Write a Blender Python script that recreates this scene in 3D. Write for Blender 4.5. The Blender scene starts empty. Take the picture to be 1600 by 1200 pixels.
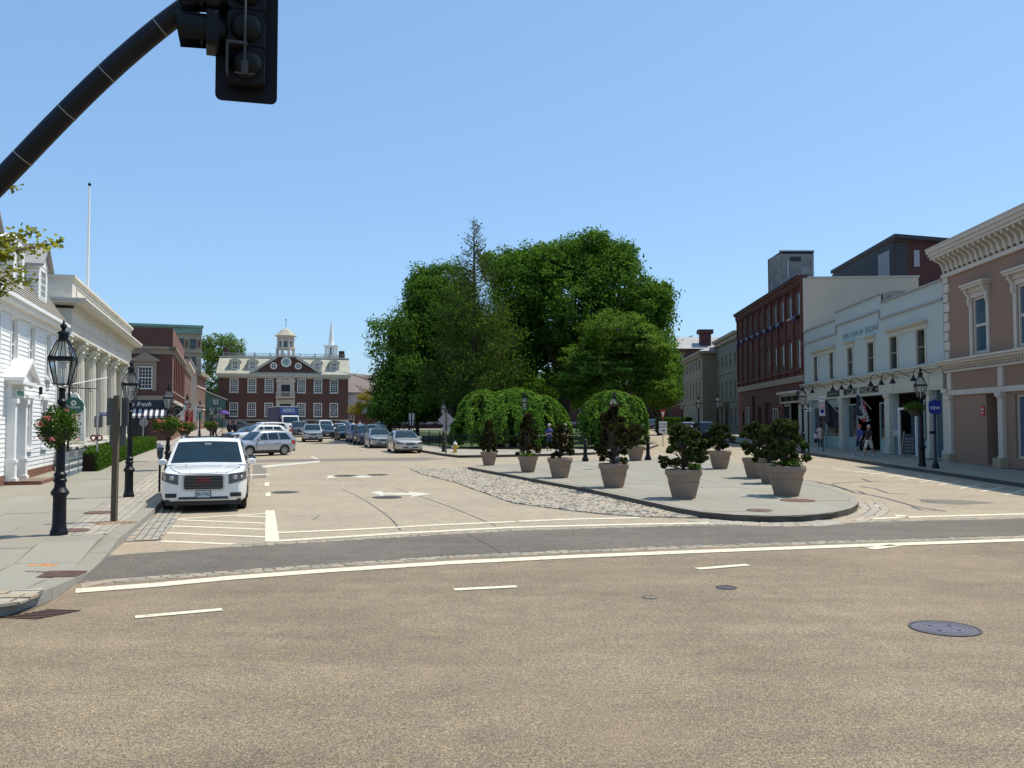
import bpy, bmesh, math, random
import numpy as np
from mathutils import Vector, Matrix
PI = math.pi
R = math.radians
random.seed(7)
rng = np.random.default_rng(7)
scn = bpy.context.scene
COL = scn.collection

# ---------------------------------------------------------------- camera
F = 1350.0            # focal length in photo pixels (1600 wide)
PITCH = math.atan(60 / F)
HC = 2.25
cam_d = bpy.data.cameras.new('camera')
cam = bpy.data.objects.new('camera', cam_d)
COL.objects.link(cam)
cam.location = (0, 0, HC)
cam.rotation_euler = (PI / 2 + PITCH, 0, 0)
cam_d.sensor_fit = 'HORIZONTAL'
cam_d.sensor_width = 36
cam_d.lens = 36 * F / 1600
cam_d.clip_start = 0.1
cam_d.clip_end = 6000
scn.camera = cam

# ---------------------------------------------------------------- sky and sun
SUN = Vector((0.43, 0.20, 1.0)).normalized()
ELEV = math.asin(SUN.z)
AZ = math.atan2(SUN.x, SUN.y)
w = bpy.data.worlds.new('World')
scn.world = w
w.use_nodes = True
nt = w.node_tree
nt.nodes.clear()
sk = nt.nodes.new('ShaderNodeTexSky')
sk.sky_type = 'NISHITA'
sk.sun_disc = False
sk.sun_elevation = ELEV
sk.sun_rotation = AZ
sk.altitude = 0
sk.air_density = 1.0
sk.dust_density = 0.9
sk.ozone_density = 2.2
bg = nt.nodes.new('ShaderNodeBackground')
bg.inputs['Strength'].default_value = 0.12
wo = nt.nodes.new('ShaderNodeOutputWorld')
tn = nt.nodes.new('ShaderNodeMix'); tn.data_type = 'RGBA'; tn.blend_type = 'MULTIPLY'; tn.inputs[0].default_value = 1; tn.inputs[7].default_value = (0.94, 1.09, 1.17, 1)
nt.links.new(sk.outputs[0], tn.inputs[6])
hz_ = nt.nodes.new('ShaderNodeMix'); hz_.data_type = 'RGBA'; hz_.inputs[0].default_value = 0.4; hz_.inputs[7].default_value = (2.25, 3.95, 6.5, 1)   # thin high haze evens the blue out
nt.links.new(tn.outputs[2], hz_.inputs[6])
nt.links.new(hz_.outputs[2], bg.inputs[0])
nt.links.new(bg.outputs[0], wo.inputs[0])
sl = bpy.data.lights.new('sun', 'SUN')
sl.energy = 4.2
sl.angle = R(0.53)
sl.color = (1.0, 0.94, 0.83)
so = bpy.data.objects.new('sun', sl)
COL.objects.link(so)
so.rotation_euler = SUN.to_track_quat('Z', 'Y').to_euler()
so.location = (20, 0, 40)
scn.view_settings.view_transform = 'Standard'
scn.view_settings.look = 'None'
scn.view_settings.gamma = 1
scn.view_settings.use_curve_mapping = False
scn.view_settings.exposure = 0.3
scn.cycles.max_bounces = 6
scn.cycles.diffuse_bounces = 3
scn.cycles.transparent_max_bounces = 8

# ---------------------------------------------------------------- terrain and placing helpers
def gz(y):
    """the street rises gently away from the crossing"""
    if y < 30: return 0.0
    if y > 200: return 0.0085 * 170
    return 0.0085 * (y - 30)

def ray(u, v):
    a = (u - 800) / F; b = (600 - v) / F
    return Vector((a, math.cos(PITCH) - b * math.sin(PITCH), math.sin(PITCH) + b * math.cos(PITCH)))

def P(u, v, Y):
    """point on the viewing ray of photo pixel (u, v) at depth Y"""
    d = ray(u, v); t = Y / d.y
    return Vector((d.x * t, Y, HC + d.z * t))

def G(u, v, zo=0.0):
    """ground point under photo pixel (u, v)"""
    d = ray(u, v); Y = 30.0
    for _ in range(60):
        t = (gz(Y) + zo - HC) / d.z
        Y = 0.5 * Y + 0.5 * max(2, min(t * d.y, 900))
    t = Y / d.y
    return Vector((d.x * t, Y, gz(Y) + zo))

# ---------------------------------------------------------------- object helpers
def tag(o, label=None, cat=None, group=None, kind=None):
    if label: o['label'] = label
    if cat: o['category'] = cat
    if group: o['group'] = group
    if kind: o['kind'] = kind
    return o

def thing(name, label, cat, loc=(0, 0, 0), rz=0, group=None):
    o = bpy.data.objects.new(name, None)
    o.empty_display_size = 0.3
    COL.objects.link(o)
    o.location = loc; o.rotation_euler = (0, 0, rz)
    return tag(o, label, cat, group)

def obj(name, me, parent=None, loc=None, rz=None, mat=None):
    o = bpy.data.objects.new(name, me)
    COL.objects.link(o)
    if parent is not None: o.parent = parent
    if loc is not None: o.location = loc
    if rz is not None: o.rotation_euler = (0, 0, rz)
    return o

def kids(o):
    return [c for c in bpy.data.objects if c.parent == o]

def clone(root, loc, rz=None, label=None, group=None, skip=()):
    r = root.copy(); COL.objects.link(r)
    r.location = loc
    if rz is not None: r.rotation_euler = (0, 0, rz)
    if label: r['label'] = label
    if group: r['group'] = group
    for ch in TREE(root):
        c = ch.copy(); COL.objects.link(c); c.parent = r
        for g in TREE(ch):
            d = g.copy(); COL.objects.link(d); d.parent = c
    return r

def TREE(o):
    return list(o.children)

class MB:
    """collects simple shapes into one mesh"""
    def __init__(s):
        s.v = []; s.f = []; s.m = []; s.mi = 0
    def add(s, vs, fs):
        n = len(s.v); s.v += [tuple(v) for v in vs]
        for f in fs:
            s.f.append(tuple(i + n for i in f)); s.m.append(s.mi)
        return s
    def box(s, x0, x1, y0, y1, z0, z1):
        return s.add([(x0,y0,z0),(x1,y0,z0),(x1,y1,z0),(x0,y1,z0),(x0,y0,z1),(x1,y0,z1),(x1,y1,z1),(x0,y1,z1)],
                     [(0,3,2,1),(4,5,6,7),(0,1,5,4),(1,2,6,5),(2,3,7,6),(3,0,4,7)])
    def prism(s, pts, z0, z1):
        """vertical prism over a counter-clockwise polygon; z0, z1 numbers or functions"""
        n = len(pts)
        a = [(p[0], p[1], z0(p) if callable(z0) else z0) for p in pts]
        b = [(p[0], p[1], z1(p) if callable(z1) else z1) for p in pts]
        fs = [tuple(range(n))[::-1], tuple(range(n, 2 * n))]
        fs += [(i, (i + 1) % n, n + (i + 1) % n, n + i) for i in range(n)]
        return s.add(a + b, fs)
    def slab(s, pts, y0, y1):
        """extrude an outline given in x,z along y"""
        n = len(pts)
        a = [(p[0], y0, p[1]) for p in pts]; b = [(p[0], y1, p[1]) for p in pts]
        fs = [tuple(range(n)), tuple(range(n, 2 * n))[::-1]]
        fs += [(i, n + i, n + (i + 1) % n, (i + 1) % n) for i in range(n)]
        return s.add(a + b, fs)
    def slabx(s, pts, x0, x1):
        n = len(pts)
        a = [(x0, p[0], p[1]) for p in pts]; b = [(x1, p[0], p[1]) for p in pts]
        fs = [tuple(range(n))[::-1], tuple(range(n, 2 * n))]
        fs += [(i, (i + 1) % n, n + (i + 1) % n, n + i) for i in range(n)]
        return s.add(a + b, fs)
    def lathe(s, prof, n=12, c=(0, 0, 0), cap=True, sx=1, sy=1, ph=0):
        vs = []; fs = []
        for r, z in prof:
            for i in range(n):
                a = 2 * PI * i / n + ph
                vs.append((c[0] + r * sx * math.cos(a), c[1] + r * sy * math.sin(a), c[2] + z))
        for k in range(len(prof) - 1):
            for i in range(n):
                j = (i + 1) % n
                fs.append((k*n+i, k*n+j, (k+1)*n+j, (k+1)*n+i))
        if cap:
            fs.append(tuple(range(n))[::-1])
            fs.append(tuple(range((len(prof)-1)*n, len(prof)*n)))
        return s.add(vs, fs)
    def tube(s, path, r, n=8, cap=True):
        path = [Vector(p) for p in path]
        rs = r if isinstance(r, (list, tuple)) else [r] * len(path)
        vs = []; fs = []; up = None
        for k, p in enumerate(path):
            a = path[max(0, k-1)]; b = path[min(len(path)-1, k+1)]
            t = (b - a).normalized()
            if up is None:
                up = Vector((0, 0, 1)) if abs(t.z) < 0.9 else Vector((1, 0, 0))
            x = t.cross(up).normalized(); y = x.cross(t).normalized(); up = y
            for i in range(n):
                an = 2 * PI * i / n
                vs.append(p + (x * math.cos(an) + y * math.sin(an)) * rs[k])
        for k in range(len(path)-1):
            for i in range(n):
                j = (i+1) % n
                fs.append((k*n+j, k*n+i, (k+1)*n+i, (k+1)*n+j))
        if cap:
            fs.append(tuple(range(n))); fs.append(tuple(range((len(path)-1)*n, len(path)*n))[::-1])
        return s.add(vs, fs)
    def mesh(s, name, mats, smooth=None):
        me = bpy.data.meshes.new(name)
        me.from_pydata(s.v, [], s.f)
        if not isinstance(mats, (list, tuple)): mats = [mats]
        for m in mats: me.materials.append(m)
        if any(s.m): me.polygons.foreach_set('material_index', s.m)
        if smooth:
            me.polygons.foreach_set('use_smooth', [True] * len(me.polygons))
            me.set_sharp_from_angle(angle=R(smooth))
        me.update()
        return me
    def build(s, name, mats, parent=None, loc=None, rz=None, smooth=None):
        return obj(name, s.mesh(name, mats, smooth), parent, loc, rz)

# ---------------------------------------------------------------- materials
def _new(name):
    m = bpy.data.materials.new(name); m.use_nodes = True
    n = m.node_tree.nodes; l = m.node_tree.links
    return m, n, l, n['Principled BSDF']

def _mix(n, l, a, b, fac, typ='MIX'):
    x = n.new('ShaderNodeMix'); x.data_type = 'RGBA'; x.blend_type = typ
    def setv(sock, val):
        if hasattr(val, 'is_output') or hasattr(val, 'links'): l.new(val, sock)
        elif isinstance(val, (tuple, list)): sock.default_value = (*val[:3], 1)
        else: sock.default_value = val
    setv(x.inputs[0], fac); setv(x.inputs[6], a); setv(x.inputs[7], b)
    return x.outputs[2]

def _noise(n, l, co, scale, detail=3, rough=0.55, vec=None):
    t = n.new('ShaderNodeTexNoise'); t.inputs['Scale'].default_value = scale
    t.inputs['Detail'].default_value = detail; t.inputs['Roughness'].default_value = rough
    if co is not None: l.new(co, t.inputs['Vector'])
    return t.outputs[0]

def _ramp(n, l, src, p0, p1, c0=(0,0,0), c1=(1,1,1)):
    r = n.new('ShaderNodeValToRGB'); l.new(src, r.inputs[0])
    e = r.color_ramp.elements
    e[0].position = p0; e[0].color = (*c0, 1); e[1].position = p1; e[1].color = (*c1, 1)
    return r.outputs[0]

def mat(name, col, rough=0.6, var=0.12, scale=3.0, metal=0.0, bump=0.0, bscale=40, spec=0.5, coat=0.0, stain=None, stain_amt=0.4, emit=0):
    m, n, l, b = _new(name)
    tc = n.new('ShaderNodeTexCoord'); co = tc.outputs['Object']
    lo = tuple(c * (1 - var) for c in col); hi = tuple(min(1, c * (1 + var)) for c in col)
    c = _mix(n, l, lo, hi, _noise(n, l, co, scale, 5, 0.65))
    if stain is not None:
        c = _mix(n, l, c, stain, _ramp(n, l, _noise(n, l, co, scale * 0.35, 6, 0.7), 0.5, 0.72, (0,0,0), (stain_amt,)*3))
    l.new(c, b.inputs['Base Color'])
    b.inputs['Roughness'].default_value = rough; b.inputs['Metallic'].default_value = metal
    b.inputs['Specular IOR Level'].default_value = spec
    b.inputs['Coat Weight'].default_value = coat
    if bump:
        bp = n.new('ShaderNodeBump'); bp.inputs['Strength'].default_value = bump; bp.inputs['Distance'].default_value = 0.02
        l.new(_noise(n, l, co, bscale, 3, 0.6), bp.inputs['Height']); l.new(bp.outputs[0], b.inputs['Normal'])
    return m

def brickmat(name, c1, c2, mortar, bw=0.22, bh=0.075, ms=0.012, rough=0.85, var=0.25, bump=0.3, off=0.5):
    """courses follow the wall: x+y along, z up"""
    m, n, l, b = _new(name)
    tc = n.new('ShaderNodeTexCoord')
    sp = n.new('ShaderNodeSeparateXYZ'); l.new(tc.outputs['Object'], sp.inputs[0])
    ad = n.new('ShaderNodeMath'); ad.operation = 'ADD'; l.new(sp.outputs[0], ad.inputs[0]); l.new(sp.outputs[1], ad.inputs[1])
    cb = n.new('ShaderNodeCombineXYZ'); l.new(ad.outputs[0], cb.inputs[0]); l.new(sp.outputs[2], cb.inputs[1])
    t = n.new('ShaderNodeTexBrick'); l.new(cb.outputs[0], t.inputs['Vector'])
    t.inputs['Color1'].default_value = (*c1, 1); t.inputs['Color2'].default_value = (*c2, 1); t.inputs['Mortar'].default_value = (*mortar, 1)
    t.inputs['Scale'].default_value = 1; t.inputs['Mortar Size'].default_value = ms
    t.inputs['Brick Width'].default_value = bw; t.inputs['Row Height'].default_value = bh; t.offset = off
    nz = _noise(n, l, tc.outputs['Object'], 0.7, 6, 0.7)
    c = _mix(n, l, t.outputs['Color'], _ramp(n, l, nz, 0.3, 0.75, (1-var,)*3, (1+var*0.4,)*3), 1.0, 'MULTIPLY')
    l.new(c, b.inputs['Base Color']); b.inputs['Roughness'].default_value = rough
    if bump:
        bp = n.new('ShaderNodeBump'); bp.inputs['Strength'].default_value = bump; bp.inputs['Distance'].default_value = 0.01; bp.invert = True
        l.new(t.outputs['Fac'], bp.inputs['Height']); l.new(bp.outputs[0], b.inputs['Normal'])
    return m

def asphaltmat(name, dark, light, patch, fine=70, rough=0.85, contrast=(0.35, 0.68), rust=None, flow=None):
    m, n, l, b = _new(name)
    g = n.new('ShaderNodeNewGeometry'); co = g.outputs['Position']
    f = _noise(n, l, co, fine, 3, 0.75)
    c = _mix(n, l, dark, light, _ramp(n, l, f, *contrast))
    c = _mix(n, l, c, _ramp(n, l, _noise(n, l, co, fine * 0.36, 4, 0.8), 0.34, 0.66, (0.58, 0.56, 0.60), (1.42, 1.38, 1.24)), 1.0, 'MULTIPLY')
    c = _mix(n, l, c, _ramp(n, l, _noise(n, l, co, 3.1, 5, 0.75), 0.36, 0.64, (0.86, 0.86, 0.90), (1.12, 1.10, 1.02)), 1.0, 'MULTIPLY')
    c = _mix(n, l, c, (0.07, 0.06, 0.05), _ramp(n, l, _noise(n, l, co, 7.0, 3, 0.6), 0.735, 0.76, (0, 0, 0), (0.6,)*3))
    f2 = _noise(n, l, co, fine * 2.3, 1, 0.5)
    c = _mix(n, l, c, tuple(min(1, x * 1.75) for x in light), _ramp(n, l, f2, 0.62, 0.72, (0,0,0), (0.75,)*3))
    c = _mix(n, l, c, tuple(x * 0.4 for x in dark), _ramp(n, l, _noise(n, l, co, fine * 1.1, 2, 0.5), 0.28, 0.4, (0.7,)*3, (0,)*3))
    c = _mix(n, l, c, _ramp(n, l, _noise(n, l, co, 0.35, 6, 0.65), 0.3, 0.7, (1-patch,)*3, (1+patch*0.5,)*3), 1.0, 'MULTIPLY')
    mp = n.new('ShaderNodeMapping'); mp.inputs['Scale'].default_value = (0.25, 1.6, 1); mp.inputs['Rotation'].default_value = (0, 0, R(8)); l.new(co, mp.inputs[0])
    c = _mix(n, l, c, _ramp(n, l, _noise(n, l, mp.outputs[0], 0.8, 6, 0.7), 0.35, 0.7, (1-patch*0.8,)*3, (1.05,)*3), 1.0, 'MULTIPLY')
    if rust:
        c = _mix(n, l, c, rust, _ramp(n, l, _noise(n, l, co, 0.22, 5, 0.6), 0.52, 0.72, (0,0,0), (0.55,)*3))
    l.new(c, b.inputs['Base Color']); b.inputs['Roughness'].default_value = rough
    b.inputs['Specular IOR Level'].default_value = 0.3
    bp = n.new('ShaderNodeBump'); bp.inputs['Strength'].default_value = 0.12; bp.inputs['Distance'].default_value = 0.004
    l.new(f, bp.inputs['Height']); l.new(bp.outputs[0], b.inputs['Normal'])
    return m

def leafmat(name, dark, light, trans=0.35, autumn=None, amt=0.3, gloss=0.0):
    m, n, l, b = _new(name)
    n.remove(b)
    at = n.new('ShaderNodeAttribute'); at.attribute_name = 'rnd'
    c = _mix(n, l, dark, light, at.outputs['Fac'])
    if autumn:
        g = n.new('ShaderNodeNewGeometry')
        c = _mix(n, l, c, autumn, _ramp(n, l, _noise(n, l, g.outputs['Position'], 0.5, 3), 0.45, 0.62, (0,0,0), (amt,)*3))
    d = n.new('ShaderNodeBsdfDiffuse'); l.new(c, d.inputs[0])
    t = n.new('ShaderNodeBsdfTranslucent')
    l.new(_mix(n, l, c, (1.1, 1.15, 0.55), 1.0, 'MULTIPLY'), t.inputs[0])
    mx = n.new('ShaderNodeMixShader'); mx.inputs[0].default_value = trans
    l.new(d.outputs[0], mx.inputs[1]); l.new(t.outputs[0], mx.inputs[2])
    out = n['Material Output']
    if gloss:
        gl = n.new('ShaderNodeBsdfGlossy'); gl.inputs['Roughness'].default_value = 0.4; gl.inputs[0].default_value = (0.8, 0.9, 0.7, 1)
        m2 = n.new('ShaderNodeMixShader'); m2.inputs[0].default_value = gloss
        l.new(mx.outputs[0], m2.inputs[1]); l.new(gl.outputs[0], m2.inputs[2]); mx = m2
    l.new(mx.outputs[0], out.inputs[0])
    return m

M = {}
M['asphalt'] = asphaltmat('asphalt', (0.10, 0.08, 0.058), (0.375, 0.305, 0.21), 0.25, 60, rust=(0.25, 0.185, 0.12), contrast=(0.40, 0.60))
M['asphalt_pale'] = asphaltmat('asphalt_pale', (0.22, 0.185, 0.14), (0.46, 0.40, 0.305), 0.10, 60, rust=(0.40, 0.30, 0.19), contrast=(0.36, 0.66))
M['asphalt_dark'] = asphaltmat('asphalt_dark', (0.095, 0.083, 0.071), (0.215, 0.19, 0.16), 0.22, 70)
M['asphalt_patch'] = asphaltmat('asphalt_patch', (0.15, 0.135, 0.115), (0.25, 0.225, 0.19), 0.12, 80)
M['paint'] = mat('paint', (0.68, 0.62, 0.45), 0.7, 0.14, 26, stain=(0.30, 0.25, 0.18), stain_amt=0.9, bump=0.3, bscale=90)
M['paint_worn'] = mat('paint_worn', (0.56, 0.53, 0.43), 0.7, 0.15, 12, stain=(0.26, 0.22, 0.17), stain_amt=0.9)
M['sealant'] = mat('sealant', (0.07, 0.065, 0.062), 0.5, 0.2, 8)
M['bluestone'] = mat('bluestone', (0.26, 0.238, 0.183), 0.75, 0.10, 1.6, stain=(0.22, 0.20, 0.16), stain_amt=0.5, bump=0.15, bscale=25)
M['bluestone_warm'] = mat('bluestone_warm', (0.265, 0.235, 0.175), 0.78, 0.10, 1.2, stain=(0.24, 0.235, 0.20), stain_amt=0.5, bump=0.15, bscale=25)
M['bluestone_pale'] = mat('bluestone_pale', (0.28, 0.258, 0.20), 0.75, 0.10, 2.1, stain=(0.24, 0.22, 0.17), stain_amt=0.4, bump=0.15, bscale=25)
M['paving_far'] = mat('paving_far', (0.31, 0.275, 0.215), 0.8, 0.14, 0.8, stain=(0.26, 0.26, 0.23), stain_amt=0.5)
M['joint'] = mat('joint', (0.12, 0.10, 0.075), 0.9, 0.3, 8)
M['granite'] = mat('granite', (0.30, 0.285, 0.25), 0.75, 0.15, 6, stain=(0.19, 0.165, 0.125), stain_amt=0.6, bump=0.4, bscale=60)
M['kerb_shade_grime'] = mat('kerb_shade_grime', (0.075, 0.068, 0.056), 0.8, 0.2, 6, stain=(0.12, 0.10, 0.08), stain_amt=0.6, bump=0.4, bscale=60)  # for kerb sides: their shade is put into the colour, with some grime
M['sett_pale'] = mat('sett_pale', (0.37, 0.325, 0.25), 0.75, 0.22, 5, stain=(0.33, 0.22, 0.13), stain_amt=0.6, bump=0.3)
M['sett_grey'] = mat('sett_grey', (0.315, 0.29, 0.235), 0.75, 0.25, 5, stain=(0.2, 0.17, 0.12), stain_amt=0.5, bump=0.3)
M['sett_warm'] = mat('sett_warm', (0.36, 0.29, 0.20), 0.8, 0.25, 5, stain=(0.30, 0.20, 0.12), stain_amt=0.5, bump=0.3)
M['iron_rust'] = mat('iron_rust', (0.13, 0.062, 0.042), 0.7, 0.3, 9, bump=0.3, bscale=60)
M['bracket_grey'] = mat('bracket_grey', (0.035, 0.035, 0.036), 0.6, 0.2, 4)
M['iron_blue'] = mat('iron_blue', (0.125, 0.115, 0.135), 0.5, 0.2, 9, metal=0.3, bump=0.2, bscale=40)
M['iron_dark'] = mat('iron_dark', (0.05, 0.042, 0.038), 0.6, 0.3, 9, bump=0.2)
M['black_iron'] = mat('black_iron', (0.005, 0.006, 0.010), 0.45, 0.3, 6, spec=0.28)
M['signal_black'] = mat('signal_black', (0.004, 0.004, 0.005), 0.5, 0.2, 4, spec=0.22)
M['lens'] = mat('lens', (0.02, 0.012, 0.01), 0.15, 0.2, 4)
M['steel'] = mat('steel', (0.45, 0.45, 0.44), 0.35, 0.1, 4, metal=0.8)
M['band_steel'] = mat('band_steel', (0.35, 0.33, 0.30), 0.5, 0.1, 4, metal=0.6)
M['sign_grey'] = mat('sign_grey', (0.115, 0.12, 0.115), 0.55, 0.1, 4, metal=0.2)
M['sign_alu'] = mat('sign_alu', (0.30, 0.30, 0.31), 0.5, 0.1, 4, metal=0.3)
M['wood_post'] = mat('wood_post', (0.10, 0.075, 0.05), 0.85, 0.3, 9, bump=0.4)
M['white_paint'] = mat('white_paint', (0.80, 0.80, 0.77), 0.5, 0.05, 3)
M['white_wood'] = mat('white_wood', (0.78, 0.78, 0.75), 0.55, 0.06, 3, bump=0.05)
M['white_stone'] = mat('white_stone', (0.66, 0.62, 0.53), 0.75, 0.12, 1.2, stain=(0.42, 0.38, 0.31), stain_amt=0.5, bump=0.1)
M['limestone'] = mat('limestone', (0.50, 0.48, 0.42), 0.8, 0.15, 1.0, stain=(0.30, 0.27, 0.22), stain_amt=0.6, bump=0.15)
M['verdigris'] = mat('verdigris', (0.20, 0.34, 0.28), 0.7, 0.25, 1.5, stain=(0.10, 0.14, 0.12), stain_amt=0.7)
M['shingle'] = brickmat('shingle', (0.34, 0.31, 0.25), (0.24, 0.22, 0.18), (0.10, 0.09, 0.08), 0.3, 0.14, 0.02, bump=0.6)
M['slate'] = brickmat('slate', (0.52, 0.49, 0.38), (0.43, 0.41, 0.33), (0.26, 0.25, 0.20), 0.4, 0.22, 0.02)
M['slate_grey'] = mat('slate_grey', (0.30, 0.29, 0.28), 0.6, 0.15, 1)
M['roof_dark'] = mat('roof_dark', (0.035, 0.035, 0.04), 0.7, 0.2, 1)
M['roof_brown'] = mat('roof_brown', (0.20, 0.16, 0.14), 0.8, 0.15, 1)
M['brick_red'] = brickmat('brick_red', (0.25, 0.075, 0.045), (0.18, 0.05, 0.035), (0.20, 0.14, 0.105))
M['brick_maroon'] = brickmat('brick_maroon', (0.165, 0.034, 0.022), (0.115, 0.026, 0.018), (0.10, 0.05, 0.035))
M['brick_colony'] = brickmat('brick_colony', (0.135, 0.05, 0.036), (0.10, 0.037, 0.028), (0.11, 0.07, 0.055))
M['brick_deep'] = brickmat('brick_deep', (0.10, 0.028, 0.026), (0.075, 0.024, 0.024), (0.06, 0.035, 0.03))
M['cmu'] = brickmat('cmu', (0.36, 0.32, 0.29), (0.22, 0.20, 0.19), (0.26, 0.245, 0.23), 1.4, 0.7, 0.02, var=0.35)
M['tan_stone'] = brickmat('tan_stone', (0.46, 0.37, 0.25), (0.42, 0.34, 0.23), (0.30, 0.24, 0.17), 1.6, 0.6, 0.03)
M['olive_stone'] = mat('olive_stone', (0.21, 0.18, 0.115), 0.85, 0.18, 0.8, stain=(0.12, 0.10, 0.07), stain_amt=0.5)
M['olive_dark'] = mat('olive_dark', (0.15, 0.145, 0.11), 0.85, 0.18, 0.8, stain=(0.09, 0.08, 0.06), stain_amt=0.5)
M['stucco_tan'] = mat('stucco_tan', (0.56, 0.46, 0.35), 0.9, 0.06, 0.6, stain=(0.46, 0.37, 0.28), stain_amt=0.35, bump=0.1)
M['stucco_white'] = mat('stucco_white', (0.41, 0.455, 0.43), 0.85, 0.06, 0.9, stain=(0.35, 0.41, 0.40), stain_amt=0.35, bump=0.08)
M['trim_cream'] = mat('trim_cream', (0.47, 0.455, 0.38), 0.6, 0.08, 1.4, stain=(0.45, 0.42, 0.34), stain_amt=0.4)
M['trim_white'] = mat('trim_white', (0.52, 0.46, 0.385), 0.6, 0.08, 1.4, stain=(0.4, 0.37, 0.33), stain_amt=0.4)
M['beige_stucco'] = mat('beige_stucco', (0.265, 0.165, 0.115), 0.9, 0.05, 1.5, stain=(0.22, 0.14, 0.10), stain_amt=0.3, bump=0.2, bscale=60)
M['storefront_green'] = mat('storefront_green', (0.26, 0.36, 0.34), 0.55, 0.1, 2)
M['teal_dark'] = mat('teal_dark', (0.055, 0.10, 0.115), 0.5, 0.15, 2)
M['dark_door'] = mat('dark_door', (0.02, 0.02, 0.022), 0.4, 0.2, 2)
M['blue_door'] = mat('blue_door', (0.015, 0.02, 0.035), 0.4, 0.2, 2)
M['grey_door'] = mat('grey_door', (0.42, 0.46, 0.50), 0.5, 0.06, 2)
M['cornice_brown'] = mat('cornice_brown', (0.27, 0.215, 0.16), 0.7, 0.12, 2)
M['teal_house'] = mat('teal_house', (0.055, 0.13, 0.13), 0.7, 0.12, 2)
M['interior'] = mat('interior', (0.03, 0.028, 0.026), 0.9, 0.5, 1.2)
M['glass'] = mat('glass', (0.022, 0.028, 0.034), 0.06, 0.4, 1.5, spec=0.6)
M['glass_blue'] = mat('glass_blue', (0.06, 0.10, 0.14), 0.08, 0.4, 1.5, spec=0.6)
M['clay'] = mat('clay', (0.27, 0.20, 0.15), 0.85, 0.12, 4, stain=(0.17, 0.12, 0.095), stain_amt=0.6, bump=0.15)
M['soil'] = mat('soil', (0.05, 0.035, 0.022), 0.95, 0.3, 20, bump=0.5)
M['bark'] = mat('bark', (0.065, 0.05, 0.036), 0.95, 0.3, 6, bump=0.6, bscale=25)
M['bark_grey'] = mat('bark_grey', (0.16, 0.14, 0.12), 0.95, 0.3, 6, bump=0.6, bscale=25)
M['grass'] = mat('grass', (0.055, 0.085, 0.022), 0.95, 0.35, 1.2, stain=(0.05, 0.08, 0.02), stain_amt=0.6, bump=0.5, bscale=60)
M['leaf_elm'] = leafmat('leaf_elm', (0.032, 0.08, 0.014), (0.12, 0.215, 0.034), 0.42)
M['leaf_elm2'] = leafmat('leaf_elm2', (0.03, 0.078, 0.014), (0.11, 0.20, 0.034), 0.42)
M['leaf_brown'] = leafmat('leaf_brown', (0.036, 0.08, 0.015), (0.115, 0.19, 0.034), 0.42, autumn=(0.12, 0.13, 0.04), amt=0.3)
M['leaf_maple'] = leafmat('leaf_maple', (0.036, 0.088, 0.015), (0.14, 0.235, 0.038), 0.42, autumn=(0.17, 0.22, 0.045), amt=0.3)
M['leaf_weep'] = leafmat('leaf_weep', (0.035, 0.09, 0.012), (0.17, 0.30, 0.05), 0.35)
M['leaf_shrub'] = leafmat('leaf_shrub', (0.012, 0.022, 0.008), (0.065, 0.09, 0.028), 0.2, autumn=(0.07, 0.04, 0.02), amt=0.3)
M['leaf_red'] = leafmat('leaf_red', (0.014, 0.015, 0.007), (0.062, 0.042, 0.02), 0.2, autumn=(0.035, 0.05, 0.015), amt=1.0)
M['leaf_light'] = leafmat('leaf_light', (0.10, 0.18, 0.03), (0.28, 0.40, 0.09), 0.35)
M['leaf_hedge'] = leafmat('leaf_hedge', (0.03, 0.075, 0.012), (0.10, 0.17, 0.03), 0.25)
M['leaf_yellow'] = leafmat('leaf_yellow', (0.20, 0.14, 0.02), (0.42, 0.30, 0.05), 0.35)
M['leaf_ginkgo'] = leafmat('leaf_ginkgo', (0.14, 0.15, 0.02), (0.36, 0.36, 0.06), 0.4)
M['leaf_far'] = leafmat('leaf_far', (0.06, 0.11, 0.025), (0.15, 0.22, 0.06), 0.35)
M['flower_pink'] = leafmat('flower_pink', (0.55, 0.10, 0.14), (0.80, 0.30, 0.32), 0.3)
M['flower_blue'] = leafmat('flower_blue', (0.02, 0.03, 0.20), (0.06, 0.07, 0.38), 0.3)
M['green_sign'] = mat('green_sign', (0.006, 0.10, 0.075), 0.4, 0.08, 4)
M['blue_sign'] = mat('blue_sign', (0.01, 0.03, 0.22), 0.4, 0.08, 4)
M['red_sign'] = mat('red_sign', (0.45, 0.02, 0.02), 0.4, 0.08, 4)
M['black_sign'] = mat('black_sign', (0.01, 0.01, 0.012), 0.4, 0.1, 4)
M['letter_white'] = mat('letter_white', (0.75, 0.76, 0.74), 0.6, 0.03, 4)
M['letter_grey'] = mat('letter_grey', (0.10, 0.13, 0.14), 0.7, 0.1, 4)
M['letter_green'] = mat('letter_green', (0.02, 0.28, 0.18), 0.6, 0.05, 4)
M['letter_red'] = mat('letter_red', (0.30, 0.015, 0.02), 0.4, 0.05, 4)
M['navy'] = mat('navy', (0.012, 0.015, 0.035), 0.6, 0.1, 4)
M['yellow_paint'] = mat('yellow_paint', (0.55, 0.33, 0.04), 0.5, 0.15, 6)
M['orange'] = mat('orange', (0.60, 0.20, 0.03), 0.7, 0.3, 10)
M['tyre'] = mat('tyre', (0.012, 0.012, 0.013), 0.8, 0.2, 10)
M['trim_black'] = mat('trim_black', (0.012, 0.012, 0.013), 0.5, 0.2, 5)
M['alloy'] = mat('alloy', (0.45, 0.45, 0.46), 0.3, 0.05, 5, metal=0.7)
M['chrome'] = mat('chrome', (0.6, 0.6, 0.6), 0.12, 0.03, 5, metal=1.0)
M['car_glass'] = mat('car_glass', (0.010, 0.026, 0.036), 0.05, 0.5, 1.5, spec=0.5)
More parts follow.
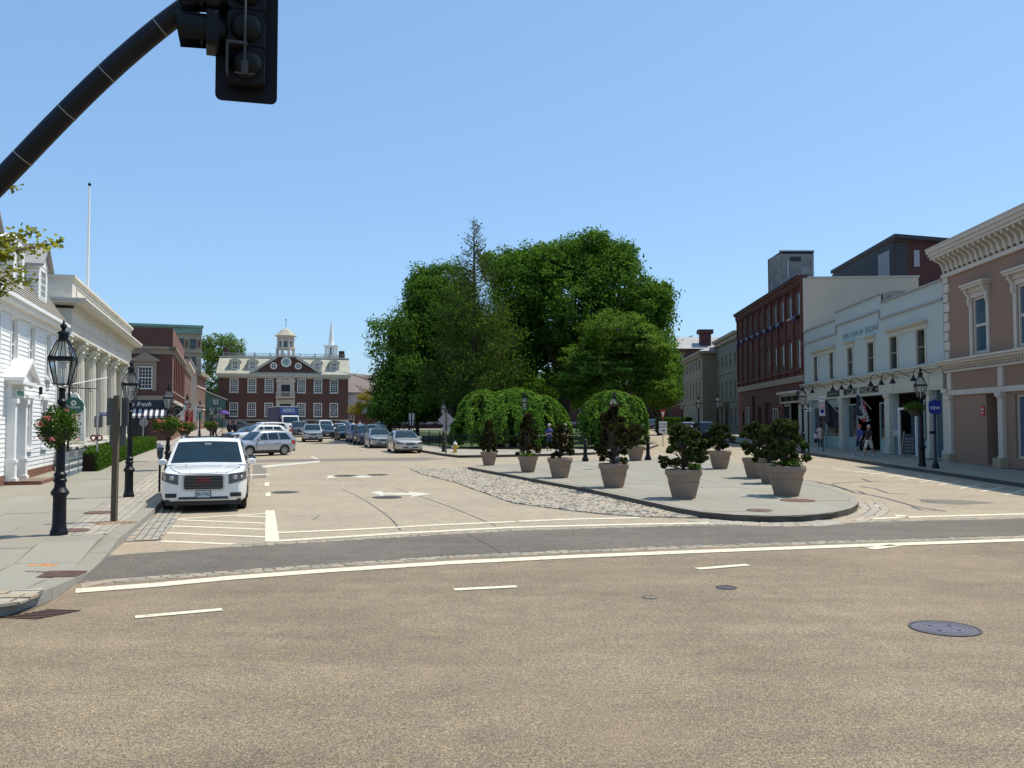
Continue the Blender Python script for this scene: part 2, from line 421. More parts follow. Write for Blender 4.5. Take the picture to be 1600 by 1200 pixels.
M['lamp_clear'] = mat('lamp_clear', (0.42, 0.44, 0.46), 0.12, 0.2, 14, spec=0.8)
M['lamp_smoke'] = mat('lamp_smoke', (0.07, 0.075, 0.08), 0.1, 0.4, 9, spec=0.8)
M['lamp_dark'] = mat('lamp_dark', (0.05, 0.055, 0.06), 0.12, 0.3, 14, spec=0.8)
M['lamp_red'] = mat('lamp_red', (0.45, 0.02, 0.02), 0.15, 0.2, 8, spec=0.8)
M['plate'] = mat('plate', (0.42, 0.50, 0.50), 0.5, 0.08, 8)
def carpaint(name, c, metal=0.0): return mat(name, c, 0.28, 0.02, 1, metal=metal, coat=0.8)
M['car_white'] = carpaint('car_white', (0.74, 0.74, 0.72))
M['car_silver'] = carpaint('car_silver', (0.42, 0.44, 0.47), 0.5)
M['car_champagne'] = carpaint('car_champagne', (0.50, 0.49, 0.46), 0.4)
M['car_black'] = carpaint('car_black', (0.012, 0.014, 0.02))
M['car_blue'] = carpaint('car_blue', (0.03, 0.05, 0.10), 0.3)
M['car_grey'] = carpaint('car_grey', (0.10, 0.115, 0.135), 0.4)
M['skin'] = mat('skin', (0.42, 0.23, 0.16), 0.6, 0.05, 6)
M['hair_dark'] = mat('hair_dark', (0.02, 0.014, 0.01), 0.7, 0.2, 20)
M['hair_grey'] = mat('hair_grey', (0.45, 0.42, 0.39), 0.7, 0.1, 20)
M['cloth_navy'] = mat('cloth_navy', (0.02, 0.025, 0.05), 0.85, 0.1, 10)
M['cloth_blue'] = mat('cloth_blue', (0.03, 0.05, 0.17), 0.85, 0.1, 10)
M['cloth_black'] = mat('cloth_black', (0.015, 0.014, 0.016), 0.85, 0.1, 10)
M['cloth_white'] = mat('cloth_white', (0.62, 0.60, 0.58), 0.85, 0.05, 10)
M['cloth_pink'] = mat('cloth_pink', (0.62, 0.42, 0.40), 0.85, 0.05, 10)
M['cloth_khaki'] = mat('cloth_khaki', (0.48, 0.44, 0.38), 0.85, 0.05, 10)
M['purple'] = mat('purple', (0.07, 0.02, 0.22), 0.7, 0.1, 4)
# lamp glass: clear panes one looks through
def clearglass():
    m, n, l, b = _new('lantern_glass')
    b.inputs['Base Color'].default_value = (0.8, 0.85, 0.88, 1)
    b.inputs['Roughness'].default_value = 0.05
    t = n.new('ShaderNodeBsdfTransparent'); t.inputs[0].default_value = (0.93, 0.95, 0.96, 1)
    g = n.new('ShaderNodeBsdfGlossy'); g.inputs['Roughness'].default_value = 0.06
    fr = n.new('ShaderNodeFresnel'); fr.inputs[0].default_value = 1.3
    mx = n.new('ShaderNodeMixShader'); l.new(fr.outputs[0], mx.inputs[0]); l.new(t.outputs[0], mx.inputs[1]); l.new(g.outputs[0], mx.inputs[2])
    df = n.new('ShaderNodeBsdfTranslucent'); df.inputs[0].default_value = (0.8, 0.85, 0.85, 1)
    m2 = n.new('ShaderNodeMixShader'); m2.inputs[0].default_value = 0.10; l.new(mx.outputs[0], m2.inputs[1]); l.new(df.outputs[0], m2.inputs[2])
    l.new(m2.outputs[0], n['Material Output'].inputs[0])
    return m
M['lantern_glass'] = clearglass()

def lettering(s, size, m, parent, loc, rot=(PI/2, 0, 0), depth=0.006, name='lettering', align='CENTER', shear=0):
    c = bpy.data.curves.new(name, 'FONT'); c.body = s; c.size = size; c.extrude = depth
    c.align_x = align; c.align_y = 'CENTER'; c.resolution_u = 2; c.shear = shear
    c.materials.append(m)
    o = bpy.data.objects.new(name, c); COL.objects.link(o)
    me = bpy.data.meshes.new_from_object(o.evaluated_get(bpy.context.evaluated_depsgraph_get()))
    bpy.data.objects.remove(o)
    o = obj(name, me, parent, loc); o.rotation_euler = rot; o['kind'] = 'stuff'
    return o

# ================================================================ GROUND
def clip(poly, a, b, c):
    """keep the part of a polygon with a*x + b*y <= c"""
    out = []
    n = len(poly)
    for i in range(n):
        p, q = poly[i], poly[(i+1) % n]
        dp = a*p[0] + b*p[1] - c; dq = a*q[0] + b*q[1] - c
        if dp <= 0: out.append(p)
        if (dp < 0 < dq) or (dq < 0 < dp):
            t = dp / (dp - dq)
            out.append((p[0] + t*(q[0]-p[0]), p[1] + t*(q[1]-p[1])))
    return out

def area(p):
    return 0.5 * sum(p[i][0]*p[(i+1) % len(p)][1] - p[(i+1) % len(p)][0]*p[i][1] for i in range(len(p)))

def ccw(p):
    p = [(q[0], q[1]) for q in p]
    return p if area(p) > 0 else p[::-1]

def sheet(name, polys, m, zo, parent=None, kind='structure', zf=None):
    """flat sheets that follow the street's rise, split where the rise begins and ends"""
    mb = MB()
    for poly in polys:
        poly = ccw(poly)
        for lo, hi in ((-1e5, 30), (30, 200), (200, 1e5)):
            q = clip(clip(poly, 0, 1, hi), 0, -1, -lo)
            if len(q) < 3 or abs(area(q)) < 1e-5: continue
            mb.add([(x, y, gz(y) + (zf(x, y) if zf else zo)) for x, y in q], [tuple(range(len(q)))])
    o = mb.build(name, m, parent)
    if kind: o['kind'] = kind
    return o

def gp(*px, zo=0.0): return [tuple(G(u, v, zo)[:2]) for u, v in px]

def strip(p, q, wd):
    p = Vector(p[:2]); q = Vector(q[:2]); d = (q-p).normalized(); n = Vector((-d.y, d.x)) * wd / 2
    return [tuple(p-n), tuple(q-n), tuple(q+n), tuple(p+n)]

def pstrip(pts, wd):
    """mitred strip along a path"""
    pts = [Vector(p[:2]) for p in pts]; L = []; Rr = []
    for i, p in enumerate(pts):
        a = pts[max(0, i-1)]; b = pts[min(len(pts)-1, i+1)]
        d = (b-a).normalized(); n = Vector((-d.y, d.x)) * wd / 2
        L.append(p+n); Rr.append(p-n)
    return [[tuple(Rr[i]), tuple(Rr[i+1]), tuple(L[i+1]), tuple(L[i])] for i in range(len(pts)-1)]

sheet('ground', [[(-1500, -200), (1500, -200), (1500, 3000), (-1500, 3000)]], M['asphalt'], 0)

# paler, older asphalt beyond the crossing
_t = gp((-1500, 950), (100, 868), (170, 866), (362, 851), (500, 844), (800, 828), (1060, 820), (1340, 814), (1600, 809), (3200, 770))
sheet('road', [_t + [(60, 320), (-110, 320)]], M['asphalt_pale'], 0.002)
# crossing band of darker asphalt
top = [(150, 872), (170, 870), (362, 856), (500, 847), (800, 829.5), (1060, 821.5), (1340, 816), (1600, 811), (1800, 806)]
bot = [(100, 914), (125, 911), (225, 904), (350, 893), (500, 883), (700, 867.5), (1060, 853), (1340, 844.5), (1600, 836.5), (1800, 830)]
tw, bw_ = gp(*top), gp(*bot)
sheet('crosswalk', [tw + bw_[::-1]], M['asphalt_dark'], 0.004)
# thick line near side
near = gp((118, 924), (250, 914), (362, 903.5), (500, 893), (700, 880), (900, 870), (1060, 863.5), (1340, 853), (1600, 844), (1850, 836))
sheet('road_marking', pstrip(near, 0.33), M['paint'], 0.009)
far1 = gp((437, 845.5), (620, 834), (800, 824.5), (950, 820.5), (1140, 817), (1180, 816))
sheet('road_marking', pstrip(far1, 0.24), M['paint'], 0.009)
far1b = gp((1330, 812), (1450, 807.5), (1600, 803.5), (1850, 796))
sheet('road_marking', pstrip(far1b, 0.26), M['paint'], 0.009)
far2 = gp((432, 833), (560, 827.5), (690, 820.5), (805, 815.5))
sheet('road_marking', pstrip(far2, 0.22), M['paint'], 0.009)
sheet('road_marking', pstrip(gp((811, 815), (900, 811.5), (1000, 809.5)), 0.22), M['paint'], 0.009)
for a, b, wd in (((211, 965), (347, 953), 0.15), ((709, 922), (807, 917), 0.15), ((1089, 889.5), (1169, 883), 0.16), ((1360, 858), (1400, 852.5), 0.22),
                 ((1364, 789), (1380, 792.5), 0.22), ((1405, 805), (1412, 809), 0.25)):
    sheet('road_marking', [strip(G(*a), G(*b), wd)], M['paint'], 0.009)
# hatched corner by the parked car
sheet('road_marking', [gp((415, 798), (429, 798), (437, 847), (414, 847))], M['paint'], 0.010)
for a, b in (((272, 811.5), (416, 802.5)), ((276, 812.5), (416, 818)), ((262, 822), (416, 827.5)), ((249, 832.5), (416, 839.5)), ((251, 846), (366, 850.5)), ((370, 806.5), (416, 808))):
    sheet('road_marking', [strip(G(*a), G(*b), 0.17)], M['paint'], 0.007)
# parking bay ticks
for a, b, c in (((398, 773), (424, 772), (418, 774)), ((398, 757), (421, 756), (416, 758))):
    sheet('road_marking', [strip(G(*a), G(*b), 0.14)], M['paint'], 0.008)
    sheet('road_marking', [gp((c[0]-2, c[1]-4), (c[0]+5, c[1]-4), (c[0]+4, c[1]+2), (c[0]-3, c[1]+2))], M['paint'], 0.012)
sheet('road_marking', [gp((408, 728), (500, 720), (499, 722.5), (440, 728), (412, 731))], M['paint_worn'], 0.008)
sheet('road_marking', [gp((485, 713), (489, 713), (497, 717.5), (492, 717.5))], M['paint_worn'], 0.008)
sheet('road_marking', [gp((370, 742), (421, 740.5), (421, 742), (370, 744))], M['paint_worn'], 0.008)
# turning arrows
sheet('road_marking', [gp((580, 769.5), (594, 767.3), (600, 770.3), (640, 770.8), (636, 768.2), (675, 772.2), (641, 777), (644, 774), (600, 773.3), (597, 776)) ], M['paint_worn'], 0.009)
sheet('road_marking', [gp((510, 743), (519, 743.3), (526, 747.4), (518, 747), (509, 748.5), (513, 745.5)), gp((545, 744), (575, 743.5), (584, 746), (560, 746.8))], M['paint_worn'], 0.009)
# right street edge line and the hatching beside the kerb
ln = gp((1303, 733), (1400, 744), (1492, 757), (1560, 767), (1640, 778), (1750, 792))
sheet('road_marking', pstrip(ln, 0.16), M['paint'], 0.009)
for u, v in ((1370, 734), (1392, 737), (1416, 741), (1442, 744), (1470, 748), (1500, 752), (1532, 757), (1566, 761.5), (1602, 766)):
    a = G(u, v); b = a + Vector((-1.75, -1.9, 0))
    sheet('road_marking', [strip(a, b, 0.14)], M['paint_worn'], 0.007)
# cracks, seams and sealed patches
sealed = [((1255, 750), (1275, 752.5), (1290, 757), (1318, 763), (1335, 770), (1362, 774), (1385, 779), (1410, 786), (1428, 791), (1450, 795), (1478, 799)),
          ((1272, 755), (1300, 757), (1322, 766), (1342, 767.5), (1352, 772)), ((1300, 756), (1330, 753.5), (1378, 752)), ((1345, 760), (1368, 764), (1388, 771), (1420, 773)),
          ((1425, 792), (1440, 797), (1462, 797.5)), ((1438, 782), (1466, 786)), ((1346, 748), (1360, 753))]
for k in sealed: sheet('crack_sealant', pstrip(gp(*k), 0.10), M['sealant'], 0.006)
for k in (((534, 765), (552, 772), (575, 785), (600, 802), (612, 812), (626, 829)), ((618, 763), (660, 777), (700, 791), (735, 805), (775, 822)),
          ((728, 833), (745, 843), (765, 853), (785, 866)), ((430, 719), (480, 717.5), (560, 716.6), (655, 717)), ((458, 808), (500, 805), (490, 812))):
    sheet('road_crack', pstrip(gp(*k), 0.03), M['sealant'], 0.006)
sheet('road_patch', [gp((395, 718.5), (660, 714.5), (700, 717), (655, 720), (520, 720.5), (400, 723))], M['asphalt_patch'], 0.005)
sheet('road_patch', [gp((395, 726), (416, 726), (416, 747), (395, 747.5))], M['asphalt_patch'], 0.004)
sheet('road_patch', [gp((1436, 780), (1500, 781), (1560, 786), (1500, 789), (1440, 785))], M['asphalt_patch'], 0.004)

# ---- sidewalks: slabs, joints and kerb stones are real pieces
def ramp_fn(cs):
    def f(x, y):
        k = 1.0
        for cx, cy, r in cs:
            d = math.hypot(x-cx, y-cy) / r
            k = min(k, max(0.0, min(1.0, d*1.6 - 0.6)))
        return k * k * (3 - 2*k)
    return f

def paving(parent, poly, origin, ang, sw, sl_, mats, zf, ymax, gap=0.012, holes=(), jig=0.0, name='paving_slab', minarea=0.02, seed=1, thick=0.05, lift=0.004):
    """cut a polygon into rows of slabs, each a prism of its own"""
    rr = random.Random(seed)
    ca, sa = math.cos(ang), math.sin(ang)
    loc = [((x-origin[0])*ca + (y-origin[1])*sa, -(x-origin[0])*sa + (y-origin[1])*ca) for x, y in poly]
    us = [p[0] for p in loc]; vs = [p[1] for p in loc]
    v = min(vs); n = 0
    while v < max(vs):
        h = sw * rr.uniform(1-jig, 1+jig)
        u = min(us) - rr.random() * sl_
        while u < max(us):
            wdt = sl_ * rr.uniform(1-jig, 1+jig)
            q = clip(loc, 1, 0, u + wdt - gap/2); q = clip(q, -1, 0, -(u + gap/2)) if len(q) > 2 else q
            q = clip(q, 0, 1, v + h - gap/2) if len(q) > 2 else q
            q = clip(q, 0, -1, -(v + gap/2)) if len(q) > 2 else q
            u += wdt
            if len(q) < 3: continue
            q = [(origin[0] + a*ca - b*sa, origin[1] + a*sa + b*ca) for a, b in q]
            q = ccw(q)
            # drop doubled points
            qq = [q[i] for i in range(len(q)) if math.dist(q[i], q[i-1]) > 0.004]
            if len(qq) < 3 or area(qq) < minarea: continue
            cx = sum(p[0] for p in qq)/len(qq); cy = sum(p[1] for p in qq)/len(qq)
            if cy > ymax: continue
            if any((cx-hx)**2 + (cy-hy)**2 < hr*hr for hx, hy, hr in holes): continue
            e = rr.uniform(-0.003, 0.003) * (lift / 0.004)
            mb = MB().prism([(p[0]-cx, p[1]-cy) for p in qq], lambda p: zf(p[0]+cx, p[1]+cy) - thick + gz(p[1]+cy), lambda p: zf(p[0]+cx, p[1]+cy) + gz(p[1]+cy) + lift + e)
            obj(name, mb.mesh(name, rr.choice(mats)), parent, (cx, cy, 0)); n += 1
        v += h
    return n

def kerb(parent, pts, wd, zf, m, step=1.8, ymax=1e9, gap=0.012, side=1, extra=0.004, name='kerb_stone'):
    """kerb stones along the path; side=+1 puts them to the left of it"""
    pts = [Vector(p[:2]) for p in pts]
    Ls = [0]
    for i in range(1, len(pts)): Ls.append(Ls[-1] + (pts[i]-pts[i-1]).length)
    def at(s):
        for i in range(1, len(pts)):
            if s <= Ls[i] or i == len(pts)-1:
                d = (pts[i]-pts[i-1]).normalized()
                return pts[i-1] + d*(s-Ls[i-1]), d
    s = 0
    while s < Ls[-1] - 0.05:
        e = min(s + step, Ls[-1])
        k = 3
        A = []; B = []
        for j in range(k):
            p, d = at(s + gap/2 + (e - s - gap) * j/(k-1))
            nn = Vector((-d.y, d.x)) * side * wd
            A.append(p); B.append(p + nn)
        poly = ccw([tuple(p) for p in A + B[::-1]])
        c = (sum(p[0] for p in poly)/len(poly), sum(p[1] for p in poly)/len(poly))
        if c[1] < ymax:
            mb = MB().prism([(p[0]-c[0], p[1]-c[1]) for p in poly], lambda p: gz(p[1]+c[1]) - 0.1, lambda p: gz(p[1]+c[1]) + zf(p[0]+c[0], p[1]+c[1]) + extra)
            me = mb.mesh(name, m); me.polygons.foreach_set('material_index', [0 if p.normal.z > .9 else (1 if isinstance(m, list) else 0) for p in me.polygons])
            obj(name, me, parent, (c[0], c[1], 0))
        s = e

# left sidewalk
kl = gp((-500, 1010), (-200, 985), (0, 964), (40, 957), (72, 944), (107, 921), (127, 906), (149, 888), (171, 866), (195, 847), (239, 807))
kfar = Vector(kl[-1]); dl = Vector((-0.3185, 1.0))
KL0 = kfar
def kerbL(y): return kfar.x - 0.322 * (y - kfar.y)
kl += [(kerbL(30), 30), (kerbL(60), 60), (kerbL(100), 100), (kerbL(150), 150)]
rampc = G(150, 886)
rf = ramp_fn([(rampc.x, rampc.y, 2.2)])
zL = lambda x, y: 0.02 + 0.13 * rf(x, y)
def facL(y): return -7.75 - 0.3185 * y
polyL = [(-60, kl[0][1] - 1)] + kl + [(facL(150) - 3, 150), (facL(62)-3, 62), (facL(20)-3, 20), (-60, 20)]
# the side of the pavement away from the kerb is wider than the slabs we lay
side_l = sheet('sidewalk', [polyL], M['joint'], 0.0035)
inner = []
def offset(pts, dist):
    out = []
    pts = [Vector(p) for p in pts]
    for i, p in enumerate(pts):
        a = pts[max(0, i-1)]; b = pts[min(len(pts)-1, i+1)]
        d = (b-a).normalized(); out.append(p + Vector((-d.y, d.x)) * dist)
    return [tuple(p) for p in out]
kin = offset(kl, 0.32)
kerb(side_l, kl, 0.31, zL, [M['bluestone_warm'], M['granite']], 1.9, ymax=46)
sheetfar = [p for p in clip(polyL, 0, -1, -44)]
sheet('sidewalk', [sheetfar], M['paving_far'], 0.152)
# band of setts along the kerb, then slabs
bandw = 0.95
kin2 = offset(kl, 0.32 + bandw)
i0 = 9
nearpoly = [(-60, kl[0][1])] + kin[:i0] + [kin[i0]] + [(kin2[i0][0], kin2[i0][1])] + kin2[i0+1:12] + [(kin2[12][0], kin2[12][1])] + [(facL(60)-2, 60), (facL(20)-2, 20), (-60, 20)]
grate_c = G(98, 889, 0.1)
holes = [(grate_c.x, grate_c.y, 0.42)]
paving(side_l, nearpoly, (0, 0), math.atan2(1, -0.322), 1.15, 1.75, [M['bluestone'], M['bluestone'], M['bluestone_warm'], M['bluestone_pale']], zL, 44, 0.007, [], jig=0.3, seed=3, thick=0.14)
sband = kin[i0:13] + kin2[i0:13][::-1]
near_b = clip(sband, 0, 1, 27)
paving(side_l, near_b, (0, 0), math.atan2(1, -0.322), 0.175, 0.33, [M['sett_pale'], M['sett_grey'], M['sett_pale']], zL, 27, 0.018, [], jig=0.08, name='sett', minarea=0.01, seed=5, thick=0.14)
far_b = clip(sband, 0, -1, -27)
mbs = MB()
def sett_stuff(name, poly, ang, sw, sl_, mats, zf, gap, jig, seed, ymax=1e9, parent=None, minarea=0.008, rot=True, hgt=0.02, tilt=0.006):
    """many small setts in one mesh"""
    rr = random.Random(seed); mb = MB()
    ca, sa = math.cos(ang), math.sin(ang)
    loc = [(x*ca + y*sa, -x*sa + y*ca) for x, y in poly]
    us = [p[0] for p in loc]; vs = [p[1] for p in loc]
    v = min(vs)
    while v < max(vs):
        row = clip(clip(loc, 0, 1, v + sw - gap/2), 0, -1, -(v + gap/2))
        h = sw
        if len(row) > 2:
            ru = [p[0] for p in row]
            u = min(ru) - rr.random() * sl_
            while u < max(ru):
                wdt = sl_ * rr.uniform(1-jig, 1+jig)
                q = clip(row, 1, 0, u + wdt - gap/2)
                q = clip(q, -1, 0, -(u + gap/2)) if len(q) > 2 else q
                u += wdt
                if len(q) < 3: continue
                q = ccw([(a*ca - b*sa, a*sa + b*ca) for a, b in q])
                if area(q) < minarea: continue
                cx = sum(p[0] for p in q)/len(q); cy = sum(p[1] for p in q)/len(q)
                if cy > ymax: continue
                jx, jy = rr.uniform(-.01, .01), rr.uniform(-.01, .01)
                sx_, sy_ = rr.uniform(-tilt, tilt)/sl_, rr.uniform(-tilt, tilt)/sw
                e = rr.uniform(-0.004, 0.006)
                mb.mi = rr.randrange(len(mats))
                n = len(q)
                a0 = [(p[0]+jx, p[1]+jy, zf(*p) + gz(p[1]) - 0.03) for p in q]
                zt = lambda p: zf(*p) + gz(p[1]) + hgt + e + (p[0]-cx)*sx_ + (p[1]-cy)*sy_
                a1 = [(p[0]+jx, p[1]+jy, zt(p) - 0.009) for p in q]
                a2 = [(cx + (p[0]-cx)*0.82 + jx, cy + (p[1]-cy)*0.82 + jy, zt(p)) for p in q]
                fs = [(i, (i+1) % n, n+(i+1) % n, n+i) for i in range(n)] + [(n+i, n+(i+1) % n, 2*n+(i+1) % n, 2*n+i) for i in range(n)] + [tuple(range(2*n, 3*n))]
                mb.add(a0 + a1 + a2, fs)
        v += h
    o = mb.build(name, mats, parent)
    o['kind'] = 'stuff'
    return o
SET3 = [M['sett_pale'], M['sett_grey'], M['sett_warm']]
SETR = [mat('sett_dusty', (0.34, 0.29, 0.21), 0.85, 0.25, 8), mat('sett_worn', (0.25, 0.225, 0.175), 0.85, 0.25, 8)]
sett_stuff('setts', clip(far_b, 0, 1, 48), math.atan2(1, -0.322), 0.21, 0.34, [M['sett_pale'], M['sett_grey']], zL, 0.022, 0.1, 6, parent=side_l, hgt=0.004, tilt=0)
# corner of setts at the crossing (bottom left)
cn = [tuple(G(u, v, 0.14)[:2]) for u, v in ((-140, 948), (-20, 930), (66, 921), (69, 928), (30, 944), (0, 948), (-140, 962))]
mb_ = MB()
crn = paving(side_l, cn, (0, 0), R(8), 0.24, 0.36, [M['sett_pale'], M['sett_warm']], lambda x, y: zL(x, y) + 0.006, 99, 0.03, name='sett', seed=8, minarea=0.015, lift=0.012, thick=0.02)
sheet('joint_dirt', [cn], M['joint'], 0, parent=None, kind='structure', zf=lambda x, y: zL(x, y) + 0.010)
# gutter of long setts beside the kerb
gut = [kl[9], kl[10], (kerbL(30), 30), (kerbL(52), 52)]
gutR = offset(gut, -0.62)
gpoly = gut + gutR[::-1]
gut_o = sheet('gutter', [gpoly], M['joint'], 0.003)
paving(gut_o, clip(gpoly, 0, 1, 22.3), (0, 0), math.atan2(1, -0.322), 0.15, 0.40, [M['sett_grey'], M['sett_warm'], M['sett_grey']], lambda x, y: 0.016, 99, 0.024, name='sett', seed=9, minarea=0.01, thick=0.01, lift=0.008, jig=0.1)
sett_stuff('setts', clip(gpoly, 0, -1, -22.3), math.atan2(1, -0.322), 0.15, 0.40, SET3, lambda x, y: 0.0, 0.024, 0.1, 10, parent=gut_o)
# sand swept against the kerb
sheet('sand', [gp((172, 869), (182, 858), (200, 851), (250, 850), (330, 853), (362, 852), (362, 855.5), (280, 861))], mat('sand', (0.33, 0.26, 0.175), 0.95, 0.3, 4, stain=(0.28, 0.22, 0.15), stain_amt=0.6), 0.006)
sheet('sand', [gp((125, 912), (170, 906), (300, 896.5), (500, 884), (360, 893), (250, 901), (180, 908), (128, 920))], bpy.data.materials['sand'], 0.006)

# rows of setts edging the crossing
def rowpoly(px, w0, w1):
    pts = gp(*px); return offset(pts, w0), offset(pts, w1)
def setrow(px, wd, ang_deg, seed, parent=None):
    pts = gp(*px)
    o = None
    for i in range(len(pts)-1):
        a, b = Vector(pts[i]), Vector(pts[i+1]); d = (b-a).normalized(); n = Vector((-d.y, d.x))
        poly = [tuple(a - n*wd/2), tuple(b - n*wd/2), tuple(b + n*wd/2), tuple(a + n*wd/2)]
        s = sett_stuff('sett_row', poly, math.atan2(d.y, d.x), wd/2, 0.19, SETR, lambda x, y: 0.0, 0.016, 0.3, seed+i, hgt=0.008)
        o = s
    return o
setrow([(170, 867), (362, 853), (500, 846), (650, 837), (800, 828.5), (1060, 821), (1340, 815.5), (1600, 809), (1800, 804)], 0.28, 0, 20)
setrow([(130, 912), (362, 894.5), (500, 885), (700, 870.5), (1060, 855), (1340, 846.5), (1600, 839), (1800, 832)], 0.28, 0, 30)

# island
isl_px = [(731, 729.5), (800, 742), (900, 760), (1000, 781), (1060, 794), (1100, 800.5), (1150, 804.5), (1200, 806.5), (1250, 806), (1300, 801.5), (1330, 794), (1343, 786), (1335, 776), (1312, 766), (1262, 751), (1200, 734), (1130, 718), (1080, 709.5), (1000, 716), (900, 720), (800, 724.5), (745, 727.5)]
zI = lambda x, y: 0.15
isl = gp(*isl_px, zo=0.15)
islo = sheet('traffic_island', [isl], M['joint'], 0.138)
islc = ccw(isl)
kp = isl + [isl[0]]
sgn = 1 if area(isl) > 0 else -1
kerb(islo, [isl[i] for i in range(0, 16)], 0.20, zI, [M['bluestone'], M['kerb_shade_grime']], 2.0, side=sgn, extra=0.003)  # tops keep the slab stone, sides take the painted shade and grime
ins = offset(isl[0:16], 0.21 * sgn)
ipoly = ins + isl[16:]
man_i = [G(1246, 782, 0.15), G(1186, 797.5, 0.15)]
paving(islo, ipoly, (0, 0), math.atan2(1, -0.12), 1.25, 2.1, [M['bluestone'], M['bluestone_pale'], M['bluestone'], M['bluestone_warm']], zI, 60, 0.008, [], jig=0.2, seed=12, minarea=0.05)
# cobbles left of the island, and rings of setts at its nose
cob = gp((640, 733.5), (731, 731), (800, 744), (900, 762.5), (1000, 784), (1060, 797.5), (1095, 805), (1090, 810.5), (1010, 808.5), (940, 804), (880, 797.5), (800, 786.5), (762, 773), (710, 754), (660, 742))
sheet('cobble_bed', [cob], M['joint'], 0.004)
sett_stuff('cobbles', cob, R(35), 0.14, 0.17, SET3, lambda x, y: 0.004, 0.022, 0.3, 14, hgt=0.03, tilt=0.03)
ring = isl[5:13]
ring2 = offset(ring, -0.75 * sgn); ring1 = offset(ring, -0.02 * sgn)
rp = ring1 + ring2[::-1]
sheet('cobble_bed', [ring1 + ring2[::-1]], M['joint'], 0.0045)
for k in range(3):
    r0 = offset(ring, -(0.03 + 0.245*k) * sgn); r1 = offset(ring, -(0.255 + 0.245*k) * sgn)
    for i in range(len(ring)-1):
        d = Vector(ring[i+1]) - Vector(ring[i])
        sett_stuff('setts', [r0[i], r0[i+1], r1[i+1], r1[i]], math.atan2(d.y, d.x), 0.5, 0.34, SET3, lambda x, y: 0.0, 0.02, 0.2, 40+k*9+i, hgt=0.016)

# right sidewalk (in front of the shops)
def kerbR(y): return 17.6 + 0.043 * (y - 29.8)
def facR(y): return 19.5 + 0.06 * y
polyR = [(kerbR(5), 5), (36, 5), (36, 20), (facR(20)+2, 20), (facR(141)+2, 141), (kerbR(141), 141)]
side_r = sheet('sidewalk', [polyR], M['joint'], 0.138)
kr = [(kerbR(y), y) for y in (5, 30, 60, 141)]
kerb(side_r, kr, 0.17, lambda x, y: 0.15, [M['bluestone_warm'], M['kerb_shade_grime']], 2.2, ymax=75, side=-1)
inR = clip(clip([(kerbR(5)+.18, 5), (facR(5)+6, 5), (facR(75)+.4, 75), (kerbR(75)+.18, 75)], 0, 1, 75), 0, -1, -22)
paving(side_r, inR, (0, 0), math.atan2(1, 0.05), 1.3, 1.8, [M['bluestone'], M['bluestone_pale'], M['bluestone_warm']], lambda x, y: 0.15, 75, 0.012, [], jig=0.15, seed=15, minarea=0.05)
sheet('sidewalk', [clip(polyR, 0, -1, -75)], M['paving_far'], 0.152)

# park: pavement round it, then grass
pk = [(-34, 145), (-26, 120), (-15.2, 86)] + gp((663, 707.5), (692, 712.5), (717, 715.5), (760, 715), (848, 713.2), (920, 711), (985, 707), (1015, 702), (1029, 697)) + [(13.2, 90), (15, 128), (16, 150)]
pk_o = sheet('sidewalk', [pk + [(16, 175), (-34, 175)]], M['paving_far'], 0.148)
kerb(pk_o, pk, 0.18, lambda x, y: 0.152, [M['bluestone_warm'], M['kerb_shade_grime']], 2.2, ymax=90, side=1)
grs = [(-31, 145), (-12.6, 87), (-7.0, 68), (-3.9, 60.5), (0.5, 59.3), (5.5, 61), (8.7, 66), (10.6, 80), (12.8, 128), (13, 170), (-31, 170)]
lawn = sheet('grass', [grs], M['grass'], 0.165)
lawn['kind'] = 'stuff'
sheet('path', [gp((560, 672), (700, 671.5), (860, 671.0), (860, 672.2), (700, 673), (560, 673.6))], M['paving_far'], 0.20)
# far ground left (beyond the left row and colony house)
sheet('sidewalk', [[(-75, 150), (-28, 165), (-30, 176), (-80, 176)]], M['paving_far'], 0.10)

# ---- covers and grates
def manhole(u, v, r, m, label, zo=0.0, rim=None, cat='manhole cover', holes=4):
    c = G(u, v, zo)
    t = thing('manhole_cover', label, cat, c)
    MB().lathe([(r*1.09, 0.001), (r*1.09, 0.010), (r*1.0, 0.011)], 40, cap=False).build('frame', rim or m, t)
    b = MB(); b.lathe([(r*0.985, 0.001), (r*0.985, 0.007), (0.001, 0.008)], 40, cap=False)
    b.build('lid', m, t)
    if holes == 4:
        for rr_ in (.25, .62, .82): MB().lathe([(r*rr_, .006), (r*rr_, .0095), (r*(rr_+.035), .0095), (r*(rr_+.035), .006)], 40, cap=False).build('raised_ring', m, t)
    for i in range(holes):
        a = PI/4 + i*2*PI/holes
        MB().lathe([(0.022, 0), (0.022, 0.0105)], 8).build('pick_hole', M['trim_black'], t, (r*0.45*math.cos(a), r*0.45*math.sin(a), 0))
    return t
manhole(1476, 982.5, 0.335, M['iron_blue'], 'large blue-grey round manhole cover in the near road at lower right', rim=M['iron_dark'])
manhole(1135, 918.5, 0.13, M['iron_dark'], 'small dark round valve cover in the road above the big cover', holes=0)
manhole(1016, 934, 0.09, M['asphalt_patch'], 'tiny flat valve cap in the road near the middle', holes=0)
manhole(1246, 782, 0.42, M['iron_rust'], 'rusty round cover in the island paving below the nearest planter', 0.156, holes=2)
manhole(1186, 797.5, 0.28, M['iron_rust'], 'smaller rusty cover at the front edge of the island', 0.156, holes=0)
manhole(605, 777.5, 0.42, M['iron_dark'], 'dark manhole cover just below the white turning arrow')
manhole(445, 769.5, 0.40, M['iron_dark'], 'dark manhole cover beside the parking bay ticks')
manhole(541, 743.5, 0.46, M['iron_dark'], 'dark manhole cover beside the worn far arrow')
